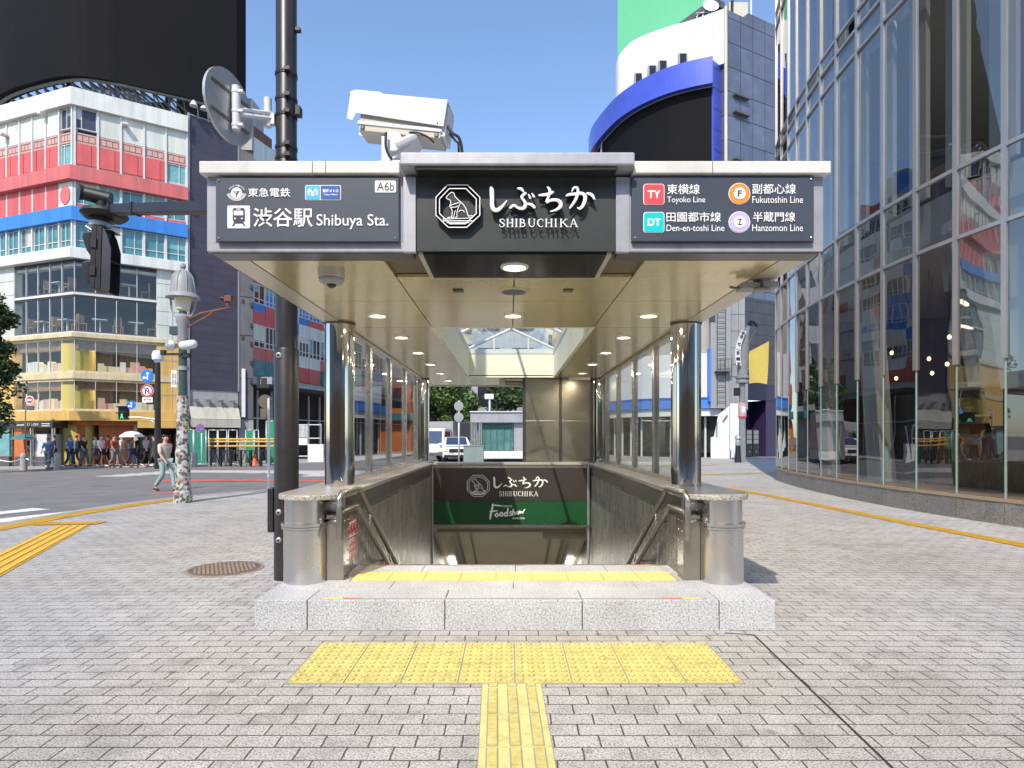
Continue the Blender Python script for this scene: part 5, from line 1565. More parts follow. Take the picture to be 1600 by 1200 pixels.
for k in range(2):
    q = FP.P(FP.L * (0.05 + 0.2 * k), 0.35, zt + 0.25)
    fl = thing('roof_floodlight', 'white lamp on the top edge of the purple wall, %s the traffic mirror' % ('away from', 'close to')[k], 'floodlight', tuple(q), group='lamps on top of the purple wall')
    m_ = MB(); m_.lathe([(0.03, 0.5), (0.1, 0.4), (0.22, 0.15)], (0, 0, 0), 14); m_.build('shade', M['white_enamel'], fl, local=True)
    m_ = MB(); m_.tube([(0, 0, 0.3), (0.0, 0.4, 0.35), (0, 0.5, -0.3)], 0.03, 6); m_.build('arm', M['white_enamel'], fl, local=True)

# slim grey panelled building
FG = Face((-15.74, 35.72), (-15.02, 36.0))
gb = thing('grey_panel_building', 'slim dark grey metal panelled building with a white strip sign', 'building', (-15.3, 37, 0))
m_ = MB(); FG.bx(m_, 0, FG.L, Z(655, 36), Z(236, 36), -6, 0, 0); FG.bx(m_, 0, FG.L, -0.3, Z(655, 36), -6, -0.05, 1); m_.build('wall', [M['grey_dark'], M['concrete']], gb)
m_ = MB()
for v in (300, 360, 420, 465, 525, 592): FG.bx(m_, 0, FG.L, Z(v, 36), Z(v - 1, 36), 0, 0.02)
for v in (452, 480, 512, 540, 570, 600): FG.bx(m_, FG.L - 0.16, FG.L, Z(v, 36), Z(v - 6, 36), 0.02, 0.12)
for v in (475, 532): FG.bx(m_, 0.15, 0.3, Z(v, 36), Z(v - 6, 36), 0.0, 0.03)
m_.build('cladding_joint', M['bld_dark'], gb)
m_ = MB(); FG.bx(m_, 0.16, 0.36, Z(652, 36), Z(577, 36), 0.03, 0.16); m_.build('strip_sign', M['white_enamel'], gb)
m_ = MB()
for k in range(4): FG.bx(m_, 0.1 + k * 0.18, 0.2 + k * 0.18, Z(236, 36), Z(205, 36), -1.0, -0.2, 0)
m_.build('roof_louvre', M['bld_teal_light'], gb)

# colourful office building up the side street
FB = Face((-15.0, 36.02), (-13.2, 43.0)); LB = 25.0
ob = thing('patchwork_building', 'office building patched with red, blue and teal panels up the side street', 'building', (-15, 46, 0))
def zb(v): return CAMZ + (682 - v) * 36.0 / 960.0
m_ = MB(); FB.bx(m_, 0, LB, zb(600), zb(212), -8, -0.2, 0); FB.bx(m_, 0, LB, -0.3, zb(600), -8, -1.2, 1); m_.build('wall', [M['bld_white'], M['bld_dark']], ob)
cols = ['bld_red', 'bld_blue', 'bld_white', 'bld_teal', 'bld_redtrim']
m_ = MB(); rnd = random.Random(5)
sB = [0.0, 1.1, 2.3, 3.4, 4.6, 5.8, 7.2, 8.6, 10, 11.6, 13.2, 15, 17, 19, 21, 23, 25]
lv = [(600, 586, None), (586, 560, 'p'), (560, 541, 'p'), (541, 505, 'w'), (505, 484, 'p'), (484, 472, 'p'), (472, 441, 'w'), (441, 425, 'p'), (425, 395, 'w'), (395, 375, 'p'), (375, 345, 'w'), (345, 325, 'p'), (325, 295, 'w'), (295, 275, 'p'), (275, 245, 'w'), (245, 212, 'p')]
pan = {(560, 'a'): [3, 3, 0, 2, 2, 0]}
rows = {586: [3, 3, 0, 0, 0, 4, 3, 1], 560: [4, 4, 4, 4, 2, 2, 4], 505: [0, 0, 0, 1, 2, 2, 2], 484: [1, 0, 1, 2, 1], 441: [0, 1, 1, 1, 1]}
for (va, vb_, kd) in lv:
    for i in range(len(sB) - 1):
        if kd == 'p':
            r_ = rows.get(va); c = r_[i] if r_ and i < len(r_) else rnd.choice((0, 1, 2, 2, 2, 2, 3, 2))
            FB.bx(m_, sB[i] + 0.02, sB[i + 1] - 0.02, zb(va), zb(vb_), -0.3, -0.02, c); m_.cut()
m_.build_cut('spandrel_panel', [M[c] for c in cols], ob)
for (va, vb_, kd) in lv:
    if kd != 'w': continue
    for i in range(len(sB) - 1):
        if i > 11: continue
        window(FB, sB[i] + 0.03, sB[i + 1] - 0.03, zb(va), zb(vb_), ob, pm='window_dark' if va != 472 else ('window_dark' if i == 0 else 'bld_blue'), split=(0.33, 0.66) if sB[i + 1] - sB[i] > 1.15 else (0.5,), trans=0.25, t=0.05)
m_ = MB(); FB.bx(m_, 0, 1.2, zb(212), zb(196), -1.5, 0.0, 0); FB.bx(m_, 1.3, 2.0, zb(212), zb(192), -1.2, -0.2, 1); FB.bx(m_, 2.4, 5, zb(212), zb(203), -2, -0.4, 2); m_.build('roof_cabin', [M['rust'], M['rust'], M['grey_panel']], ob)
m_ = MB()
FB.bx(m_, 0.2, LB, zb(606), zb(600), -1.2, 0.9, 0)
for k in range(14): FB.bx(m_, 0.3 + k * 1.4, 0.38 + k * 1.4, -0.3, zb(606), -1.1, -1.0, 1)
for k in range(13): FB.bx(m_, 0.5 + k * 1.4, 1.5 + k * 1.4, 0.2, 2.3, -1.15, -1.1, 2)
FB.bx(m_, 0.3, LB, 2.4, 2.46, -1.1, -0.95, 1)
m_.build('shop_front', [M['bld_dark'], M['bld_frame'], M['window_dark']], ob)
ac = thing('wall_air_conditioner', 'white air conditioner boxed on the patchwork building wall', 'air conditioner', tuple(FB.P(0.9, 0.3, zb(604))))
m_ = MB(); m_.box(-0.35, 0.35, -0.25, 0.15, 0, 0.62); m_.build('case', M['paint_grey'], ac, local=True)
m_ = MB(); m_.box(-0.30, 0.05, -0.27, -0.25, 0.06, 0.55); m_.box(-0.45, 0.45, -0.3, 0.2, -0.06, 0.0); m_.build('grille', M['bld_dark'], ac, local=True)

# unseen building behind the viewpoint, for reflections; its shade stops short of the camera
bk = thing('office_block', 'plain concrete office block facing the entrance, unseen behind the viewpoint', 'building', (0, -16, 0))
m_ = MB(); m_.box(-55, 30, -34, -16.0, -0.2, 12.0, 0); m_.build('wall', M['concrete'], bk)
m_ = MB()
for k in range(17):
    for j in range(2): m_.box(-50 + k * 4.6, -47.4 + k * 4.6, -16.05, -15.94, 4.5 + j * 3.4, 6.6 + j * 3.4, 0)
m_.build('window', M['window_dark'], bk)
m_ = MB(); m_.box(-55, 30, -16.3, -15.9, 0.0, 3.4, 0); m_.build('shop_front', M['bld_wood'], bk)
# ================================================================== curved glass building on the right
gbd = thing('glass_building', 'large curved glass fronted building on a rough stone plinth', 'building', (10, 11, 0))
def gx(y):
    return 7.06 + ((14 - math.sqrt(196 - (y - 11.5) ** 2)) if y < 11.5 else (26 - math.sqrt(676 - (y - 11.5) ** 2)))
GY = [2.9, 3.65, 4.4, 5.15, 5.9, 6.68, 7.45, 8.24, 9.02, 9.84, 10.70, 11.6, 12.5, 13.38, 14.2, 15.05, 15.9, 16.7, 17.55, 18.4]
GY = [y for y in GY]
def gp(y, d=0.0):
    """point on the facade at depth y, pushed out (towards the street) by d"""
    e = 0.01
    t = Vector((gx(y + e) - gx(y - e), 2 * e, 0)).normalized()
    n = Vector((-t.y, t.x, 0))
    return Vector((gx(y), y, 0)) + n * d
def garc(mb, ya, yb, z0, z1, d0, d1, mi=0, step=0.45):
    k = max(1, int(abs(yb - ya) / step))
    ys_ = [ya + (yb - ya) * i / k for i in range(k + 1)]
    out = [gp(y, d1) for y in ys_]; inn = [gp(y, d0) for y in ys_]
    mb.prism([(p.x, p.y) for p in out] + [(p.x, p.y) for p in inn[::-1]], z0, z1, mi)
YA, YZ = GY[0], GY[-1]
m_ = MB()
for i in range(len(GY) - 1):
    garc(m_, GY[i] + 0.004, GY[i + 1] - 0.004, -0.05, 0.335, -0.5, 0.02, 0)
garc(m_, YA, YZ, -0.05, 0.325, -0.5, 0.005, 1)
m_.build('stone_plinth', [M['granite_plinth'], M['joint_dark']], gbd)
mat('ledge_tan', (0.34, 0.25, 0.16), 0.5, var=0.1)
m_ = MB(); garc(m_, YA, YZ, 0.335, 0.385, -0.4, 0.03, 0); m_.build('plinth_ledge', M['ledge_tan'], gbd)
mat('glass_edge', (0.26, 0.36, 0.33), 0.2, var=0.1)
LV = [0.385, 4.47, 5.58, 9.12, 9.60, 9.95, 13.5, 13.95, 17.6, 18.1, 22]
mat('mullion_metal', (0.50, 0.45, 0.40), 0.32, 0.75, var=0.06)
for i, y in enumerate(GY):
    p0, p1 = gp(y, 0.035), gp(y, -0.03)
    t = (p0 - p1).normalized(); sd_ = Vector((-t.y, t.x, 0)) * 0.042
    m_ = MB()
    ring = [p0 + sd_, p0 - sd_, p1 - sd_, p1 + sd_]
    m_.prism([(p.x, p.y) for p in ring], 2.45, 22, 0)
    s2_ = sd_ * 0.16
    ring = [p0 * 0.6 + p1 * 0.4 + s2_, p0 * 0.6 + p1 * 0.4 - s2_, p1 - s2_, p1 + s2_]
    m_.prism([(p.x, p.y) for p in ring], 0.385, 2.45, 1)
    m_.build('mullion', [M['mullion_metal'], M['glass_edge']], gbd)
m_ = MB()
for z in LV[1:]:
    garc(m_, YA, YZ, z - 0.03, z + 0.03, -0.03, 0.035, 0)
m_.build('transom', M['mullion_metal'], gbd)
for i in range(len(GY) - 1):
    m_ = MB()
    rnd = random.Random(i)
    for k in range(len(LV) - 1):
        if k == 4 and i % 2 == 0: continue
        a, b = gp(GY[i] + 0.03, 0), gp(GY[i + 1] - 0.03, 0)
        j = rnd.uniform(-0.012, 0.012)
        m_.quad((a.x + j, a.y, LV[k] + 0.03), (b.x, b.y, LV[k] + 0.03), (b.x + j, b.y, LV[k + 1] - 0.03), (a.x, a.y, LV[k + 1] - 0.03))
    m_.build('pane', M['glass_facade'], gbd)
mat('slab_white', (0.62, 0.62, 0.59), 0.6, var=0.05)
mat('interior_grey', (0.075, 0.075, 0.075), 0.7, var=0.15)
m_ = MB()
for z0, z1 in ((4.62, 5.45), (9.15, 9.92), (13.5, 14.0), (17.6, 18.15)):
    garc(m_, YA, YZ, z0, z1, -7.0, -0.35, 0, 0.9)
garc(m_, YA, YZ, 0.0, 0.34, -7.0, -0.51, 2, 0.9)
garc(m_, YA, YZ, 0.34, 22, -7.2, -6.6, 1, 0.9)
garc(m_, YA, YZ, 21.8, 22.2, -7.2, 0.0, 1, 0.9)
ea, eb = gp(YZ - 0.02, -0.06), gp(YZ - 0.02, -7.0)
m_.prism([(ea.x, ea.y - 0.1), (eb.x, eb.y - 0.1), (eb.x, eb.y + 0.05), (ea.x, ea.y + 0.05)], 0.34, 22, 1)
for z0, z1 in ((0.34, 4.62), (5.45, 9.15), (9.92, 13.5), (14.0, 17.6)):
    for yy in (YA + 0.1,):
        a, b = gp(yy, -0.2), gp(yy, -6.6); m_.box(a.x, b.x, yy - 0.1, yy, z0, z1, 1)
m_.build('floor_slab', [M['slab_white'], M['interior_grey'], M['bld_wood']], gbd)
m_ = MB()
for i, y in enumerate(GY):           # white inner fins, raked towards the glass head
    for z0, z1, w0, w1 in ((5.46, 9.14, 0.34, 0.52), (9.93, 13.49, 0.34, 0.52), (4.62, 4.62, 0, 0)):
        if z1 <= z0: continue
        a0, a1 = gp(y, -0.16), gp(y, -0.16 - w1)
        tt = (gp(y + 0.1) - gp(y)).normalized() * 0.20
        vs = []
        for q in (a0, a1):
            for off in (0, 1):
                for zz in (z0, z1):
                    pass
        A = gp(y - 0.02, -0.16); B = gp(min(y + 0.40, 18.38), -0.16); A2 = gp(y - 0.02, -0.24); B2 = gp(min(y + 0.40, 18.38), -0.24); C2 = gp(y + 0.03, -0.95); D2 = gp(y - 0.02, -0.95)
        m_.prism([(q.x, q.y) for q in (A, B, B2, A2)], z0, z1, 0)
m_.build('inner_fin', M['slab_white'], gbd)
m_ = MB()
def slant(mb, y, d, w, z0, z1, lean, mi=0):
    c0 = gp(y, d); c1 = gp(y + lean, d)
    t = (gp(y + 0.1) - gp(y - 0.1)).normalized(); n = Vector((-t.y, t.x, 0))
    q = []
    for c, z in ((c0, z0), (c1, z1)):
        for a, b in ((-1, -1), (1, -1), (1, 1), (-1, 1)):
            q.append(tuple(c + t * a * w + n * b * w * 0.5 + Vector((0, 0, z))))
    mb.add(q, [(0, 3, 2, 1), (4, 5, 6, 7), (0, 1, 5, 4), (1, 2, 6, 5), (2, 3, 7, 6), (3, 0, 4, 7)], mi)
slant(m_, 10.0, -0.95, 0.42, 2.15, 4.62, 0.5); slant(m_, 9.0, -0.8, 0.55, 2.05, 4.62, 0.4); slant(m_, 13.5, -1.0, 0.3, 0.34, 4.62, 0.6); slant(m_, 6.5, -1.0, 0.4, 0.34, 4.62, 0.5)
slant(m_, 11.0, -1.3, 0.45, 4.0, 4.62, 0.1); slant(m_, 16.2, -0.9, 0.3, 0.34, 4.62, 0.4)
m_.build('raked_column', M['slab_white'], gbd)
# cafe fittings seen through the glass
m_ = MB()
for y0, y1, d, z1, mi in ((10.2, 12.6, -1.6, 1.35, 0), (12.6, 13.6, -1.4, 2.2, 1), (8.2, 9.1, -1.2, 3.2, 2), (5.0, 7.4, -1.5, 1.3, 0), (14.2, 15.4, -1.3, 1.2, 1), (9.4, 10.0, -1.9, 2.0, 1)):
    garc(m_, y0, y1, 0.34, z1, d - 0.5, d, mi, 0.4)
garc(m_, 10.3, 12.4, 2.2, 2.3, -2.4, -2.0, 1, 0.4); garc(m_, 10.3, 12.4, 2.0, 4.4, -3.4, -3.3, 0, 0.4)
for k in range(16): garc(m_, 10.5 + k * 0.11, 10.56 + k * 0.11, 2.3, 2.45, -2.3, -2.2, 3)
m_.build('cafe_counter', [M['bld_wood'], M['interior_grey'], M['bld_yellow'], M['glass_shop']], gbd)
bulb0 = None
blist = [(12.9, -0.9, 3.05), (12.3, -1.3, 2.85), (11.9, -0.8, 3.15), (11.9, -1.4, 2.7), (11.1, -0.9, 3.1), (10.75, -1.1, 3.0), (13.6, -1.0, 2.75), (13.3, -1.2, 2.55), (12.7, -1.6, 2.6)]
for k, (y, d, z) in enumerate(blist):
    p = gp(y, d)
    if bulb0 is None:
        bulb0 = thing('pendant_bulb', 'bare glowing bulb hanging on a black cord inside the glass building', 'pendant lamp', (p.x, p.y, z), group='bare pendant bulbs behind the glass')
        m_ = MB(); m_.tube([(0, 0, 0.09), (0, 0, 4.6 - 2.5)], 0.008, 6); m_.lathe([(0.02, 0.13), (0.024, 0.05)], (0, 0, 0), 10); m_.build('cord', M['black'], bulb0, local=True)
        m_ = MB(); m_.sphere((0, 0, 0), 0.034, 12, 0, (1, 1, 1.25)); m_.build('bulb', M['warm_bulb'] if 'warm_bulb' in M else mat('warm_bulb', (0.9, 0.7, 0.4), 0.3, emit=(1.0, 0.6, 0.25), estr=5), bulb0, local=True)
    else:
        dup(bulb0, (p.x, p.y, z))

# ================================================================== rounded tower with a black screen
K = 1.25
TW = [(13.16, 37.5), (11.43, 38.55), (9.9, 39.3), (8.56, 40.2), (7.84, 41.2), (7.5, 42.8), (7.9, 45.5)]
TB = [(12.34, 37.25), (11.2, 37.7), (9.9, 38.45), (8.6, 39.75), (7.7, 41.2), (7.1, 42.9), (6.55, 45.2), (6.5, 47)]
tw_ = thing('round_tower', 'rounded white tower with a blue band over a curved black screen', 'building', (12, 42, 0))
def sweep_wall(mb, pts, z0, z1, th, mi=0, k=5, smooth=False):
    P = spline(pts, k); Q = []
    for i, p in enumerate(P):
        t = (Vector(P[min(i + 1, len(P) - 1)]) - Vector(P[max(i - 1, 0)])).normalized()
        n = Vector((t.y, -t.x)) ; Q.append((p[0] + n.x * th, p[1] + n.y * th))
    mb.prism(P + Q[::-1], z0, z1, mi)
    return P
zT = lambda v: CAMZ + (682 - v) * 37.5 / 960.0
mat('tower_white', (0.62, 0.62, 0.62), 0.5, 0.1, var=0.05, vscale=0.5)
mat('tower_blue', (0.06, 0.095, 0.52), 0.22, 0.1, var=0.15, vscale=0.5, spec=0.7)
pattern_mat('tower_tile', 1.5, 1.5, (0.20, 0.215, 0.26), (0.15, 0.165, 0.21), (0.05, 0.05, 0.06), 0.03, 0.16, 0.45, offset=0.0)
pattern_mat('tile_dark', 1.6, 0.7, (0.06, 0.058, 0.064), (0.05, 0.05, 0.055), (0.02, 0.02, 0.02), 0.02, 0.4)
m_ = MB()
TWs = spline(TW, 6)
m_.prism(TWs + [(13.6, 46), (13.22, 37.9)], zT(99), zT(13), 0)
for i in range(0, len(TWs) - 1):      # standing ribs of the metal cladding
    for q in (0.0, 0.25, 0.5, 0.75):
        a, b = Vector(TWs[i]), Vector(TWs[i + 1]); p = a.lerp(b, q)
        m_.box(p.x - 0.03, p.x + 0.03, p.y - 0.05, p.y + 0.02, zT(99), zT(13.5), 0)
m_.build('metal_cladding', M['tower_white'], tw_)
m_ = MB(); m_.prism(spline([(x * 1.0 + 0.05, y + 0.05) for x, y in TB], 5) + [(13.4, 46), (13.0, 38.2)], 10.5, zT(137), 0); m_.build('screen', M['screen_black'], tw_)
m_ = MB(); TBs = spline(TB, 5); sweep_wall(m_, TB, zT(139), zT(98), -0.45)
m_.build('blue_band', M['tower_blue'], tw_)
m_ = MB()
for i in range(0, len(TBs), 4):
    p = TBs[i]; m_.box(p[0] - 0.012, p[0] + 0.012, p[1] - 0.03, p[1] + 0.05, zT(139), zT(98), 0)
m_.tube([(x, y - 0.05, zT(138)) for x, y in TBs], 0.07, 6, 1)
m_.build('band_joint', [M['bld_navy'], M['paint_grey']], tw_)
FE = Face((12.36, 37.26), (13.14, 37.95))
m_ = MB(); FE.bx(m_, 0, FE.L, 9, zT(98), -0.3, 0.0, 0)
for k in range(12): zz = 10 + k * 1.25; FE.bx(m_, 0, FE.L, zz, zz + 0.04, 0, 0.01, 1)
FE.bx(m_, FE.L * 0.5 - 0.02, FE.L * 0.5 + 0.02, 9, zT(98), 0, 0.012, 1)
m_.build('blue_return', [M['tower_blue'], M['bld_navy']], tw_)
FT = Face((13.20, 37.55), (17.35, 39.75))
m_ = MB(); FT.bx(m_, 0, FT.L, 10.0, zT(13), -6, 0.0, 0); FT.bx(m_, 2.0, FT.L, zT(13), zT(3), -5, 0.0, 0); m_.build('tile_wall', M['tower_tile'], tw_)
m_ = MB(); m_.tube([(13.18, 37.42, 0), (13.18, 37.42, zT(12))], 0.10, 8); m_.build('corner_pipe', M['cream_wall'], tw_)
for v, s_ in ((145, 0.9), (172, 0.9), (246, 0.9)):
    m_ = MB()
    FT.bx(m_, s_ - 0.3, s_ + 1.0, zT(v), zT(v - 3), 0, 0.25, 0)
    m_.build('louvre_lamp', M['grey_dark'], tw_)
for k, u in enumerate((1000, 1018, 1039, 1064)):
    p = min(TBs, key=lambda q: abs(796 + 960 * q[0] / q[1] - u))
    fl = thing('tower_floodlight', ('black floodlight above the blue tower band, %s' % ('lowest of the four on the curve', 'second lowest of the four', 'second highest of the four', 'highest of the four beside the blue end return')[k]), 'floodlight', (p[0] + 0.05, p[1] + 0.2, zT(100)), group='floodlights above the blue band')
    m_ = MB(); m_.box(-0.28, 0.28, -0.15, 0.1, 0.3, 1.0); m_.build('case', M['paint_grey'], fl, local=True, bevel=0.03)
    m_ = MB(); m_.box(-0.2, 0.2, -0.17, -0.15, 0.36, 0.94); m_.build('lens', M['black_gloss'], fl, local=True)
    m_ = MB(); m_.box(-0.05, 0.05, -0.05, 0.35, 0, 0.3); m_.build('arm', M['grey_dark'], fl, local=True)
gbb = thing('green_billboard', 'plain green billboard angled on the roof of the round tower', 'billboard', (10, 43, 27))
FGb = Face((8.1, 46.0), (12.9, 38.5), flip=False)
m_ = MB(); FGb.bx(m_, 0, FGb.L, 28.85, 37, -0.5, 0.0, 0); mat('board_green', (0.15, 0.52, 0.27), 0.5, var=0.04); m_.build('panel', M['board_green'], gbb)
m_ = MB(); FGb.bx(m_, 0, FGb.L, 28.4, 28.84, -0.9, 0.05, 0)
for k in range(8):
    s_ = 0.3 + k * 1.2; m_.tube([FGb.P(s_, -0.6, 28.4), FGb.P(s_ + 0.5, -1.2, 27.3)], 0.09, 6); m_.tube([FGb.P(s_ + 1, -0.6, 28.4), FGb.P(s_ + 0.5, -1.2, 27.3)], 0.09, 6)
m_.build('support_truss', M['grey_dark'], gbb)
an = thing('dish_antenna', 'small dish antenna cluster on the white tower roof edge', 'antenna', (12.6, 38.6, 27.4))
m_ = MB(); m_.lathe([(0.0, 0), (0.3, 0.05), (0.5, 0.18)], (0, 0, 0), 16, 0, Matrix.Translation((-0.1, -0.3, 0.6)) @ Matrix.Rotation(R(70), 4, 'X')); m_.build('dish', M['white_enamel'], an, local=True)
m_ = MB()
for k in range(6): m_.tube([(-0.9 + k * 0.35, 0, 0), (-0.7 + k * 0.35, 0.05, 0.55 + 0.1 * (k % 3))], 0.04, 6)
m_.tube([(-0.9, 0, 0.5), (1.0, 0, 0.6)], 0.04, 6)
m_.build('mast', M['galv'], an, local=True)
rm = thing('roof_tank', 'beige tank box on the tiled tower roof', 'roof tank', (14.6, 38.9, 27.4))
m_ = MB(); m_.box(-0.7, 0.5, 0, 1, 0.2, 1.4); m_.build('case', M['beige_plastic'], rm, local=True)
m_ = MB(); m_.box(-0.6, 0.4, 0.1, 0.9, -0.6, 0.2); m_.tube([(0.7, 0, -0.5), (0.7, 0, 1.6), (0.4, 0, 1.9)], 0.06, 6); m_.build('stand', M['white_enamel'], rm, local=True)
lm = thing('roof_mast', 'thin white mast standing on the round tower rim', 'mast', (7.1, 43.5, 20))
m_ = MB(); m_.tube([(0, 0, -8), (0, 0, 3.6)], 0.07, 6); m_.build('pole', M['paint_grey'], lm, local=True)
m_ = MB(); m_.tube([(-0.9, 1.0, -6), (-0.35, 0.6, 4.5), (0.4, 0.6, 4.5)], 0.06, 6); m_.build('ladder', M['paint_grey'], lm, local=True)

# street level of the tower: curved shop front
m_ = MB(); LOW = [(13.1, 37.9), (11.4, 38.3), (9.9, 38.9), (8.6, 40.0), (7.8, 41.4), (7.2, 43), (6.8, 46)]
LWs = spline(LOW, 5)
m_.prism(LWs + [(13.2, 46)], 6.5, 10.5, 0); m_.prism([(x, y + 0.5) for x, y in LWs] + [(13.2, 47)], -0.1, 6.5, 1)
m_.build('lower_wall', [M['concrete'], M['bld_dark']], tw_)
m_ = MB(); sweep_wall(m_, LOW, 3.72, 6.45, -0.25); m_.build('sign_panel', M['white_enamel'], tw_)
m_ = MB()
for zz in (4.75, 6.0):
    m_.tube([(x - 0.03, y - 0.03, zz + 0.10 * math.sin(i * 0.55)) for i, (x, y) in enumerate(LWs)], 0.055, 6, 0)
sweep_wall(m_, [(x - 0.1, y - 0.1) for x, y in LOW], 3.55, 3.72, -0.2, 1)
m_.build('red_trim', [M['line_red'], M['logo_blue']], tw_)
m_ = MB(); sweep_wall(m_, [(x - 0.25, y - 0.35) for x, y in LOW], 3.0, 3.52, -0.5, 0); sweep_wall(m_, [(x - 0.2, y - 0.3) for x, y in LOW], 2.55, 2.98, -0.4, 1)
mat('awning_blue', (0.06, 0.20, 0.62), 0.5, var=0.1); m_.build('awning', [M['awning_blue'], M['white_enamel']], tw_)
m_ = MB()
for i in range(0, len(LWs), 3): p = LWs[i]; m_.box(p[0] - 0.05, p[0] + 0.05, p[1] - 0.05, p[1] + 0.1, -0.1, 2.6)
m_.build('shop_mullion', M['bld_frame'], tw_)
m_ = MB(); sweep_wall(m_, [(x, y + 0.1) for x, y in LOW], 0.3, 2.5, -0.02); m_.build('shop_glass', M['window_dark'], tw_)
# grey service wall with a ladder
sv = thing('service_wall', 'light grey service wall with a steel ladder beside the blue awning shop', 'service wall', (12.9, 37, 0))
m_ = MB(); m_.box(12.1, 13.3, 36.9, 37.3, 3.0, 11.5, 0); m_.box(13.3, 14.1, 36.8, 37.3, 4.9, 10.2, 1)
for zz in (5.6, 6.6, 7.6, 8.6): m_.box(13.3, 14.1, 36.79, 36.8, zz, zz + 0.03, 2)
m_.box(13.69, 13.72, 36.79, 36.8, 4.9, 10.2, 2); m_.box(12.0, 12.1, 36.85, 37.3, 3.4, 6.6, 3)
m_.box(13.2, 14.3, 36.85, 37.4, 2.9, 4.9, 1)
m_.build('panel', [M['paint_grey'], M['grey_panel'], M['grey_dark'], M['awning_blue']], sv)
m_ = MB()
for x in (12.45, 12.95): m_.tube([(x, 36.8, 3.2), (x, 36.8, 11)], 0.03, 6)
for k in range(24): m_.tube([(12.45, 36.8, 3.4 + k * 0.32), (12.95, 36.8, 3.4 + k * 0.32)], 0.02, 6)
m_.box(12.3, 13.2, 36.4, 36.9, 5.15, 5.2)
for k in range(5): m_.tube([(12.3 + k * 0.22, 36.4, 5.2), (12.3 + k * 0.22, 36.4, 5.9)], 0.02, 6)
m_.tube([(12.3, 36.4, 5.9), (13.2, 36.4, 5.9)], 0.025, 6)
m_.build('ladder', M['grey_dark'], sv)
m_ = MB(); m_.box(12.0, 12.35, 36.85, 37.0, 8.2, 10, 0); m_.build('poster', M['bld_navy'], sv)
# dark tiled shop
ps = thing('purple_shop', 'dark purple shop front with black tiles above its vending machines', 'shop', (15.5, 38.5, 0))
m_ = MB(); FT.bx(m_, 0.9, FT.L, 4.6, 10.0, -5, 0.05, 0); m_.build('tile_wall', M['tile_dark'], ps)
mat('shop_purple', (0.035, 0.022, 0.07), 0.4, var=0.15); mat('shop_violet', (0.14, 0.13, 0.55), 0.4, var=0.1)
m_ = MB(); FT.bx(m_, 0.2, 0.9, -0.1, 4.6, -0.4, 0.02, 1); FT.bx(m_, 0.9, FT.L + 3.5, 3.6, 4.6, -0.4, 0.04, 0); FT.bx(m_, 0.9, FT.L + 3.5, -0.1, 3.6, -1.6, -1.3, 0)
FT.bx(m_, 3.6, FT.L + 3.5, -0.1, 3.6, -1.3, 0.0, 0)
m_.build('front', [M['shop_purple'], M['shop_violet']], ps)
m_ = MB(); FT.bx(m_, 0.22, 0.85, 7.0, 9.2, 0.05, 0.35, 0); FT.bx(m_, 0.85, 1.0, 7.0, 9.2, 0.05, 0.36, 1); m_.build('blue_lightbox', [M['tower_blue'], M['white_enamel']], ps)
m_ = MB(); FT.bx(m_, 1.05, 1.6, 2.75, 3.95, 0.08, 0.16, 0); FT.bx(m_, 1.05, 1.4, 3.3, 3.95, 0.16, 0.165, 1)
for k, ch in enumerate('2020'):
    text(m_, ch, 1.1, 1.36, 3.62 - k * 0.27, 3.84 - k * 0.27, 0.172, 2 if k > 1 else 0, 0.02, False, FT.M @ Matrix.Scale(1, 4))
m_.build('year_board', [M['white_enamel'], M['notice_red'], M['black']], ps)
for k in range(3):
    s_ = 1.75 + k * 0.62
    q = FT.P(s_, -0.5, 0)
    vm_ = thing('vending_machine', 'black capsule vending machine, %s' % ('next to the pipe shaped street lamp', 'in the middle of a row of three', 'at the glass building end of the row')[k], 'vending machine', tuple(q), math.atan2(FT.t.y, FT.t.x), group='black vending machines in the purple shop')
    m_ = MB(); m_.box(-0.28, 0.28, -0.25, 0.25, 0.05, 1.75); m_.build('case', M['black_gloss'], vm_, local=True, bevel=0.02)
    m_ = MB()
    for j in range(3): m_.box(-0.22, 0.2, -0.27, -0.25, 0.85 + j * 0.29, 1.1 + j * 0.29, 0)
    m_.build('window', M['grey_panel'], vm_, local=True)
    m_ = MB(); m_.box(-0.1, 0.1, -0.27, -0.25, 0.25, 0.42, 0); m_.box(0.1, 0.2, -0.27, -0.25, 0.55, 0.7, 0); m_.build('hatch', M['steel_dark'], vm_, local=True)
yb = MB(); q0, q1 = FT.P(1.05, 0.9, 0), FT.P(2.75, 0.9, 0)
pts = []
n_ = 10
for i in range(n_ + 1):
    for j in range(n_ + 1):
        a, b = i / n_, j / n_
        p = q0.lerp(q1, a * (1 - 0.12 * (1 - b)))
        z = 4.5 + b * (1.95 + 0.75 * a) + 0.10 * (1 - b) * math.sin(a * 3)
        pts.append((p.x, p.y + 0.12 * math.sin(a * 4 + b * 2), z))
fs = [(i * (n_ + 1) + j, (i + 1) * (n_ + 1) + j, (i + 1) * (n_ + 1) + j + 1, i * (n_ + 1) + j + 1) for i in range(n_) for j in range(n_)]
yb.add(pts, fs, 0, True)
mat('cloth_yellow', (0.62, 0.46, 0.10), 0.8, var=0.06)
tag(yb.build('banner', M['cloth_yellow']), 'plain yellow cloth banner hanging outside the dark tiled shop', 'banner')
wh = thing('white_hoarding', 'tall white hoarding boards at the foot of the grey service wall', 'hoarding', (12.9, 36.4, 0))
m_ = MB(); m_.prism([(11.9, 0), (13.0, 0), (13.0, 3.1), (12.35, 2.6), (12.1, 1.3), (11.9, 1.25)], 36.3, 36.36, 0, ax='y'); m_.box(13.02, 13.6, 36.25, 36.32, 0.05, 3.25, 0); m_.build('board', M['white_enamel'], wh)
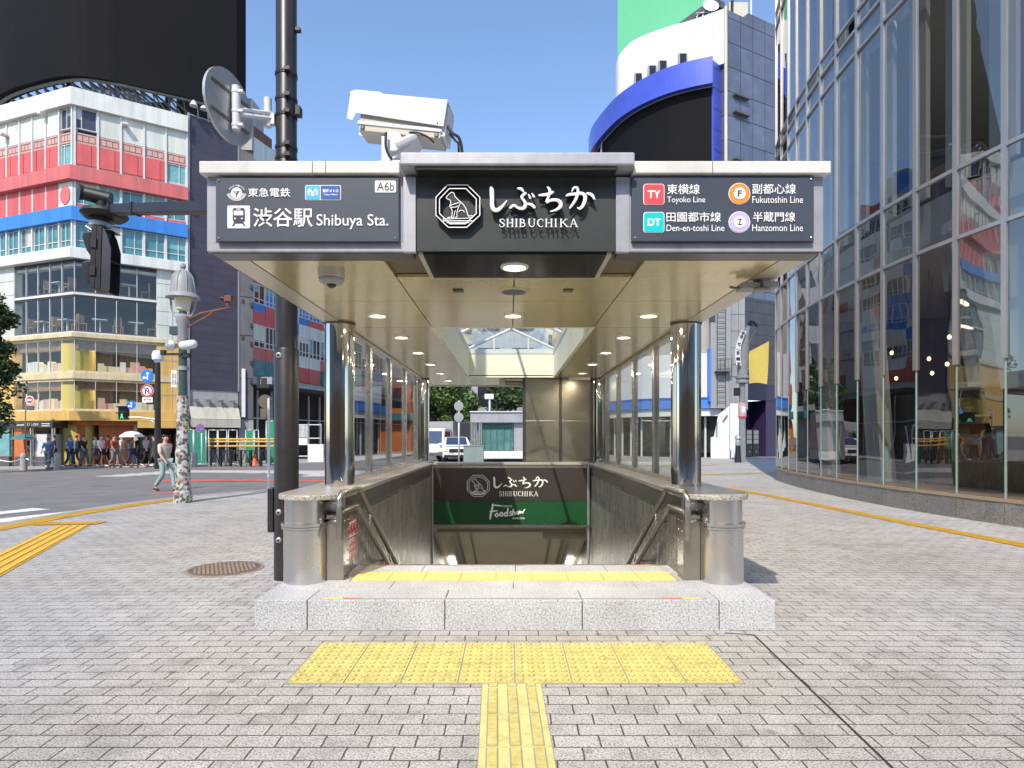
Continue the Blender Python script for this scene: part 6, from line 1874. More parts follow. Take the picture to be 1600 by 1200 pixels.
m_ = MB(); m_.box(12.22, 12.28, 36.28, 36.3, 1.25, 2.2); m_.tube([(13.05, 36.24, 0.05), (13.05, 36.24, 0.5)], 0.03, 6); m_.tube([(12.6, 36.25, 2.2), (12.85, 36.25, 2.55)], 0.04, 6); m_.build('bracket', M['grey_dark'], wh)
# pipe shaped street lamp
pl = thing('pipe_street_lamp', 'grey pipe shaped street lamp with a white lettered plate', 'street lamp', (11.75, 31, 0))
m_ = MB(); m_.lathe([(0.18, 0), (0.17, 0.1), (0.15, 2.4), (0.15, 3.95)], (0, 0, 0), 20); mat('pipe_grey', (0.25, 0.26, 0.27), 0.45, 0.2, var=0.12, vscale=6, streak=0.2); m_.build('post', M['pipe_grey'], pl, local=True)
m_ = MB(); m_.lathe([(0.16, 3.95), (0.33, 4.0), (0.33, 4.10), (0.27, 4.16), (0.35, 4.24), (0.35, 4.34), (0.26, 4.38)], (0, 0, 0), 24)
m_.tube(spline([(0, 0, 4.36), (0, 0, 5.0), (0.04, -0.02, 5.7), (0.2, -0.1, 6.35), (0.44, -0.24, 6.85)]), 0.25, 24)
for k in range(5): m_.sphere((0.24 + 0.02 * k, -0.16, 4.7 + k * 0.4), 0.035, 8)
m_.build('pipe', M['pipe_grey'], pl, local=True)
m_ = MB(); Mt = Matrix.Translation((0.46, -0.26, 6.9)) @ Vector((0.45, -0.75, 0.55)).to_track_quat('Z', 'Y').to_matrix().to_4x4()
m_.lathe([(0.27, -0.12), (0.28, 0.02), (0.24, 0.04), (0.20, 0.0), (0.17, 0.04), (0.12, 0.01), (0.0, 0.02)], (0, 0, 0), 24, 0, Mt); m_.build('lamp_mouth', M['black'], pl, local=True)
m_ = MB(); P_ = spline([(-0.30, -0.35, 4.85), (-0.36, -0.36, 5.3), (-0.32, -0.40, 5.9), (-0.10, -0.48, 6.55)], 4)
for i in range(len(P_) - 1):
    a, b = Vector(P_[i]), Vector(P_[i + 1]); wv = Vector((0.13, 0.01, -0.015)); dv = Vector((0, 0.04, 0))
    m_.add([a - wv, a + wv, b + wv, b - wv, a - wv + dv, a + wv + dv, b + wv + dv, b - wv + dv], [(0, 1, 2, 3), (4, 7, 6, 5), (0, 3, 7, 4), (1, 5, 6, 2)], 0)
for k, ch in enumerate('渋谷センター街'):
    i = len(P_) - 2 - int(k * (len(P_) - 2) / 6.5); p = P_[max(i, 0)]
    text(m_, ch, p[0] - 0.09, p[0] + 0.09, p[2] - 0.08, p[2] + 0.09, p[1] - 0.02, 1, 0.03, False)
m_.build('lettered_plate', [M['white_enamel'], M['black']], pl, local=True)
mat('sticker_mix', (0.5, 0.5, 0.48), 0.6, col2=(0.5, 0.14, 0.12), vscale=4)
m_ = MB(); m_.lathe([(0.19, 2.25), (0.19, 3.0)], (0, 0, 0), 20, 0); m_.lathe([(0.195, 2.25), (0.195, 2.33)], (0, 0, 0), 20, 1); m_.box(-0.12, 0.08, -0.20, -0.195, 2.5, 2.8, 2); m_.box(-0.42, -0.17, -0.15, 0.05, 3.35, 3.75, 3)
m_.build('sticker_band', [M['sticker_mix'], M['notice_red'], M['white_enamel'], M['black']], pl, local=True)
bk_ = thing('black_bollard', 'stickered black bollard at the foot of the pipe street lamp', 'bollard', (11.42, 30.7, 0))
m_ = MB(); m_.lathe([(0.17, 0), (0.14, 0.3), (0.12, 0.85)], (0, 0, 0), 16, 0); m_.build('post', M['black'], bk_, local=True)
m_ = MB(); m_.lathe([(0.125, 0.85), (0.13, 1.05), (0.09, 1.1), (0.15, 1.2), (0.12, 1.34), (0, 1.38)], (0, 0, 0), 16, 0); m_.build('cap', M['galv'], bk_, local=True)

for z_, w_ in ((5.4, 60), (9.9, 60)):
    pass
for yy_, zz_, wt in ((8.0, 4.58, 22), (12.5, 4.58, 22), (8.5, 9.1, 14), (13.0, 9.1, 14)):  # fill lights added to brighten the glass building's rooms; no fittings there
    l_ = bpy.data.lights.new('interior_light', 'AREA'); l_.size = 1.5; l_.energy = wt; l_.color = (1.0, 0.86, 0.66)
    o_ = bpy.data.objects.new('interior_light', l_); COL.objects.link(o_); o_.parent = gbd; o_.location = gp(yy_, -2.6) + Vector((0, 0, zz_)) - Vector(gbd.location)
# ================================================================== street furniture near the entrance
bp_ = thing('black_pole', 'tall thick black steel pole beside the rounded granite wall end', 'pole', (-2.04, 5.6, 0))
PX, PY = -2.04, 5.62
m_ = MB()
m_.lathe([(0.108, -0.05), (0.108, 2.09), (0.104, 2.10), (0.0985, 2.105), (0.0985, 3.35), (0.092, 3.37), (0.092, 9.0)], (PX, PY, 0), 36)
m_.build('shaft', M['pole_black'], bp_)
m_ = MB()
for z in (0.37, 0.62, 2.03):
    m_.lathe([(0.026, 0.0), (0.026, 0.012), (0.016, 0.020)], (0, 0, 0), 14, 0, Matrix.Translation((PX - 0.03, PY - 0.100, z)) @ Matrix.Rotation(R(95), 4, 'X'))
    m_.lathe([(0.010, 0.0), (0.010, 0.030)], (0, 0, 0), 10, 1, Matrix.Translation((PX - 0.03, PY - 0.100, z)) @ Matrix.Rotation(R(95), 4, 'X')); m_.cut()
m_.build_cut('bolt', [M['galv'], M['rubber']], bp_)
m_ = MB(); m_.box(PX - 0.155, PX - 0.105, PY - 0.05, PY + 0.08, 0.43, 0.83); m_.build('side_box', M['pole_black'], bp_, bevel=0.004)
for z in (4.60, 4.37, 4.22, 3.93, 3.83):
    m_ = MB(); m_.lathe([(0.095, -0.016), (0.098, -0.016), (0.098, 0.016), (0.095, 0.016)], (PX, PY, z), 30)
    for k in range(9):
        a = R(-160 + k * 17); m_.sphere((PX + 0.099 * math.cos(a), PY + 0.099 * math.sin(a), z), 0.006, 6)
    m_.box(PX + 0.02, PX + 0.07, PY - 0.125, PY - 0.085, z - 0.012, z + 0.02)
    m_.build('clamp_band', M['pole_black'], bp_)
m_ = MB(); m_.box(PX + 0.1, PX + 0.14, PY - 0.06, PY + 0.02, 4.22, 4.30); m_.cut(); m_.box(PX + 0.09, PX + 0.13, PY - 0.03, PY + 0.02, 5.00, 5.03); m_.cut(); m_.build_cut('cable_clip', M['black'], bp_)
# round sign seen from behind
ts = thing('round_traffic_sign', 'round traffic sign seen from its grey back on the black pole', 'traffic sign', (-2.45, 5.3, 4.2))
Mt = Matrix.Translation((-2.43, 5.32, 4.155)) @ Matrix.Rotation(R(76), 4, 'Z') @ Matrix.Rotation(R(90), 4, 'X')
m_ = MB(); m_.lathe([(0.0, -0.006), (0.296, -0.006), (0.300, 0.0), (0.296, 0.004), (0.0, 0.004)], (0, 0, 0), 48, 0, Mt); m_.lathe([(0.297, -0.012), (0.303, -0.012), (0.303, 0.012), (0.297, 0.012)], (0, 0, 0), 48, 1, Mt)
mat('alu_back', (0.15, 0.13, 0.10), 0.4, 0.3, var=0.15, vscale=3, rvar=0.1)
m_.build('plate', [M['alu_back'], M['galv']], ts)
m_ = MB()
for z in (-0.12, 0.12):
    m_.box(-0.24, 0.24, z - 0.012, z + 0.012, 0.004, 0.022, 0, Mt)
m_.build('stiffener', M['alu_back'], ts)
m_ = MB()
c_ = Mt @ Vector((0.03, 0, 0.05))
m_.cyl((c_.x, c_.y, 3.96), (c_.x, c_.y, 4.34), 0.036, n=20)
m_.build('post_tube', M['white_enamel'], ts)
m_ = MB()
a_ = Vector((c_.x, c_.y, 4.12))
m_.tube([a_ + Vector((0, 0, 0.03)), (PX - 0.12, PY - 0.04, 4.235)], 0.016, 10); m_.tube([a_ + Vector((0, 0, -0.02)), (PX - 0.12, PY - 0.04, 4.185)], 0.02, 10)
m_.cyl((PX - 0.155, PY - 0.04, 4.11), (PX - 0.155, PY - 0.04, 4.37), 0.034, n=18)
m_.box(PX - 0.125, PX - 0.09, PY - 0.06, PY, 4.13, 4.23)
for z in (4.0, 4.12, 4.29): m_.lathe([(0.040, -0.012), (0.040, 0.012)], (c_.x, c_.y, z), 18); m_.box(c_.x + 0.02, c_.x + 0.07, c_.y - 0.03, c_.y + 0.01, z - 0.012, z + 0.012)
m_.build('arm', M['white_enamel'], ts, bevel=0.002)
# traffic signal on its arm
sg = thing('traffic_signal', 'black pedestrian signal seen side on, hanging from a long tapered arm', 'traffic signal', (-2.1, 5.7, 3.4))
A0, A1 = Vector((-2.08, 5.70, 3.44)), Vector((-4.46, 6.86, 3.83))
dA = (A1 - A0).normalized(); upA = Vector((0, 0, 1)); sA = dA.cross(upA).normalized(); upA = sA.cross(dA).normalized()
m_ = MB(); q = []
for p, h in ((A0, 0.058), (A1, 0.052)):
    for a, b in ((-1, -1), (1, -1), (1, 1), (-1, 1)): q.append(tuple(p + sA * a * h + upA * b * h))
m_.add(q, [(0, 3, 2, 1), (4, 5, 6, 7), (0, 1, 5, 4), (1, 2, 6, 5), (2, 3, 7, 6), (3, 0, 4, 7)])
m_.build('arm', M['pole_black'], sg, bevel=0.006)
m_ = MB()
for f_ in (0.35, 0.83, 0.98):
    p = A0.lerp(A1, f_)
    for a in (-1, 1): m_.add([tuple(p + dA * d_ + sA * s_ * 0.06 + upA * u_ * 0.062) for d_ in (-0.02, 0.02) for s_ in (-1, 1) for u_ in (-1, 1)], [(0, 1, 3, 2), (4, 6, 7, 5), (0, 4, 5, 1), (2, 3, 7, 6), (0, 2, 6, 4), (1, 5, 7, 3)])
m_.build('arm_band', M['black'], sg)
HC = Vector((-4.62, 6.95, 3.28))
m_ = MB()
m_.lathe([(0.20, 3.76), (0.24, 3.80), (0.22, 3.84), (0.12, 3.86)], (HC.x + 0.04, HC.y, 0), 16)
m_.lathe([(0.05, 3.70), (0.12, 3.74), (0.12, 3.76)], (HC.x, HC.y, 0), 14)
m_.tube([(HC.x, HC.y, 3.84), (HC.x + 0.04, HC.y, 3.98)], 0.07, 10)
m_.tube([(HC.x - 0.16, HC.y - 0.06, 4.03), (HC.x + 0.10, HC.y + 0.02, 3.98)], [0.075, 0.085], 12)
m_.tube([(HC.x - 0.19, HC.y - 0.09, 4.03), (HC.x - 0.16, HC.y - 0.06, 4.03)], [0.085, 0.08], 12)
m_.build('sensor_head', M['black'], sg)
m_ = MB(); m_.lathe([(0.05, 3.63), (0.10, 3.67), (0.10, 3.72), (0.06, 3.75)], (HC.x - 0.02, HC.y, 0), 16); m_.tube([(HC.x - 0.1, HC.y, 3.74), (HC.x - 0.17, HC.y, 3.68), (HC.x - 0.08, HC.y, 3.62)], 0.012, 8); m_.tube([(HC.x + 0.06, HC.y, 3.76), (HC.x + 0.17, HC.y, 3.70), (HC.x + 0.05, HC.y, 3.63)], 0.012, 8); m_.build('swivel', M['galv'], sg)
Ms = Matrix.Translation((HC.x + 0.03, HC.y, 3.28)) @ Matrix.Rotation(R(4), 4, 'Z') @ Matrix.Rotation(R(2), 4, 'Y') @ Matrix.Diagonal((0.62, 0.62, 1, 1))
m_ = MB()
m_.prism([(-0.14, -0.33), (0.05, -0.33), (0.05, 0.36), (-0.14, 0.36)], -0.17, 0.17, 0, Ms, ax='y')
for xx in (-0.05, 0.045): m_.box(xx - 0.008, xx + 0.008, -0.18, 0.18, -0.335, 0.365, 0, Ms)
m_.build('housing', M['pole_black'], sg, bevel=0.025)
m_ = MB()
m_.prism([(0.055, -0.34), (0.19, -0.37), (0.21, -0.33), (0.21, 0.12), (0.13, 0.28), (0.055, 0.36)], -0.165, -0.155, 0, Ms, ax='y'); m_.prism([(0.055, -0.34), (0.19, -0.37), (0.21, -0.33), (0.21, 0.12), (0.13, 0.28), (0.055, 0.36)], 0.155, 0.165, 0, Ms, ax='y')
for zc0 in (-0.31, 0.03):
    m_.box(0.05, 0.2, -0.155, 0.155, zc0 + 0.30, zc0 + 0.305, 0, Ms)
m_.build('visor', M['steel_dark'], sg)
m_ = MB()
for zc0, hh in ((0.08, 0.24), (-0.25, 0.22)):
    m_.prism([(-0.15, zc0 + 0.24), (-0.30, zc0 + 0.22), (-0.32, zc0 + 0.16), (-0.24, zc0 + 0.02), (-0.15, zc0 - 0.06)], -0.14, 0.14, 0, Ms, ax='y')
m_.build('hood', M['pole_black'], sg, bevel=0.02)
m_ = MB()
for z in (0.17, -0.14): m_.box(-0.13, -0.03, -0.20, -0.17, z - 0.05, z + 0.05, 0, Ms); m_.cut()
m_.build_cut('hinge', M['black'], sg)

# street lamp with a bell shade
lp = thing('street_lamp', 'old grey street lamp with a bell shade and sticker covered post', 'street lamp', (-6.43, 12.1, 0))
m_ = MB(); m_.lathe([(0.17, -0.05), (0.165, 0.22), (0.135, 0.24), (0.135, 1.0), (0.12, 1.05), (0.105, 2.1)], (0, 0, 0), 12, 1, None, False)
m_.lathe([(0.085, 2.1), (0.08, 2.7), (0.07, 3.3), (0.075, 3.75)], (0, 0, 0), 16, 2)
m_.lathe([(0.105, 2.6), (0.105, 2.68)], (0, 0, 0), 16, 0); m_.lathe([(0.08, 3.05), (0.10, 3.1), (0.10, 3.5), (0.13, 3.55), (0.13, 3.66), (0.06, 3.72)], (0, 0, 0), 16, 0)
sm = bpy.data.materials.new('sticker_post'); sm.use_nodes = True
N = sm.node_tree.nodes; L = sm.node_tree.links
tc = N.new('ShaderNodeTexCoord'); vo = N.new('ShaderNodeTexVoronoi'); vo.inputs['Scale'].default_value = 20
L.new(tc.outputs['Object'], vo.inputs['Vector']); sx = N.new('ShaderNodeSeparateColor'); L.new(vo.outputs['Color'], sx.inputs[0])
cr = N.new('ShaderNodeValToRGB'); cr.color_ramp.interpolation = 'CONSTANT'
cr.color_ramp.elements[0].color = (0.10, 0.10, 0.10, 1); cr.color_ramp.elements[1].position = 0.22; cr.color_ramp.elements[1].color = (0.30, 0.31, 0.31, 1)
for ps_, c in ((0.45, (0.45, 0.45, 0.44, 1)), (0.68, (0.08, 0.08, 0.09, 1)), (0.76, (0.5, 0.48, 0.46, 1)), (0.94, (0.35, 0.12, 0.11, 1)), (0.97, (0.45, 0.55, 0.15, 1))):
    e = cr.color_ramp.elements.new(ps_); e.color = c
L.new(sx.outputs[0], cr.inputs[0]); L.new(cr.outputs[0], N['Principled BSDF'].inputs['Base Color']); N['Principled BSDF'].inputs['Roughness'].default_value = 0.5
M['sticker_post'] = sm
mat('pole_green', (0.05, 0.09, 0.09), 0.4, 0.2, var=0.2, vscale=8)
m_.build('post', [M['paint_grey'], M['sticker_post'], M['pole_green']], lp, local=True)
m_ = MB(); m_.lathe([(0.31, 4.02), (0.30, 4.06), (0.235, 4.12), (0.215, 4.3), (0.18, 4.45), (0.10, 4.55), (0.05, 4.58), (0.03, 4.6), (0.055, 4.63), (0.05, 4.68), (0.0, 4.72)], (0, 0, 0), 28)
for k in range(8):
    a = k * math.pi / 4; m_.tube([(0.232 * math.cos(a), 0.232 * math.sin(a), 4.12), (0.218 * math.cos(a), 0.218 * math.sin(a), 4.3), (0.185 * math.cos(a), 0.185 * math.sin(a), 4.45), (0.10 * math.cos(a), 0.10 * math.sin(a), 4.555)], 0.012, 6)
m_.build('shade', M['paint_grey'], lp, local=True)
m_ = MB(); m_.lathe([(0.16, 4.05), (0.15, 3.95), (0.12, 3.80), (0.06, 3.76)], (0, 0, 0), 20); m_.build('globe', M['lamp_opal'], lp, local=True)
m_ = MB()
for s in (-1, 1): m_.tube([(s * 0.24, 0, 4.05), (s * 0.24, 0, 3.82), (s * 0.17, 0, 3.68), (0.0, 0, 3.60)], 0.02, 8)
m_.build('bracket', M['paint_grey'], lp, local=True)
m_ = MB(); m_.tube([(0.0, 0, 3.55), (0.35, 0, 3.72), (0.93, 0, 3.84)], [0.03, 0.03, 0.02], 8); m_.tube([(0.0, 0, 3.40), (0.5, 0, 3.68), (0.6, 0, 3.76)], 0.02, 8); m_.build('side_arm', M['rust'], lp, local=True)
sp = thing('arm_camera', 'rusty brown camera on the side arm of the bell shaded lamp', 'camera', (-5.55, 12.1, 3.85))
m_ = MB(); m_.box(-0.05, 0.09, -0.06, 0.06, 0.10, 0.22); m_.tube([(0.0, 0, 0), (0.0, 0, 0.12)], 0.035, 8); m_.build('case', M['rust'], sp, local=True, bevel=0.01)
m_ = MB(); m_.tube([(-0.12, 0, 0.17), (-0.05, 0, 0.16)], 0.045, 10); m_.box(-0.10, -0.05, -0.04, 0.04, 0.2, 0.27); m_.build('lens', M['black'], sp, local=True)
lc = thing('pole_camera', 'pair of white cameras clamped to the bell shaded street lamp', 'camera', (-6.43, 12.1, 2.95))
m_ = MB(); m_.tube([(0.05, -0.12, 0.12), (0.30, -0.2, 0.14)], 0.085, 14); m_.sphere((0.30, -0.2, 0.14), 0.085, 12); m_.build('body', M['white_enamel'], lc, local=True)
m_ = MB(); m_.lathe([(0.09, 0), (0.10, 0.06), (0.03, 0.10)], (0, 0, 0), 16, 0, Matrix.Translation((-0.17, -0.1, 0.12)) @ Matrix.Rotation(R(90), 4, 'X')); m_.build('lamp', M['galv'], lc, local=True)
m_ = MB(); m_.box(-0.36, 0.05, -0.1, -0.05, -0.06, -0.02); m_.box(-0.38, -0.30, -0.12, -0.04, -0.06, 0.04); m_.box(0.02, 0.16, -0.1, 0.02, -0.1, -0.02); m_.build('bracket', M['rubber'], lc, local=True)
gx_ = thing('junction_box', 'dark green box fixed to the bell shaded street lamp', 'junction box', (-6.43, 12.1, 3.4))
m_ = MB(); m_.box(-0.23, -0.05, -0.08, 0.08, -0.10, 0.06); m_.build('case', M['pole_green'], gx_, local=True, bevel=0.008)
m_ = MB(); m_.box(-0.24, 0.0, -0.03, 0.03, 0.06, 0.08); m_.build('bracket', M['galv'], gx_, local=True)
pb_ = thing('plate_sign', 'two small white text plates fixed beside the street lamp post', 'sign', (-6.7, 12.2, 2.3))
m_ = MB(); m_.box(-0.02, 0.09, 0, 0.01, -0.02, 0.32); m_.box(0.12, 0.17, 0, 0.01, 0.0, 0.3); m_.build('plate', M['paint_white'], pb_, local=True)
m_ = MB()
for k in range(6): m_.box(0.0 + 0.03 * (k % 3), 0.012 + 0.03 * (k % 3), -0.002, 0.0, 0.03 + 0.12 * (k // 3), 0.13 + 0.12 * (k // 3))
m_.tube([(0.15, 0.05, 0.1), (0.3, 0.0, 0.1)], 0.012, 6); m_.build('printing', M['letter_dark'], pb_, local=True)

# pole with road signs across the street
gz = lambda x, y: roadz(x, y)
rp = thing('sign_pole', 'slim black pole with a dome camera by the yellow building', 'pole', (-16.6, 29, -0.3))
m_ = MB(); m_.lathe([(0.14, 0), (0.13, 3.3), (0.11, 5.2)], (0, 0, 0), 14); m_.build('shaft', M['pole_black'], rp, local=True)
m_ = MB(); m_.lathe([(0.11, 5.2), (0.24, 5.22), (0.26, 5.45), (0.20, 5.62), (0.10, 5.66)], (0, 0, 0), 18); m_.sphere((0, 0, 5.2), 0.17, 12); m_.build('dome_camera', M['white_enamel'], rp, local=True)
m_ = MB(); m_.tube([(0, 0, 2.4), (-0.9, 0, 2.5), (-1.6, 0, 2.5)], 0.04, 6); m_.tube([(-0.3, 0, 2.35), (-0.1, 0, 2.2), (-0.1, 0, 1.2)], 0.05, 6); m_.build('side_arm', M['galv'], rp, local=True)
def road_sign(name, label, x, y, z, r, fn, rz=0.0):
    t = thing(name, label, 'road sign', (x, y, z), rz)
    m_ = MB(); m_.lathe([(r, 0), (r, 0.03), (0, 0.03)], (0, 0, 0), 32, 0, Matrix.Rotation(R(90), 4, 'X'))
    o = m_.build('plate', M[fn[0]], t, local=True)
    m_ = MB(); fn[1](m_, r)
    m_.build('symbol', [M['letter_white'], M['logo_blue'], M['notice_red']], t, local=True)
    return t
mat('sign_blue', (0.02, 0.17, 0.60), 0.4, var=0.02)
def arr(m_, r):
    k = r / 10
    m_.prism([(a * k, b * k) for a, b in ((-0.2, -6), (1.6, -6), (1.6, 3), (3.6, 3), (0.7, 7), (-2.2, 3), (-0.2, 3))], -0.036, -0.031, 0, ax='y')
    m_.prism([(a * k, b * k) for a, b in ((-0.2, -1.6), (-4, -1.6), (-4, 0.4), (-7.5, -2.8), (-4, -6), (-4, -3.6), (-0.2, -3.6))], -0.036, -0.031, 0, ax='y')
def ring_(m_, r, ri=0.72, n=32, mi=2):
    for k in range(n):
        a0, a1 = 2 * math.pi * k / n, 2 * math.pi * (k + 1) / n
        m_.prism([(r * ri * math.cos(a0), r * ri * math.sin(a0)), (r * 0.97 * math.cos(a0), r * 0.97 * math.sin(a0)), (r * 0.97 * math.cos(a1), r * 0.97 * math.sin(a1)), (r * ri * math.cos(a1), r * ri * math.sin(a1))], -0.034, -0.031, mi, ax='y')
def uturn(m_, r):
    ring_(m_, r)
    k = r / 10
    m_.tube([(x * k, -0.035, z * k) for x, z in ((-2.6, -5), (-2.6, 1.5), (-1, 3.6), (1, 3.6), (2.6, 1.5), (2.6, -2))], 1.0 * k, 6, 1)
    m_.prism([(a * k, b * k) for a, b in ((0.4, -1.5), (4.8, -1.5), (2.6, -5))], -0.04, -0.032, 1, ax='y')
    m_.tube([(-4.6 * k, -0.045, 4.6 * k), (4.6 * k, -0.045, -4.6 * k)], 0.9 * k, 6, 2)
def nopark(m_, r):
    ring_(m_, r, 0.76); k = r / 10
    m_.tube([(-5 * k, -0.04, 5 * k), (5 * k, -0.04, -5 * k)], 1.2 * k, 6, 2)
def bar_(m_, r):
    ring_(m_, r, 0.8, mi=0); m_.box(-r * 0.55, r * 0.55, -0.036, -0.031, -r * 0.2, r * 0.2, 0)
road_sign('direction_sign', 'round blue sign with two white arrows on the black pole', -17.0, 28.85, Z(588, 29), 0.30, ('sign_blue', arr))
road_sign('turn_ban_sign', 'round white sign with a red ring barring a turn', -17.0, 28.85, Z(611, 29), 0.30, ('letter_white', uturn))
t = thing('supplement_plate', 'small white plate with a red arrow under the turn ban sign', 'road sign', (-17.0, 28.85, Z(625, 29)))
m_ = MB(); m_.box(-0.24, 0.24, 0, 0.02, -0.12, 0.12); m_.build('plate', M['letter_white'], t, local=True)
m_ = MB(); m_.box(-0.16, 0.16, -0.006, -0.002, -0.02, 0.02); m_.prism([(-0.2, 0), (-0.12, 0.05), (-0.12, -0.05)], -0.006, -0.002, ax='y'); m_.prism([(0.2, 0), (0.12, 0.05), (0.12, -0.05)], -0.006, -0.002, ax='y'); m_.build('symbol', M['notice_red'], t, local=True)
road_sign('crossing_sign', 'small round blue sign above the pedestrian signal arm', -17.75, 28.85, Z(633, 29), 0.2, ('sign_blue', arr))
ps_ = thing('pedestrian_signal', 'small pedestrian signal showing green, hung from the black pole arm', 'traffic signal', (-18.2, 29, Z(645, 29)))
m_ = MB(); m_.box(-0.19, 0.19, -0.15, 0.15, -0.32, 0.32); m_.build('housing', M['pole_black'], ps_, local=True, bevel=0.03)
m_ = MB()
for z in (0.30, 0.0): m_.prism([(-0.18, z), (0.18, z), (0.18, z - 0.05), (-0.18, z - 0.05)], -0.3, -0.15, 0, ax='y')
m_.build('visor', M['black'], ps_, local=True)
mat('signal_green', (0.05, 0.4, 0.2), 0.4, emit=(0.1, 0.9, 0.45), estr=0.7)
m_ = MB(); m_.tube([(0, -0.16, -0.07), (0, -0.16, -0.15)], 0.04, 6); m_.sphere((0, -0.16, -0.04), 0.028, 8); m_.tube([(0, -0.16, -0.15), (-0.06, -0.16, -0.26)], 0.02, 6); m_.tube([(0, -0.16, -0.15), (0.06, -0.16, -0.26)], 0.02, 6); m_.build('walking_figure', M['signal_green'], ps_, local=True)
t = road_sign('no_parking_sign', 'round red and blue no parking sign before the green hoarding', X(313, 30.5), 30.5, Z(669, 30.5), 0.21, ('sign_blue', nopark))
m_ = MB(); m_.tube([(0.05, 0.03, 0.1), (0.05, 0.03, -1.9)], 0.03, 8); m_.build('post', M['white_enamel'], t, local=True)
t = road_sign('stop_bar_sign', 'round dark red sign on a thin post by the small subway kiosk', X(47, 30), 30, Z(625, 30), 0.21, ('notice_red', bar_))
m_ = MB(); m_.tube([(-0.25, 0.03, 0.1), (-0.25, 0.03, -3.2)], 0.03, 8); m_.box(-0.22, 0.2, 0, 0.02, -0.5, -0.28); m_.build('post', M['grey_dark'], t, local=True)

# thin white post with round sign backs
wp = thing('traffic_sign_post', 'pair of sign plates seen from behind on a thin white post near the black pole', 'traffic sign', (-5.75, 14.6, 0))
yy = 14.6; xb = X(420, yy)
m_ = MB(); m_.tube([(xb, yy, 0), (xb, yy, Z(622, yy))], 0.030, 10); m_.build('post', M['white_enamel'], wp)
m_ = MB(); m_.lathe([(0.165, 0), (0.165, 0.012), (0, 0.012)], (0, 0, 0), 28, 0, Matrix.Translation((X(413, yy) - 0.0, yy + 0.06, Z(627, yy))) @ Matrix.Rotation(R(90), 4, 'X'))
m_.box(X(405, yy), X(421, yy), yy + 0.05, yy + 0.06, Z(655, yy), Z(638, yy)); m_.build('plate', M['alu_back'], wp)

# ------------------------------------------------------------------ barriers opposite
yb_ = 33.0
def hoard(u0, u1, v0, m, label, y=33.2, z1=None, name='hoarding_panel', grp='hoarding panels across the street'):
    x0, x1 = X(u0, y), X(u1, y)
    t = thing(name, label, 'hoarding', ((x0 + x1) / 2, y, -0.3), 0, grp)
    h = Z(v0, y) + 0.3; w2 = (x1 - x0) / 2
    m_ = MB(); m_.box(-w2 + 0.03, w2 - 0.03, 0, 0.04, 0.12, h - 0.04); m_.build('board', M[m], t, local=True)
    m_ = MB()
    for xx in (-w2, w2): m_.tube([(xx, 0.0, 0), (xx, 0.0, h)], 0.03, 6)
    m_.tube([(-w2, 0, h), (w2, 0, h)], 0.03, 6); m_.tube([(-w2, 0, 0.12), (w2, 0, 0.12)], 0.03, 6); m_.build('frame', M['galv'], t, local=True)
    return t
mat('hoard_green', (0.01, 0.26, 0.12), 0.5, var=0.12); mat('hoard_teal', (0.015, 0.20, 0.14), 0.5, var=0.12)
glass('mesh_clear', (0.7, 0.74, 0.72), 0.05, 1.0)
hoard(292, 302, 671, 'hoard_teal', 'dark green hoarding panel next to the street lamp')
hoard(303, 322, 672, 'hoard_teal', 'dark green hoarding panel with a white notice behind the no parking sign')
for k, u in enumerate((326, 341, 357)):
    hoard(u, u + 13.5, 672, 'mesh_clear', 'clear fence panel under the pale street canopy, %s' % ('next to the green panels', 'middle one', 'next to the stone pier')[k])
hoard(384, 396, 672, 'hoard_green', 'bright green hoarding panel behind the orange cone')
hoard(398, 404, 672, 'mesh_clear', 'narrow clear fence panel beside the bright green one')
hoard(416, 432, 658, 'hoard_green', 'bright green hoarding panel half hidden by the black pole')
yr = thing('yellow_barrier', 'long yellow scaffold pole barrier in front of the hoarding', 'barrier', (-14.5, 32.2, -0.3))
m_ = MB()
for v in (686, 690, 697): m_.tube([(X(325, 32.2), 32.2, Z(v, 32.2)), (X(432, 32.2), 32.2, Z(v, 32.2))], 0.045, 8)
m_.build('rail', M['line_yellow'], yr)
m_ = MB()
for u in (327, 352, 378, 404, 428): m_.tube([(X(u, 32.2), 32.25, -0.3), (X(u, 32.2), 32.25, Z(684, 32.2))], 0.03, 6)
m_.build('post', M['galv'], yr)
bf = thing('black_fence', 'low black tubular guard fence below the yellow rails', 'fence', (-14.6, 31.6, -0.3))
m_ = MB()
for u0 in (329, 345, 361, 376, 392, 408):
    xa, xb_ = X(u0, 31.6), X(u0 + 14, 31.6); za, zb2 = -0.3, Z(704, 31.6)
    m_.tube([(xa, 31.6, za + 0.1), (xa, 31.6, zb2), (xb_, 31.6, zb2), (xb_, 31.6, za + 0.1)], 0.04, 6); m_.tube([(xa, 31.6, za + 0.15), ((xa + xb_) / 2, 31.6, zb2)], 0.025, 6); m_.tube([(xb_, 31.6, za + 0.15), ((xa + xb_) / 2, 31.6, zb2)], 0.025, 6)
m_.cut()
m_.build_cut('rail', M['pole_black'], bf)
m_ = MB()
for u0 in (329, 345, 361, 376, 392, 408):
    m_.cyl((X(u0, 31.6), 31.66, -0.3), (X(u0, 31.6), 31.66, Z(703, 31.6)), 0.05, n=8); m_.cut()
m_.build_cut('post', M['pole_black'], bf)
cn = thing('traffic_cone', 'orange traffic cone beside the bright green hoarding', 'traffic cone', (X(397.5, 32.8), 32.8, -0.3))
mat('cone_orange', (0.75, 0.13, 0.03), 0.5); m_ = MB(); m_.lathe([(0.2, 0.05), (0.15, 0.1), (0.04, 0.75), (0.0, 0.76)], (0, 0, 0), 16); m_.build('cone', M['cone_orange'], cn, local=True)
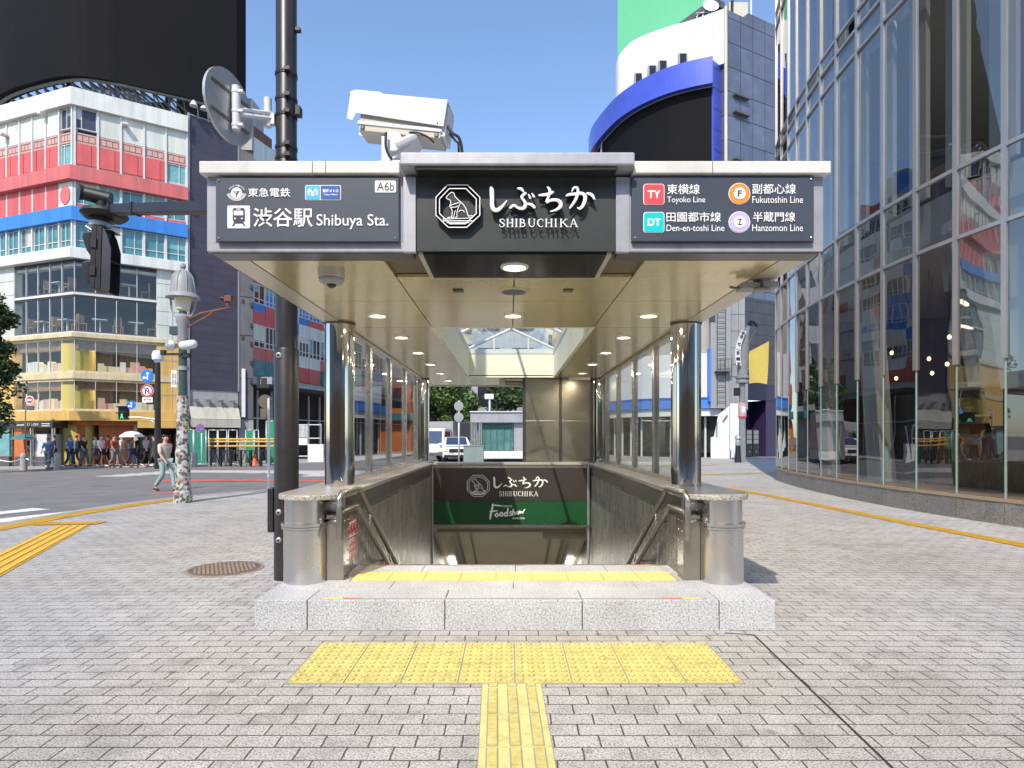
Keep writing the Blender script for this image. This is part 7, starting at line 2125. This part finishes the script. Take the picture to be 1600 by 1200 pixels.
m_ = MB(); m_.box(-0.24, 0.24, -0.24, 0.24, 0, 0.05); m_.build('base', M['rubber'], cn, local=True)
wf = thing('white_fence', 'white slatted site fence under the patchwork building', 'fence', (-12, 35, -0.3))
m_ = MB(); yw = 36.0
for k in range(9): m_.box(X(464 + k * 2.0, yw), X(465.1 + k * 2.0, yw), yw, yw + 0.05, Z(683, yw), Z(664, yw))
for v in (663, 684, 694, 712): m_.box(X(463, yw), X(502, yw), yw - 0.02, yw + 0.03, Z(v + 1.3, yw), Z(v, yw))
m_.box(X(463, yw), X(480, yw), yw, yw + 0.06, Z(694, yw), Z(685, yw)); m_.box(X(482, yw), X(506, yw), yw - 0.1, yw + 0.06, -0.3, Z(694, yw))
m_.build('panel', M['paint_white'], wf)
m_ = MB()
for u in (463, 482, 502): m_.tube([(X(u, yw), yw - 0.05, -0.3), (X(u, yw), yw - 0.05, Z(662, yw))], 0.04, 6)
m_.build('post', M['galv'], wf)
for u, lab in ((37, 'speckled stone bollard at the kiosk end of the chain'), (90, 'speckled stone bollard by the gold column'), (294 + 16 * 0.6, 'squat stone bollard at the end of the black guard fence')):
    yy = 28.6 if u < 200 else 31.2
    t = thing('stone_bollard', lab, 'bollard', (X(u, yy), yy, -0.3), 0, 'stone bollards across the street')
    m_ = MB(); m_.lathe([(0.15, 0), (0.13, 0.75), (0.10, 0.82), (0.0, 0.84)], (0, 0, 0), 14); m_.build('post', M['granite_cap'], t, local=True)
    m_ = MB(); m_.lathe([(0.14, 0.6), (0.145, 0.66)], (0, 0, 0), 14); m_.build('collar', M['galv'], t, local=True)
ch = MB(); ch.tube(spline([(X(-10, 28.6), 28.6, 0.25), (X(18, 28.6), 28.6, 0.12), (X(37, 28.6), 28.6, 0.3)]), 0.03, 6); ch.tube(spline([(X(37, 28.6), 28.6, 0.3), (X(63, 28.6), 28.6, 0.1), (X(90, 28.6), 28.6, 0.3)]), 0.03, 6)
tag(ch.build('barrier_chain', M['galv']), 'sagging grey chain strung between the stone bollards', 'chain')
# small subway kiosk at the far left
kk = thing('subway_kiosk', 'small dark roofed subway kiosk under the tree across the street', 'kiosk', (-24.5, 30, -0.3))
yk = 30.2
m_ = MB(); m_.box(X(-30, yk), X(82, yk), yk, yk + 5, Z(668.5, yk), Z(658, yk)); m_.build('fascia', M['panel_black'], kk, bevel=0.02)
m_ = MB(); text(m_, 'しぶちか', X(49, yk), X(60, yk), Z(665, yk), Z(661, yk), yk - 0.01, 0, 0.02); text(m_, '渋谷駅', X(26, yk), X(38, yk), Z(665.5, yk), Z(662.5, yk), yk - 0.01, 0, 0.02)
for k in range(2): m_.box(X(65, yk), X(78, yk), yk - 0.012, yk - 0.008, Z(662.6 + 3.2 * k, yk), Z(661.6 + 3.2 * k, yk))
m_.tube([(X(45, yk) + 0.06 * math.cos(a * math.pi / 4), yk - 0.01, Z(663, yk) + 0.07 * math.sin(a * math.pi / 4)) for a in range(9)], 0.015, 6)
m_.build('lettering', M['letter_white'], kk)
m_ = MB(); m_.box(X(-25, yk), X(12, yk), yk + 0.1, yk + 0.2, 0.35, Z(669, yk)); m_.cut(); m_.box(X(22, yk), X(40, yk), yk + 1.5, yk + 1.6, 0.6, Z(672, yk)); m_.cut(); m_.build_cut('glass_wall', M['bld_teal_light'], kk)
m_ = MB(); m_.box(X(14, yk), X(22, yk), yk + 1.4, yk + 1.5, 0.4, Z(670, yk), 0); m_.box(X(-30, yk), X(14, yk), yk, yk + 0.3, -0.3, 0.32, 1); m_.box(X(18, yk), X(66, yk), yk + 0.2, yk + 0.3, -0.3, 0.30, 1)
m_.box(X(47, yk), X(66, yk), yk + 0.3, yk + 3, -0.3, Z(678, yk), 2); m_.build('lower_wall', [M['strip_yellow'], M['grey_dark'], M['white_enamel']], kk)
m_ = MB()
for u in (-20, 12, 44, 78): m_.tube([(X(u, yk), yk + 0.25, -0.3), (X(u, yk), yk + 0.25, Z(668, yk))], 0.09, 10)
m_.build('column', M['steel'], kk)

# ------------------------------------------------------------------ what shows through the rear opening
pv = thing('street_pavilion', 'white roofed pavilion with green glazing down the street', 'pavilion', (-0.5, 38, 0))
yp = 36.0
m_ = MB(); m_.box(X(735, yp), X(850, yp), yp, yp + 7, Z(660, yp), Z(644, yp), 0); m_.box(X(734, yp), X(851, yp), yp - 0.1, yp + 7, Z(644, yp), Z(642.5, yp), 1); m_.build('roof', [M['trim_grey'], M['trim_white']], pv)
m_ = MB(); m_.box(X(745, yp), X(850, yp), yp + 0.3, yp + 6, 0.0, Z(705, yp), 0); m_.box(X(803, yp), X(850, yp), yp + 0.3, yp + 6, Z(705, yp), Z(660, yp), 1); m_.build('wall', [M['paint_white'], M['trim_grey']], pv)
m_ = MB(); m_.box(X(751, yp), X(801, yp), yp + 0.4, yp + 0.45, Z(704, yp), Z(661, yp)); m_.build('glass_wall', mat('pavilion_glass', (0.10, 0.22, 0.20), 0.15, var=0.3, vscale=1.5, spec=0.8), pv)
m_ = MB()
for u in (755, 765, 775, 786, 797): m_.box(X(u, yp), X(u + 1.3, yp), yp + 0.34, yp + 0.4, Z(702, yp), Z(666, yp))
m_.box(X(751, yp), X(801, yp), yp + 0.34, yp + 0.4, Z(667, yp), Z(664, yp)); m_.build('glazing_bar', M['bld_teal'], pv)
m_ = MB()
for u in (737, 742, 750): m_.tube([(X(u, yp), yp + 0.4, 0), (X(u, yp), yp + 0.4, Z(660, yp))], 0.12, 12)
m_.build('column', M['steel'], pv)
cq = thing('pavilion_camera', 'white camera with a curled cable on the pavilion roof', 'camera', (X(765, 37), 37, Z(643, 37)))
m_ = MB(); m_.box(-0.3, 0.25, -0.15, 0.15, 0.75, 1.05); m_.tube([(0, 0, 0), (0, 0, 0.8)], 0.06, 8); m_.build('body', M['white_enamel'], cq, local=True, bevel=0.03)
m_ = MB(); m_.tube(spline([(0.2, 0, 0.7), (0.42, 0, 0.6), (0.40, 0, 0.15), (0.1, 0, 0.05)]), 0.03, 6); m_.box(-0.42, -0.3, -0.1, 0.1, 0.8, 1.0); m_.build('cable', M['rubber'], cq, local=True)
gk = thing('utility_cabinet', 'grey green utility cabinet standing behind the entrance', 'cabinet', (-1.4, 24, 0))
m_ = MB(); m_.box(-0.40, 0.38, 0, 0.5, 0.0, 0.92); m_.build('case', M['bld_teal_light'] if False else mat('cabinet_green', (0.20, 0.27, 0.25), 0.5, var=0.1), gk, local=True, bevel=0.01)
m_ = MB(); m_.box(-0.42, 0.40, -0.02, 0.52, 0.92, 0.95); m_.box(-0.012, 0.012, -0.01, 0, 0.1, 0.9); m_.build('lid', M['grey_panel'], gk, local=True)
dp = thing('twin_sign_post', 'two grey round sign backs stacked on a white post', 'traffic sign', (X(717, 34), 34, -0.2))
m_ = MB(); m_.tube([(0, 0, 0), (0, 0, Z(626, 34) + 0.2)], 0.05, 8); m_.build('post', M['white_enamel'], dp, local=True)
m_ = MB()
for v in (634.5, 652): m_.lathe([(0.26, 0), (0.26, 0.03), (0, 0.03)], (0, 0, 0), 24, 0, Matrix.Translation((0, -0.06, Z(v, 34) + 0.2)) @ Matrix.Rotation(R(90), 4, 'X'))
m_.build('plate', M['paint_grey'], dp, local=True)
# vehicles
def wheels(t, xs_, ys_, r, w_=0.22):
    for x in xs_:
        for y in ys_:
            o_ = MB(); o_.lathe([(r * 0.6, -w_ / 2), (r, -w_ / 2 + 0.02), (r, w_ / 2 - 0.02), (r * 0.6, w_ / 2)], (0, 0, 0), 20, 0, Matrix.Translation((x, y, r)) @ Matrix.Rotation(R(90), 4, 'Y'))
            wo = o_.build('wheel', M['rubber'], t, local=True)
            o_ = MB(); o_.lathe([(r * 0.58, -w_ / 2 - 0.004), (r * 0.58, w_ / 2 + 0.004)], (0, 0, 0), 16, 0, Matrix.Translation((x, y, r)) @ Matrix.Rotation(R(90), 4, 'Y'))
            o_.build('rim', M['galv'], wo, local=True)
mat('car_white', (0.74, 0.75, 0.76), 0.2, var=0.02, coat=0.6); mat('car_glass', (0.03, 0.05, 0.10), 0.05, spec=0.9); mat('plate_white', (0.75, 0.75, 0.7), 0.5)
def car(label, loc, rz, paint='car_white'):
    t = thing('parked_car', label, 'car', loc, rz, None)
    prof = [(-2.2, 0.35), (-2.25, 0.75), (-2.1, 0.95), (-1.15, 1.05), (-0.5, 1.55), (1.6, 1.60), (2.15, 1.1), (2.2, 0.4)]
    body = MB(); n = len(prof)
    vs = []
    for sx_, k in ((-1, 1), (1, 1)):
        for (y, z) in prof:
            vs.append((sx_ * (0.88 if z < 1.1 else 0.68), y, z))
    fs = [(i, (i + 1) % n, n + (i + 1) % n, n + i) for i in range(n)] + [tuple(range(n)), tuple(range(2 * n - 1, n - 1, -1))]
    body.add(vs, fs)
    body.build('body', M[paint], t, local=True, bevel=0.06)
    g = MB(); g.quad((-0.66, -1.10, 1.075), (0.66, -1.10, 1.075), (0.58, -0.55, 1.51), (-0.58, -0.55, 1.51))
    for s in (-1, 1): g.quad((s * 0.86, -0.9, 1.09), (s * 0.86, 1.7, 1.09), (s * 0.70, 1.4, 1.5), (s * 0.70, -0.45, 1.5))
    g.quad((-0.6, 1.72, 1.54), (0.6, 1.72, 1.54), (0.72, 2.1, 1.18), (-0.72, 2.1, 1.18))
    go = g.build('windscreen', M['car_glass'], t, local=True)
    go.location = (0, -0.02, 0.025)
    for s in (-1, 1):
        h = MB(); h.box(s * 0.55, s * 0.85, -2.27, -2.14, 0.70, 0.88); h.build('headlight', M['lamp_opal'], t, local=True, bevel=0.02)
        h = MB(); h.box(s * 0.9, s * 1.06, -0.9, -0.8, 1.05, 1.2); h.build('mirror', M[paint], t, local=True, bevel=0.02)
    h = MB(); h.box(-0.5, 0.5, -2.28, -2.24, 0.66, 0.86, 0); h.box(-0.8, 0.8, -2.26, -2.18, 0.36, 0.5, 0); h.box(-0.2, 0.2, -2.295, -2.28, 0.50, 0.63, 1); h.build('grille', [M['black'], M['plate_white']], t, local=True)
    wheels(t, (-0.78, 0.78), (-1.4, 1.4), 0.34)
    return t
c1 = car('white car stopped facing the viewer behind the double sign post', (X(712, 38.5), 38.5, roadz(-4, 36)), R(8))
tr_ = thing('delivery_truck', 'white cab delivery truck with a grey cargo box', 'truck', (X(682, 38.6), 39.5, roadz(-4, 36)), R(-12))
m_ = MB(); m_.box(-1.0, 1.0, 0.0, 4.0, 0.6, 2.55); m_.build('cargo_box', M['paint_grey'], tr_, local=True, bevel=0.03)
m_ = MB(); m_.prism([(-1.7, 0.45), (-1.75, 1.1), (-1.5, 2.0), (-1.3, 2.1), (-0.1, 2.1), (-0.1, 0.45)], -0.92, 0.92, 0, ax='x'); m_.build('cab', M['car_white'], tr_, local=True, bevel=0.05)
m_ = MB(); m_.quad((-0.82, -1.755, 1.15), (0.82, -1.755, 1.15), (0.78, -1.52, 1.93), (-0.78, -1.52, 1.93)); 
for s in (-1, 1): m_.quad((s * 0.93, -1.5, 1.15), (s * 0.93, -0.4, 1.15), (s * 0.93, -0.4, 1.9), (s * 0.93, -1.35, 1.9))
m_.build('windscreen', M['car_glass'], tr_, local=True)
for s in (-1, 1):
    m_ = MB(); m_.box(s * 0.55, s * 0.85, -1.77, -1.7, 0.65, 0.85); m_.build('headlight', M['lamp_opal'], tr_, local=True)
m_ = MB(); m_.box(-0.95, 0.95, -1.75, 4.0, 0.42, 0.6); m_.build('chassis', M['grey_dark'], tr_, local=True)
wheels(tr_, (-0.8, 0.8), (-1.1, 2.6), 0.42)
c2 = car('silver car far down the street near the tree trunks', (-5.6, 58, roadz(-4, 36)), R(4), 'galv')

# ------------------------------------------------------------------ trees
mat('bark', (0.10, 0.075, 0.055), 0.9, var=0.3, vscale=8)
mat('leaf_dark', (0.030, 0.062, 0.018), 0.6, var=0.35, vscale=1.4)
mat('leaf_mid', (0.055, 0.11, 0.025), 0.6, var=0.35, vscale=1.4)
mat('leaf_light', (0.11, 0.18, 0.04), 0.6, var=0.3, vscale=1.4)
def tree(label, loc, h, cr, seed, n=3200, leaf=0.16, tones=(0, 1, 1, 2), crown_c=None, lowest=0.35, nc=26, cs=(0.22, 0.42)):
    rnd = random.Random(seed)
    t = thing('street_tree', label, 'tree', loc, 0, 'street trees')
    tr = MB(); tr.tube([(0, 0, 0), (0.05, 0.02, h * 0.35), (0.0, 0.08, h * 0.65)], [0.16, 0.12, 0.07], 10)
    tips = []
    for k in range(9):
        a = rnd.uniform(0, 6.28); z0 = h * rnd.uniform(0.3, 0.55); q = cr * rnd.uniform(0.5, 0.85)
        p2 = (q * math.cos(a), q * math.sin(a), z0 + h * rnd.uniform(0.12, 0.38)); tr.tube([(0, 0.02, z0), (p2[0] * 0.5, p2[1] * 0.5, (z0 + p2[2]) / 2 + 0.1), p2], [0.06, 0.04, 0.015], 6); tips.append(p2)
    tr.build('trunk', M['bark'], t, local=True)
    cw = MB(); clumps = []
    for k in range(nc):
        a = rnd.uniform(0, 6.28); z = rnd.uniform(lowest, 1.0); rr_ = cr * math.sqrt(max(0.1, 1 - ((z - 0.62) / 0.42) ** 2)) * rnd.uniform(0.25, 0.95)
        clumps.append((rr_ * math.cos(a), rr_ * math.sin(a), z * h, cr * rnd.uniform(*cs)))
    for k in range(n):
        c = rnd.choice(clumps)
        d = Vector((rnd.gauss(0, 1), rnd.gauss(0, 1), rnd.gauss(0, 0.8))); d.normalize(); d *= c[3] * rnd.uniform(0.3, 1.0) ** 0.6
        p = Vector(c[:3]) + d
        u_ = Vector((rnd.gauss(0, 1), rnd.gauss(0, 1), rnd.gauss(0, 0.6))).normalized(); v_ = u_.cross(Vector((rnd.gauss(0, 1), rnd.gauss(0, 1), rnd.gauss(0, 1)))).normalized()
        l = leaf * rnd.uniform(0.6, 1.3)
        cw.add([p - u_ * l, p + v_ * l * 0.5, p + u_ * l, p - v_ * l * 0.5], [(0, 1, 2, 3)], rnd.choice(tones))
    cw.build('crown', [M['leaf_dark'], M['leaf_mid'], M['leaf_light']], t, local=True)
    return t
tree('dark leafy street tree in front of the small subway kiosk', (X(-25, 26), 26, -0.25), 7.7, 1.1, 21, 12000, 0.10, (0, 0, 1), lowest=0.2, nc=70, cs=(0.25, 0.6))
tree('bright green street tree behind the double sign post', (X(706, 46), 46, -0.3), 6.6, 2.0, 22, 4200, 0.17, (1, 1, 2, 2))
tree('dark green street tree behind the delivery truck', (X(676, 50), 50, -0.3), 7.6, 2.0, 23, 3600, 0.18, (0, 0, 1))
tree('dark green street tree above the pavilion roof', (X(797, 48), 48, -0.3), 7.2, 1.7, 24, 2600, 0.18, (0, 1, 1), lowest=0.5)
tree('tall dark street tree closing the street beyond the parked cars', (X(690, 66), 66, -0.3), 9, 3.0, 25, 3200, 0.26, (0, 0, 1))
# far buildings closing the street
def far_block(label, x0, x1, y0, y1, h, m, rows, seed, win='window_dark'):
    t = thing('street_building', label, 'building', ((x0 + x1) / 2, y0, -0.3))
    m_ = MB(); m_.box(x0, x1, y0, y1, -0.3, h); m_.build('wall', M[m], t)
    rnd = random.Random(seed)
    m_ = MB(); k = max(2, int((x1 - x0) / 2.2)); ky = max(2, int((y1 - y0) / 3))
    for r_ in range(rows):
        z = 3.8 + r_ * 3.2
        if z + 1.8 > h: break
        for i in range(k):
            a = x0 + (x1 - x0) * (i + 0.18) / k; b = x0 + (x1 - x0) * (i + 0.82) / k
            m_.box(a, b, y0 - 0.02, y0 + 0.2, z, z + 1.8)
        for i in range(ky):
            a = y0 + (y1 - y0) * (i + 0.18) / ky; b = y0 + (y1 - y0) * (i + 0.82) / ky
            m_.box(x1 - 0.2, x1 + 0.02, a, b, z, z + 1.8); m_.box(x0 - 0.02, x0 + 0.2, a, b, z, z + 1.8)
    m_.build('window', M[win], t)
    m_ = MB(); m_.box(x0 - 0.1, x1 + 0.1, y0 - 0.9, y0 - 0.03, 2.7, 3.3); m_.box(x1 + 0.03, x1 + 0.6, y0, y1, 2.7, 3.3); m_.build('shop_canopy', M[rnd.choice(('bld_red', 'bld_teal', 'bld_white', 'awning_blue'))], t)
    return t
far_block('grey office building behind the street pavilion', -3.2, 2.6, 52, 62, 16, 'trim_grey', 4, 1)
far_block('pale office building filling the far end of the street', -10, -1.5, 92, 100, 22, 'cream_wall', 6, 2)
far_block('white building on the far side of the street past the patchwork one', -14.5, -8.6, 62, 88, 20, 'bld_white', 5, 3)
far_block('brown building beyond the rounded tower', 5.6, 12, 54, 80, 17, 'bld_orange', 5, 4)
far_block('white block far beyond the rounded tower', 4.9, 12, 84, 110, 24, 'bld_white', 6, 5)

# ------------------------------------------------------------------ people
mat('skin', (0.55, 0.33, 0.23), 0.55, var=0.04); mat('hair_black', (0.015, 0.012, 0.012), 0.5)
for nm, c in (('cloth_white', (0.68, 0.67, 0.64)), ('cloth_navy', (0.03, 0.04, 0.10)), ('cloth_red', (0.45, 0.07, 0.05)), ('cloth_grey', (0.22, 0.22, 0.23)), ('cloth_blue', (0.10, 0.19, 0.42)), ('cloth_black', (0.02, 0.02, 0.022)), ('cloth_teal', (0.07, 0.17, 0.19)), ('cloth_beige', (0.52, 0.47, 0.38)), ('cloth_palegreen', (0.30, 0.40, 0.40))):
    mat(nm, c, 0.85, var=0.12, vscale=12)
def skin_mesh(name, nodes, edges, mat_, parent, sub=1):
    me = bpy.data.meshes.new(name); me.from_pydata([n[0] for n in nodes], edges, [])
    o = bpy.data.objects.new(name, me); COL.objects.link(o)
    sk = o.modifiers.new('skin', 'SKIN')
    sk.use_smooth_shade = True
    for i, n in enumerate(nodes):
        r = n[1]
        me.skin_vertices[0].data[i].radius = (r, r) if not isinstance(r, tuple) else r
    me.skin_vertices[0].data[0].use_root = True
    ss = o.modifiers.new('subdivision', 'SUBSURF'); ss.levels = sub; ss.render_levels = sub
    bpy.context.view_layer.update()
    dg = bpy.context.evaluated_depsgraph_get()
    m2 = bpy.data.meshes.new_from_object(o.evaluated_get(dg))
    o.modifiers.clear(); o.data = m2
    bpy.data.meshes.remove(me)
    m2.materials.clear(); m2.materials.append(mat_)
    for p in m2.polygons: p.use_smooth = True
    o.parent = parent
    return o
def person(label, loc, rz, stride=0.22, h=1.65, top='cloth_white', bottom='cloth_navy', bag=False, group=None, long_hair=False, arm_up=False, seated=False):
    """walking figure facing -Y in its own frame"""
    t = thing('person', label, 'person', loc, rz, group)
    k = h / 1.70
    hipL, hipR = (0.09, 0, 0.90), (-0.09, 0, 0.90)
    kneeL, ankL, toeL = (0.10, -stride * 0.75, 0.50), (0.10, -stride * 1.0, 0.09), (0.11, -stride * 1.0 - 0.19, 0.04)
    kneeR, ankR, toeR = (-0.10, -stride * 0.05, 0.48), (-0.10, stride * 1.15, 0.13), (-0.11, stride * 1.15 - 0.17, 0.03)
    shL, shR = (0.18, 0, 1.38), (-0.18, 0, 1.38)
    elL, wrL, fiL = (0.24, stride * 0.5, 1.11), (0.23, stride * 0.25, 0.88), (0.225, stride * 0.1, 0.78)
    elR, wrR, fiR = (-0.24, -stride * 0.35, 1.12), (-0.21, -stride * 1.0, 0.92), (-0.20, -stride * 1.25, 0.83)
    if arm_up: elR, wrR, fiR = (-0.25, -0.12, 1.14), (-0.20, -0.28, 1.34), (-0.19, -0.30, 1.43)
    S = lambda q: [((p[0] * k, p[1] * k, p[2] * k), (r[0] * k, r[1] * k) if isinstance(r, tuple) else r * k) for p, r in q]
    body = S([((0, 0, 0.95), (0.125, 0.09)), ((0, 0, 1.15), (0.115, 0.08)), ((0, 0.01, 1.35), (0.14, 0.085)), ((0, 0.01, 1.47), 0.05), ((0, -0.01, 1.55), (0.065, 0.075)), ((0, -0.01, 1.66), (0.07, 0.085)),
              (shL, 0.05), (elL, 0.038), (wrL, 0.026), (fiL, 0.024), (shR, 0.05), (elR, 0.038), (wrR, 0.026), (fiR, 0.024),
              (hipL, 0.08), (kneeL, 0.053), (ankL, 0.036), (toeL, 0.03), (hipR, 0.08), (kneeR, 0.053), (ankR, 0.036), (toeR, 0.03)])
    e = [(0, 1), (1, 2), (2, 3), (3, 4), (4, 5), (2, 6), (6, 7), (7, 8), (8, 9), (2, 10), (10, 11), (11, 12), (12, 13), (0, 14), (14, 15), (15, 16), (16, 17), (0, 18), (18, 19), (19, 20), (20, 21)]
    skin_mesh('body', body, e, M['skin'], t)
    shirt = S([((0, 0, 0.88), (0.155, 0.115)), ((0, 0, 1.15), (0.145, 0.105)), ((0, 0.01, 1.36), (0.165, 0.11)), ((0, 0.01, 1.43), (0.075, 0.075)), (shL, 0.07), (elL, 0.056), (shR, 0.07), (elR, 0.056)])
    skin_mesh('shirt', shirt, [(0, 1), (1, 2), (2, 3), (2, 4), (4, 5), (2, 6), (6, 7)], M[top], t)
    tr = S([((0, 0, 0.93), (0.150, 0.110)), (hipL, 0.10), (kneeL, 0.072), (tuple(ankL[i] + (0, 0, 0.02)[i] for i in range(3)), 0.058), (hipR, 0.10), (kneeR, 0.072), (tuple(ankR[i] + (0, 0, 0.02)[i] for i in range(3)), 0.058)])
    skin_mesh('trousers', tr, [(0, 1), (1, 2), (2, 3), (0, 4), (4, 5), (5, 6)], M[bottom], t)
    for a, b in ((ankL, toeL), (ankR, toeR)):
        sh = S([((a[0], a[1] + 0.05, a[2] - 0.045), 0.042), ((a[0], a[1] - 0.06, a[2] - 0.045), 0.045), ((b[0], b[1] - 0.01, b[2]), 0.034)])
        skin_mesh('shoe', sh, [(0, 1), (1, 2)], M['cloth_white'] if bottom == 'cloth_black' else M['rubber'], t)
    hair = S([((0, 0.04, 1.58), (0.078, 0.06)), ((0, 0.015, 1.66), (0.088, 0.088)), ((0, -0.01, 1.705), (0.07, 0.075))] + ([((0, 0.07, 1.40), (0.07, 0.04))] if long_hair else []))
    skin_mesh('hair', hair, [(0, 1), (1, 2)] + ([(0, 3)] if long_hair else []), M['hair_black'], t)
    m_ = MB()
    for s in (-1, 1): m_.sphere((s * 0.03 * k, -0.092 * k, 1.615 * k), 0.009 * k, 6, 0)
    m_.tube([(0, -0.098 * k, 1.61 * k), (0, -0.118 * k, 1.575 * k), (0, -0.10 * k, 1.57 * k)], [0.008 * k, 0.014 * k, 0.01 * k], 6, 1)
    m_.tube([(-0.025 * k, -0.090 * k, 1.545 * k), (0.025 * k, -0.090 * k, 1.545 * k)], 0.006 * k, 6, 2)
    for s in (-1, 1): m_.sphere((s * 0.078 * k, 0.005 * k, 1.60 * k), 0.022 * k, 8, 1, (0.4, 0.8, 1.2))
    m_.build('face', [M['black'], M['skin'], M['notice_red']], t, local=True)
    if bag:
        m_ = MB(); m_.box(-0.14 * k, 0.14 * k, 0.11 * k, 0.24 * k, 1.0 * k, 1.38 * k); m_.build('backpack', M['cloth_black'], t, local=True, bevel=0.04)
    return t
gpx = 'people waiting to cross the street'
person('pedestrian in a beige top and pale green trousers, stepping onto the near road', (X(258, 16.2), 16.2, -0.15), R(68), 0.26, 1.50, 'cloth_beige', 'cloth_palegreen', long_hair=True)
crowd = [
    (75, 29.6, 'cloth_blue', 'cloth_grey', R(10), 'person in a blue shirt and grey trousers by the gold column', False),
    (84, 30.4, 'cloth_navy', 'cloth_black', R(-60), 'person in navy behind the blue shirted one', False),
    (50, 30.6, 'cloth_black', 'cloth_black', R(70), 'person all in black by the small subway kiosk', False),
    (109, 29.9, 'cloth_blue', 'cloth_navy', R(80), 'person in a blue shirt and navy trousers walking before the gold column', False),
    (119, 30.8, 'cloth_grey', 'cloth_teal', R(-85), 'person in a grey top and teal trousers', False),
    (131, 30.2, 'cloth_black', 'cloth_teal', R(85), 'backpacker in black with teal trousers', True),
    (149, 30.6, 'cloth_white', 'cloth_grey', R(-80), 'person in a white top and grey trousers', False),
    (158, 30.0, 'cloth_white', 'cloth_black', R(80), 'person in a white top and black trousers before the orange wall', False),
    (168, 30.7, 'cloth_red', 'cloth_black', R(-75), 'person in a red top and black trousers', False),
    (178, 30.2, 'cloth_red', 'cloth_grey', R(85), 'person in a red top and grey trousers', False),
    (190, 30.6, 'cloth_white', 'cloth_beige', R(-85), 'person in a white top and beige trousers', False),
    (204, 30.3, 'cloth_grey', 'cloth_navy', R(80), 'person in a grey top holding the white parasol', False),
    (214, 30.9, 'cloth_black', 'cloth_navy', R(-70), 'person in a black top behind the white parasol', False),
    (228, 30.4, 'cloth_beige', 'cloth_black', R(85), 'person in a beige top near the black sign pole', False),
    (240, 30.8, 'cloth_grey', 'cloth_beige', R(-80), 'person in a grey top and beige trousers by the shop front', False)]
for u, y, a, b, rz, lab, bag in crowd:
    person(lab, (X(u, y), y, -0.28 if y < 29.9 else -0.17), rz, 0.18, 1.52, a, b, bag, gpx, arm_up=('parasol' in lab and 'holding' in lab))
def parasol(label, loc, m):
    t = thing('parasol', label, 'umbrella', loc)
    m_ = MB()
    vs = [(0, 0, 0.30)]; n = 8; fs = []
    for ring_r, zz in ((0.28, 0.25), (0.52, 0.08), (0.56, 0.0)):
        for k in range(n): vs.append((ring_r * math.cos(2 * math.pi * k / n), ring_r * math.sin(2 * math.pi * k / n), zz))
    for k in range(n): fs.append((0, 1 + k, 1 + (k + 1) % n))
    for r_ in range(2):
        for k in range(n): a = 1 + r_ * n + k; b = 1 + r_ * n + (k + 1) % n; fs.append((a, a + n, b + n, b))
    m_.add(vs, fs); m_.build('canopy', M[m], t, local=True)
    m_ = MB(); m_.tube([(0, 0, 0.34), (0, 0, -0.45), (0.04, 0, -0.5)], 0.012, 6); m_.build('handle', M['black'], t, local=True)
parasol('open white parasol held above the waiting people', (X(206, 30.1), 30.1, 1.27), 'cloth_white')
parasol('open dark green umbrella by the small subway kiosk', (X(38, 30.4), 30.4, 1.15), 'cloth_teal')
# diner upstairs in the glass building
p_ = gp(9.95, -1.05)
person('dark haired person in a pale top standing at the upper floor glass', (p_.x, p_.y, 5.45), R(75), 0.04, 1.35, 'cloth_beige', 'cloth_black')
t = thing('bar_table', 'narrow wooden bar table behind the upper floor glass', 'table', tuple(gp(10.2, -0.75)) )
m_ = MB(); garc(m_, 8.3, 12.2, 6.10, 6.16, -0.95, -0.65, 0, 0.4); m_.build('table_top', M['bld_wood'], t)
m_ = MB()
for y in (8.5, 9.4, 10.4, 11.3, 12.0): a = gp(y, -0.8); m_.box(a.x - 0.03, a.x + 0.03, y - 0.03, y + 0.03, 5.45, 6.10)
m_.build('leg', M['grey_dark'], t)

bpy.data.objects.remove(_to); bpy.data.curves.remove(_cu)
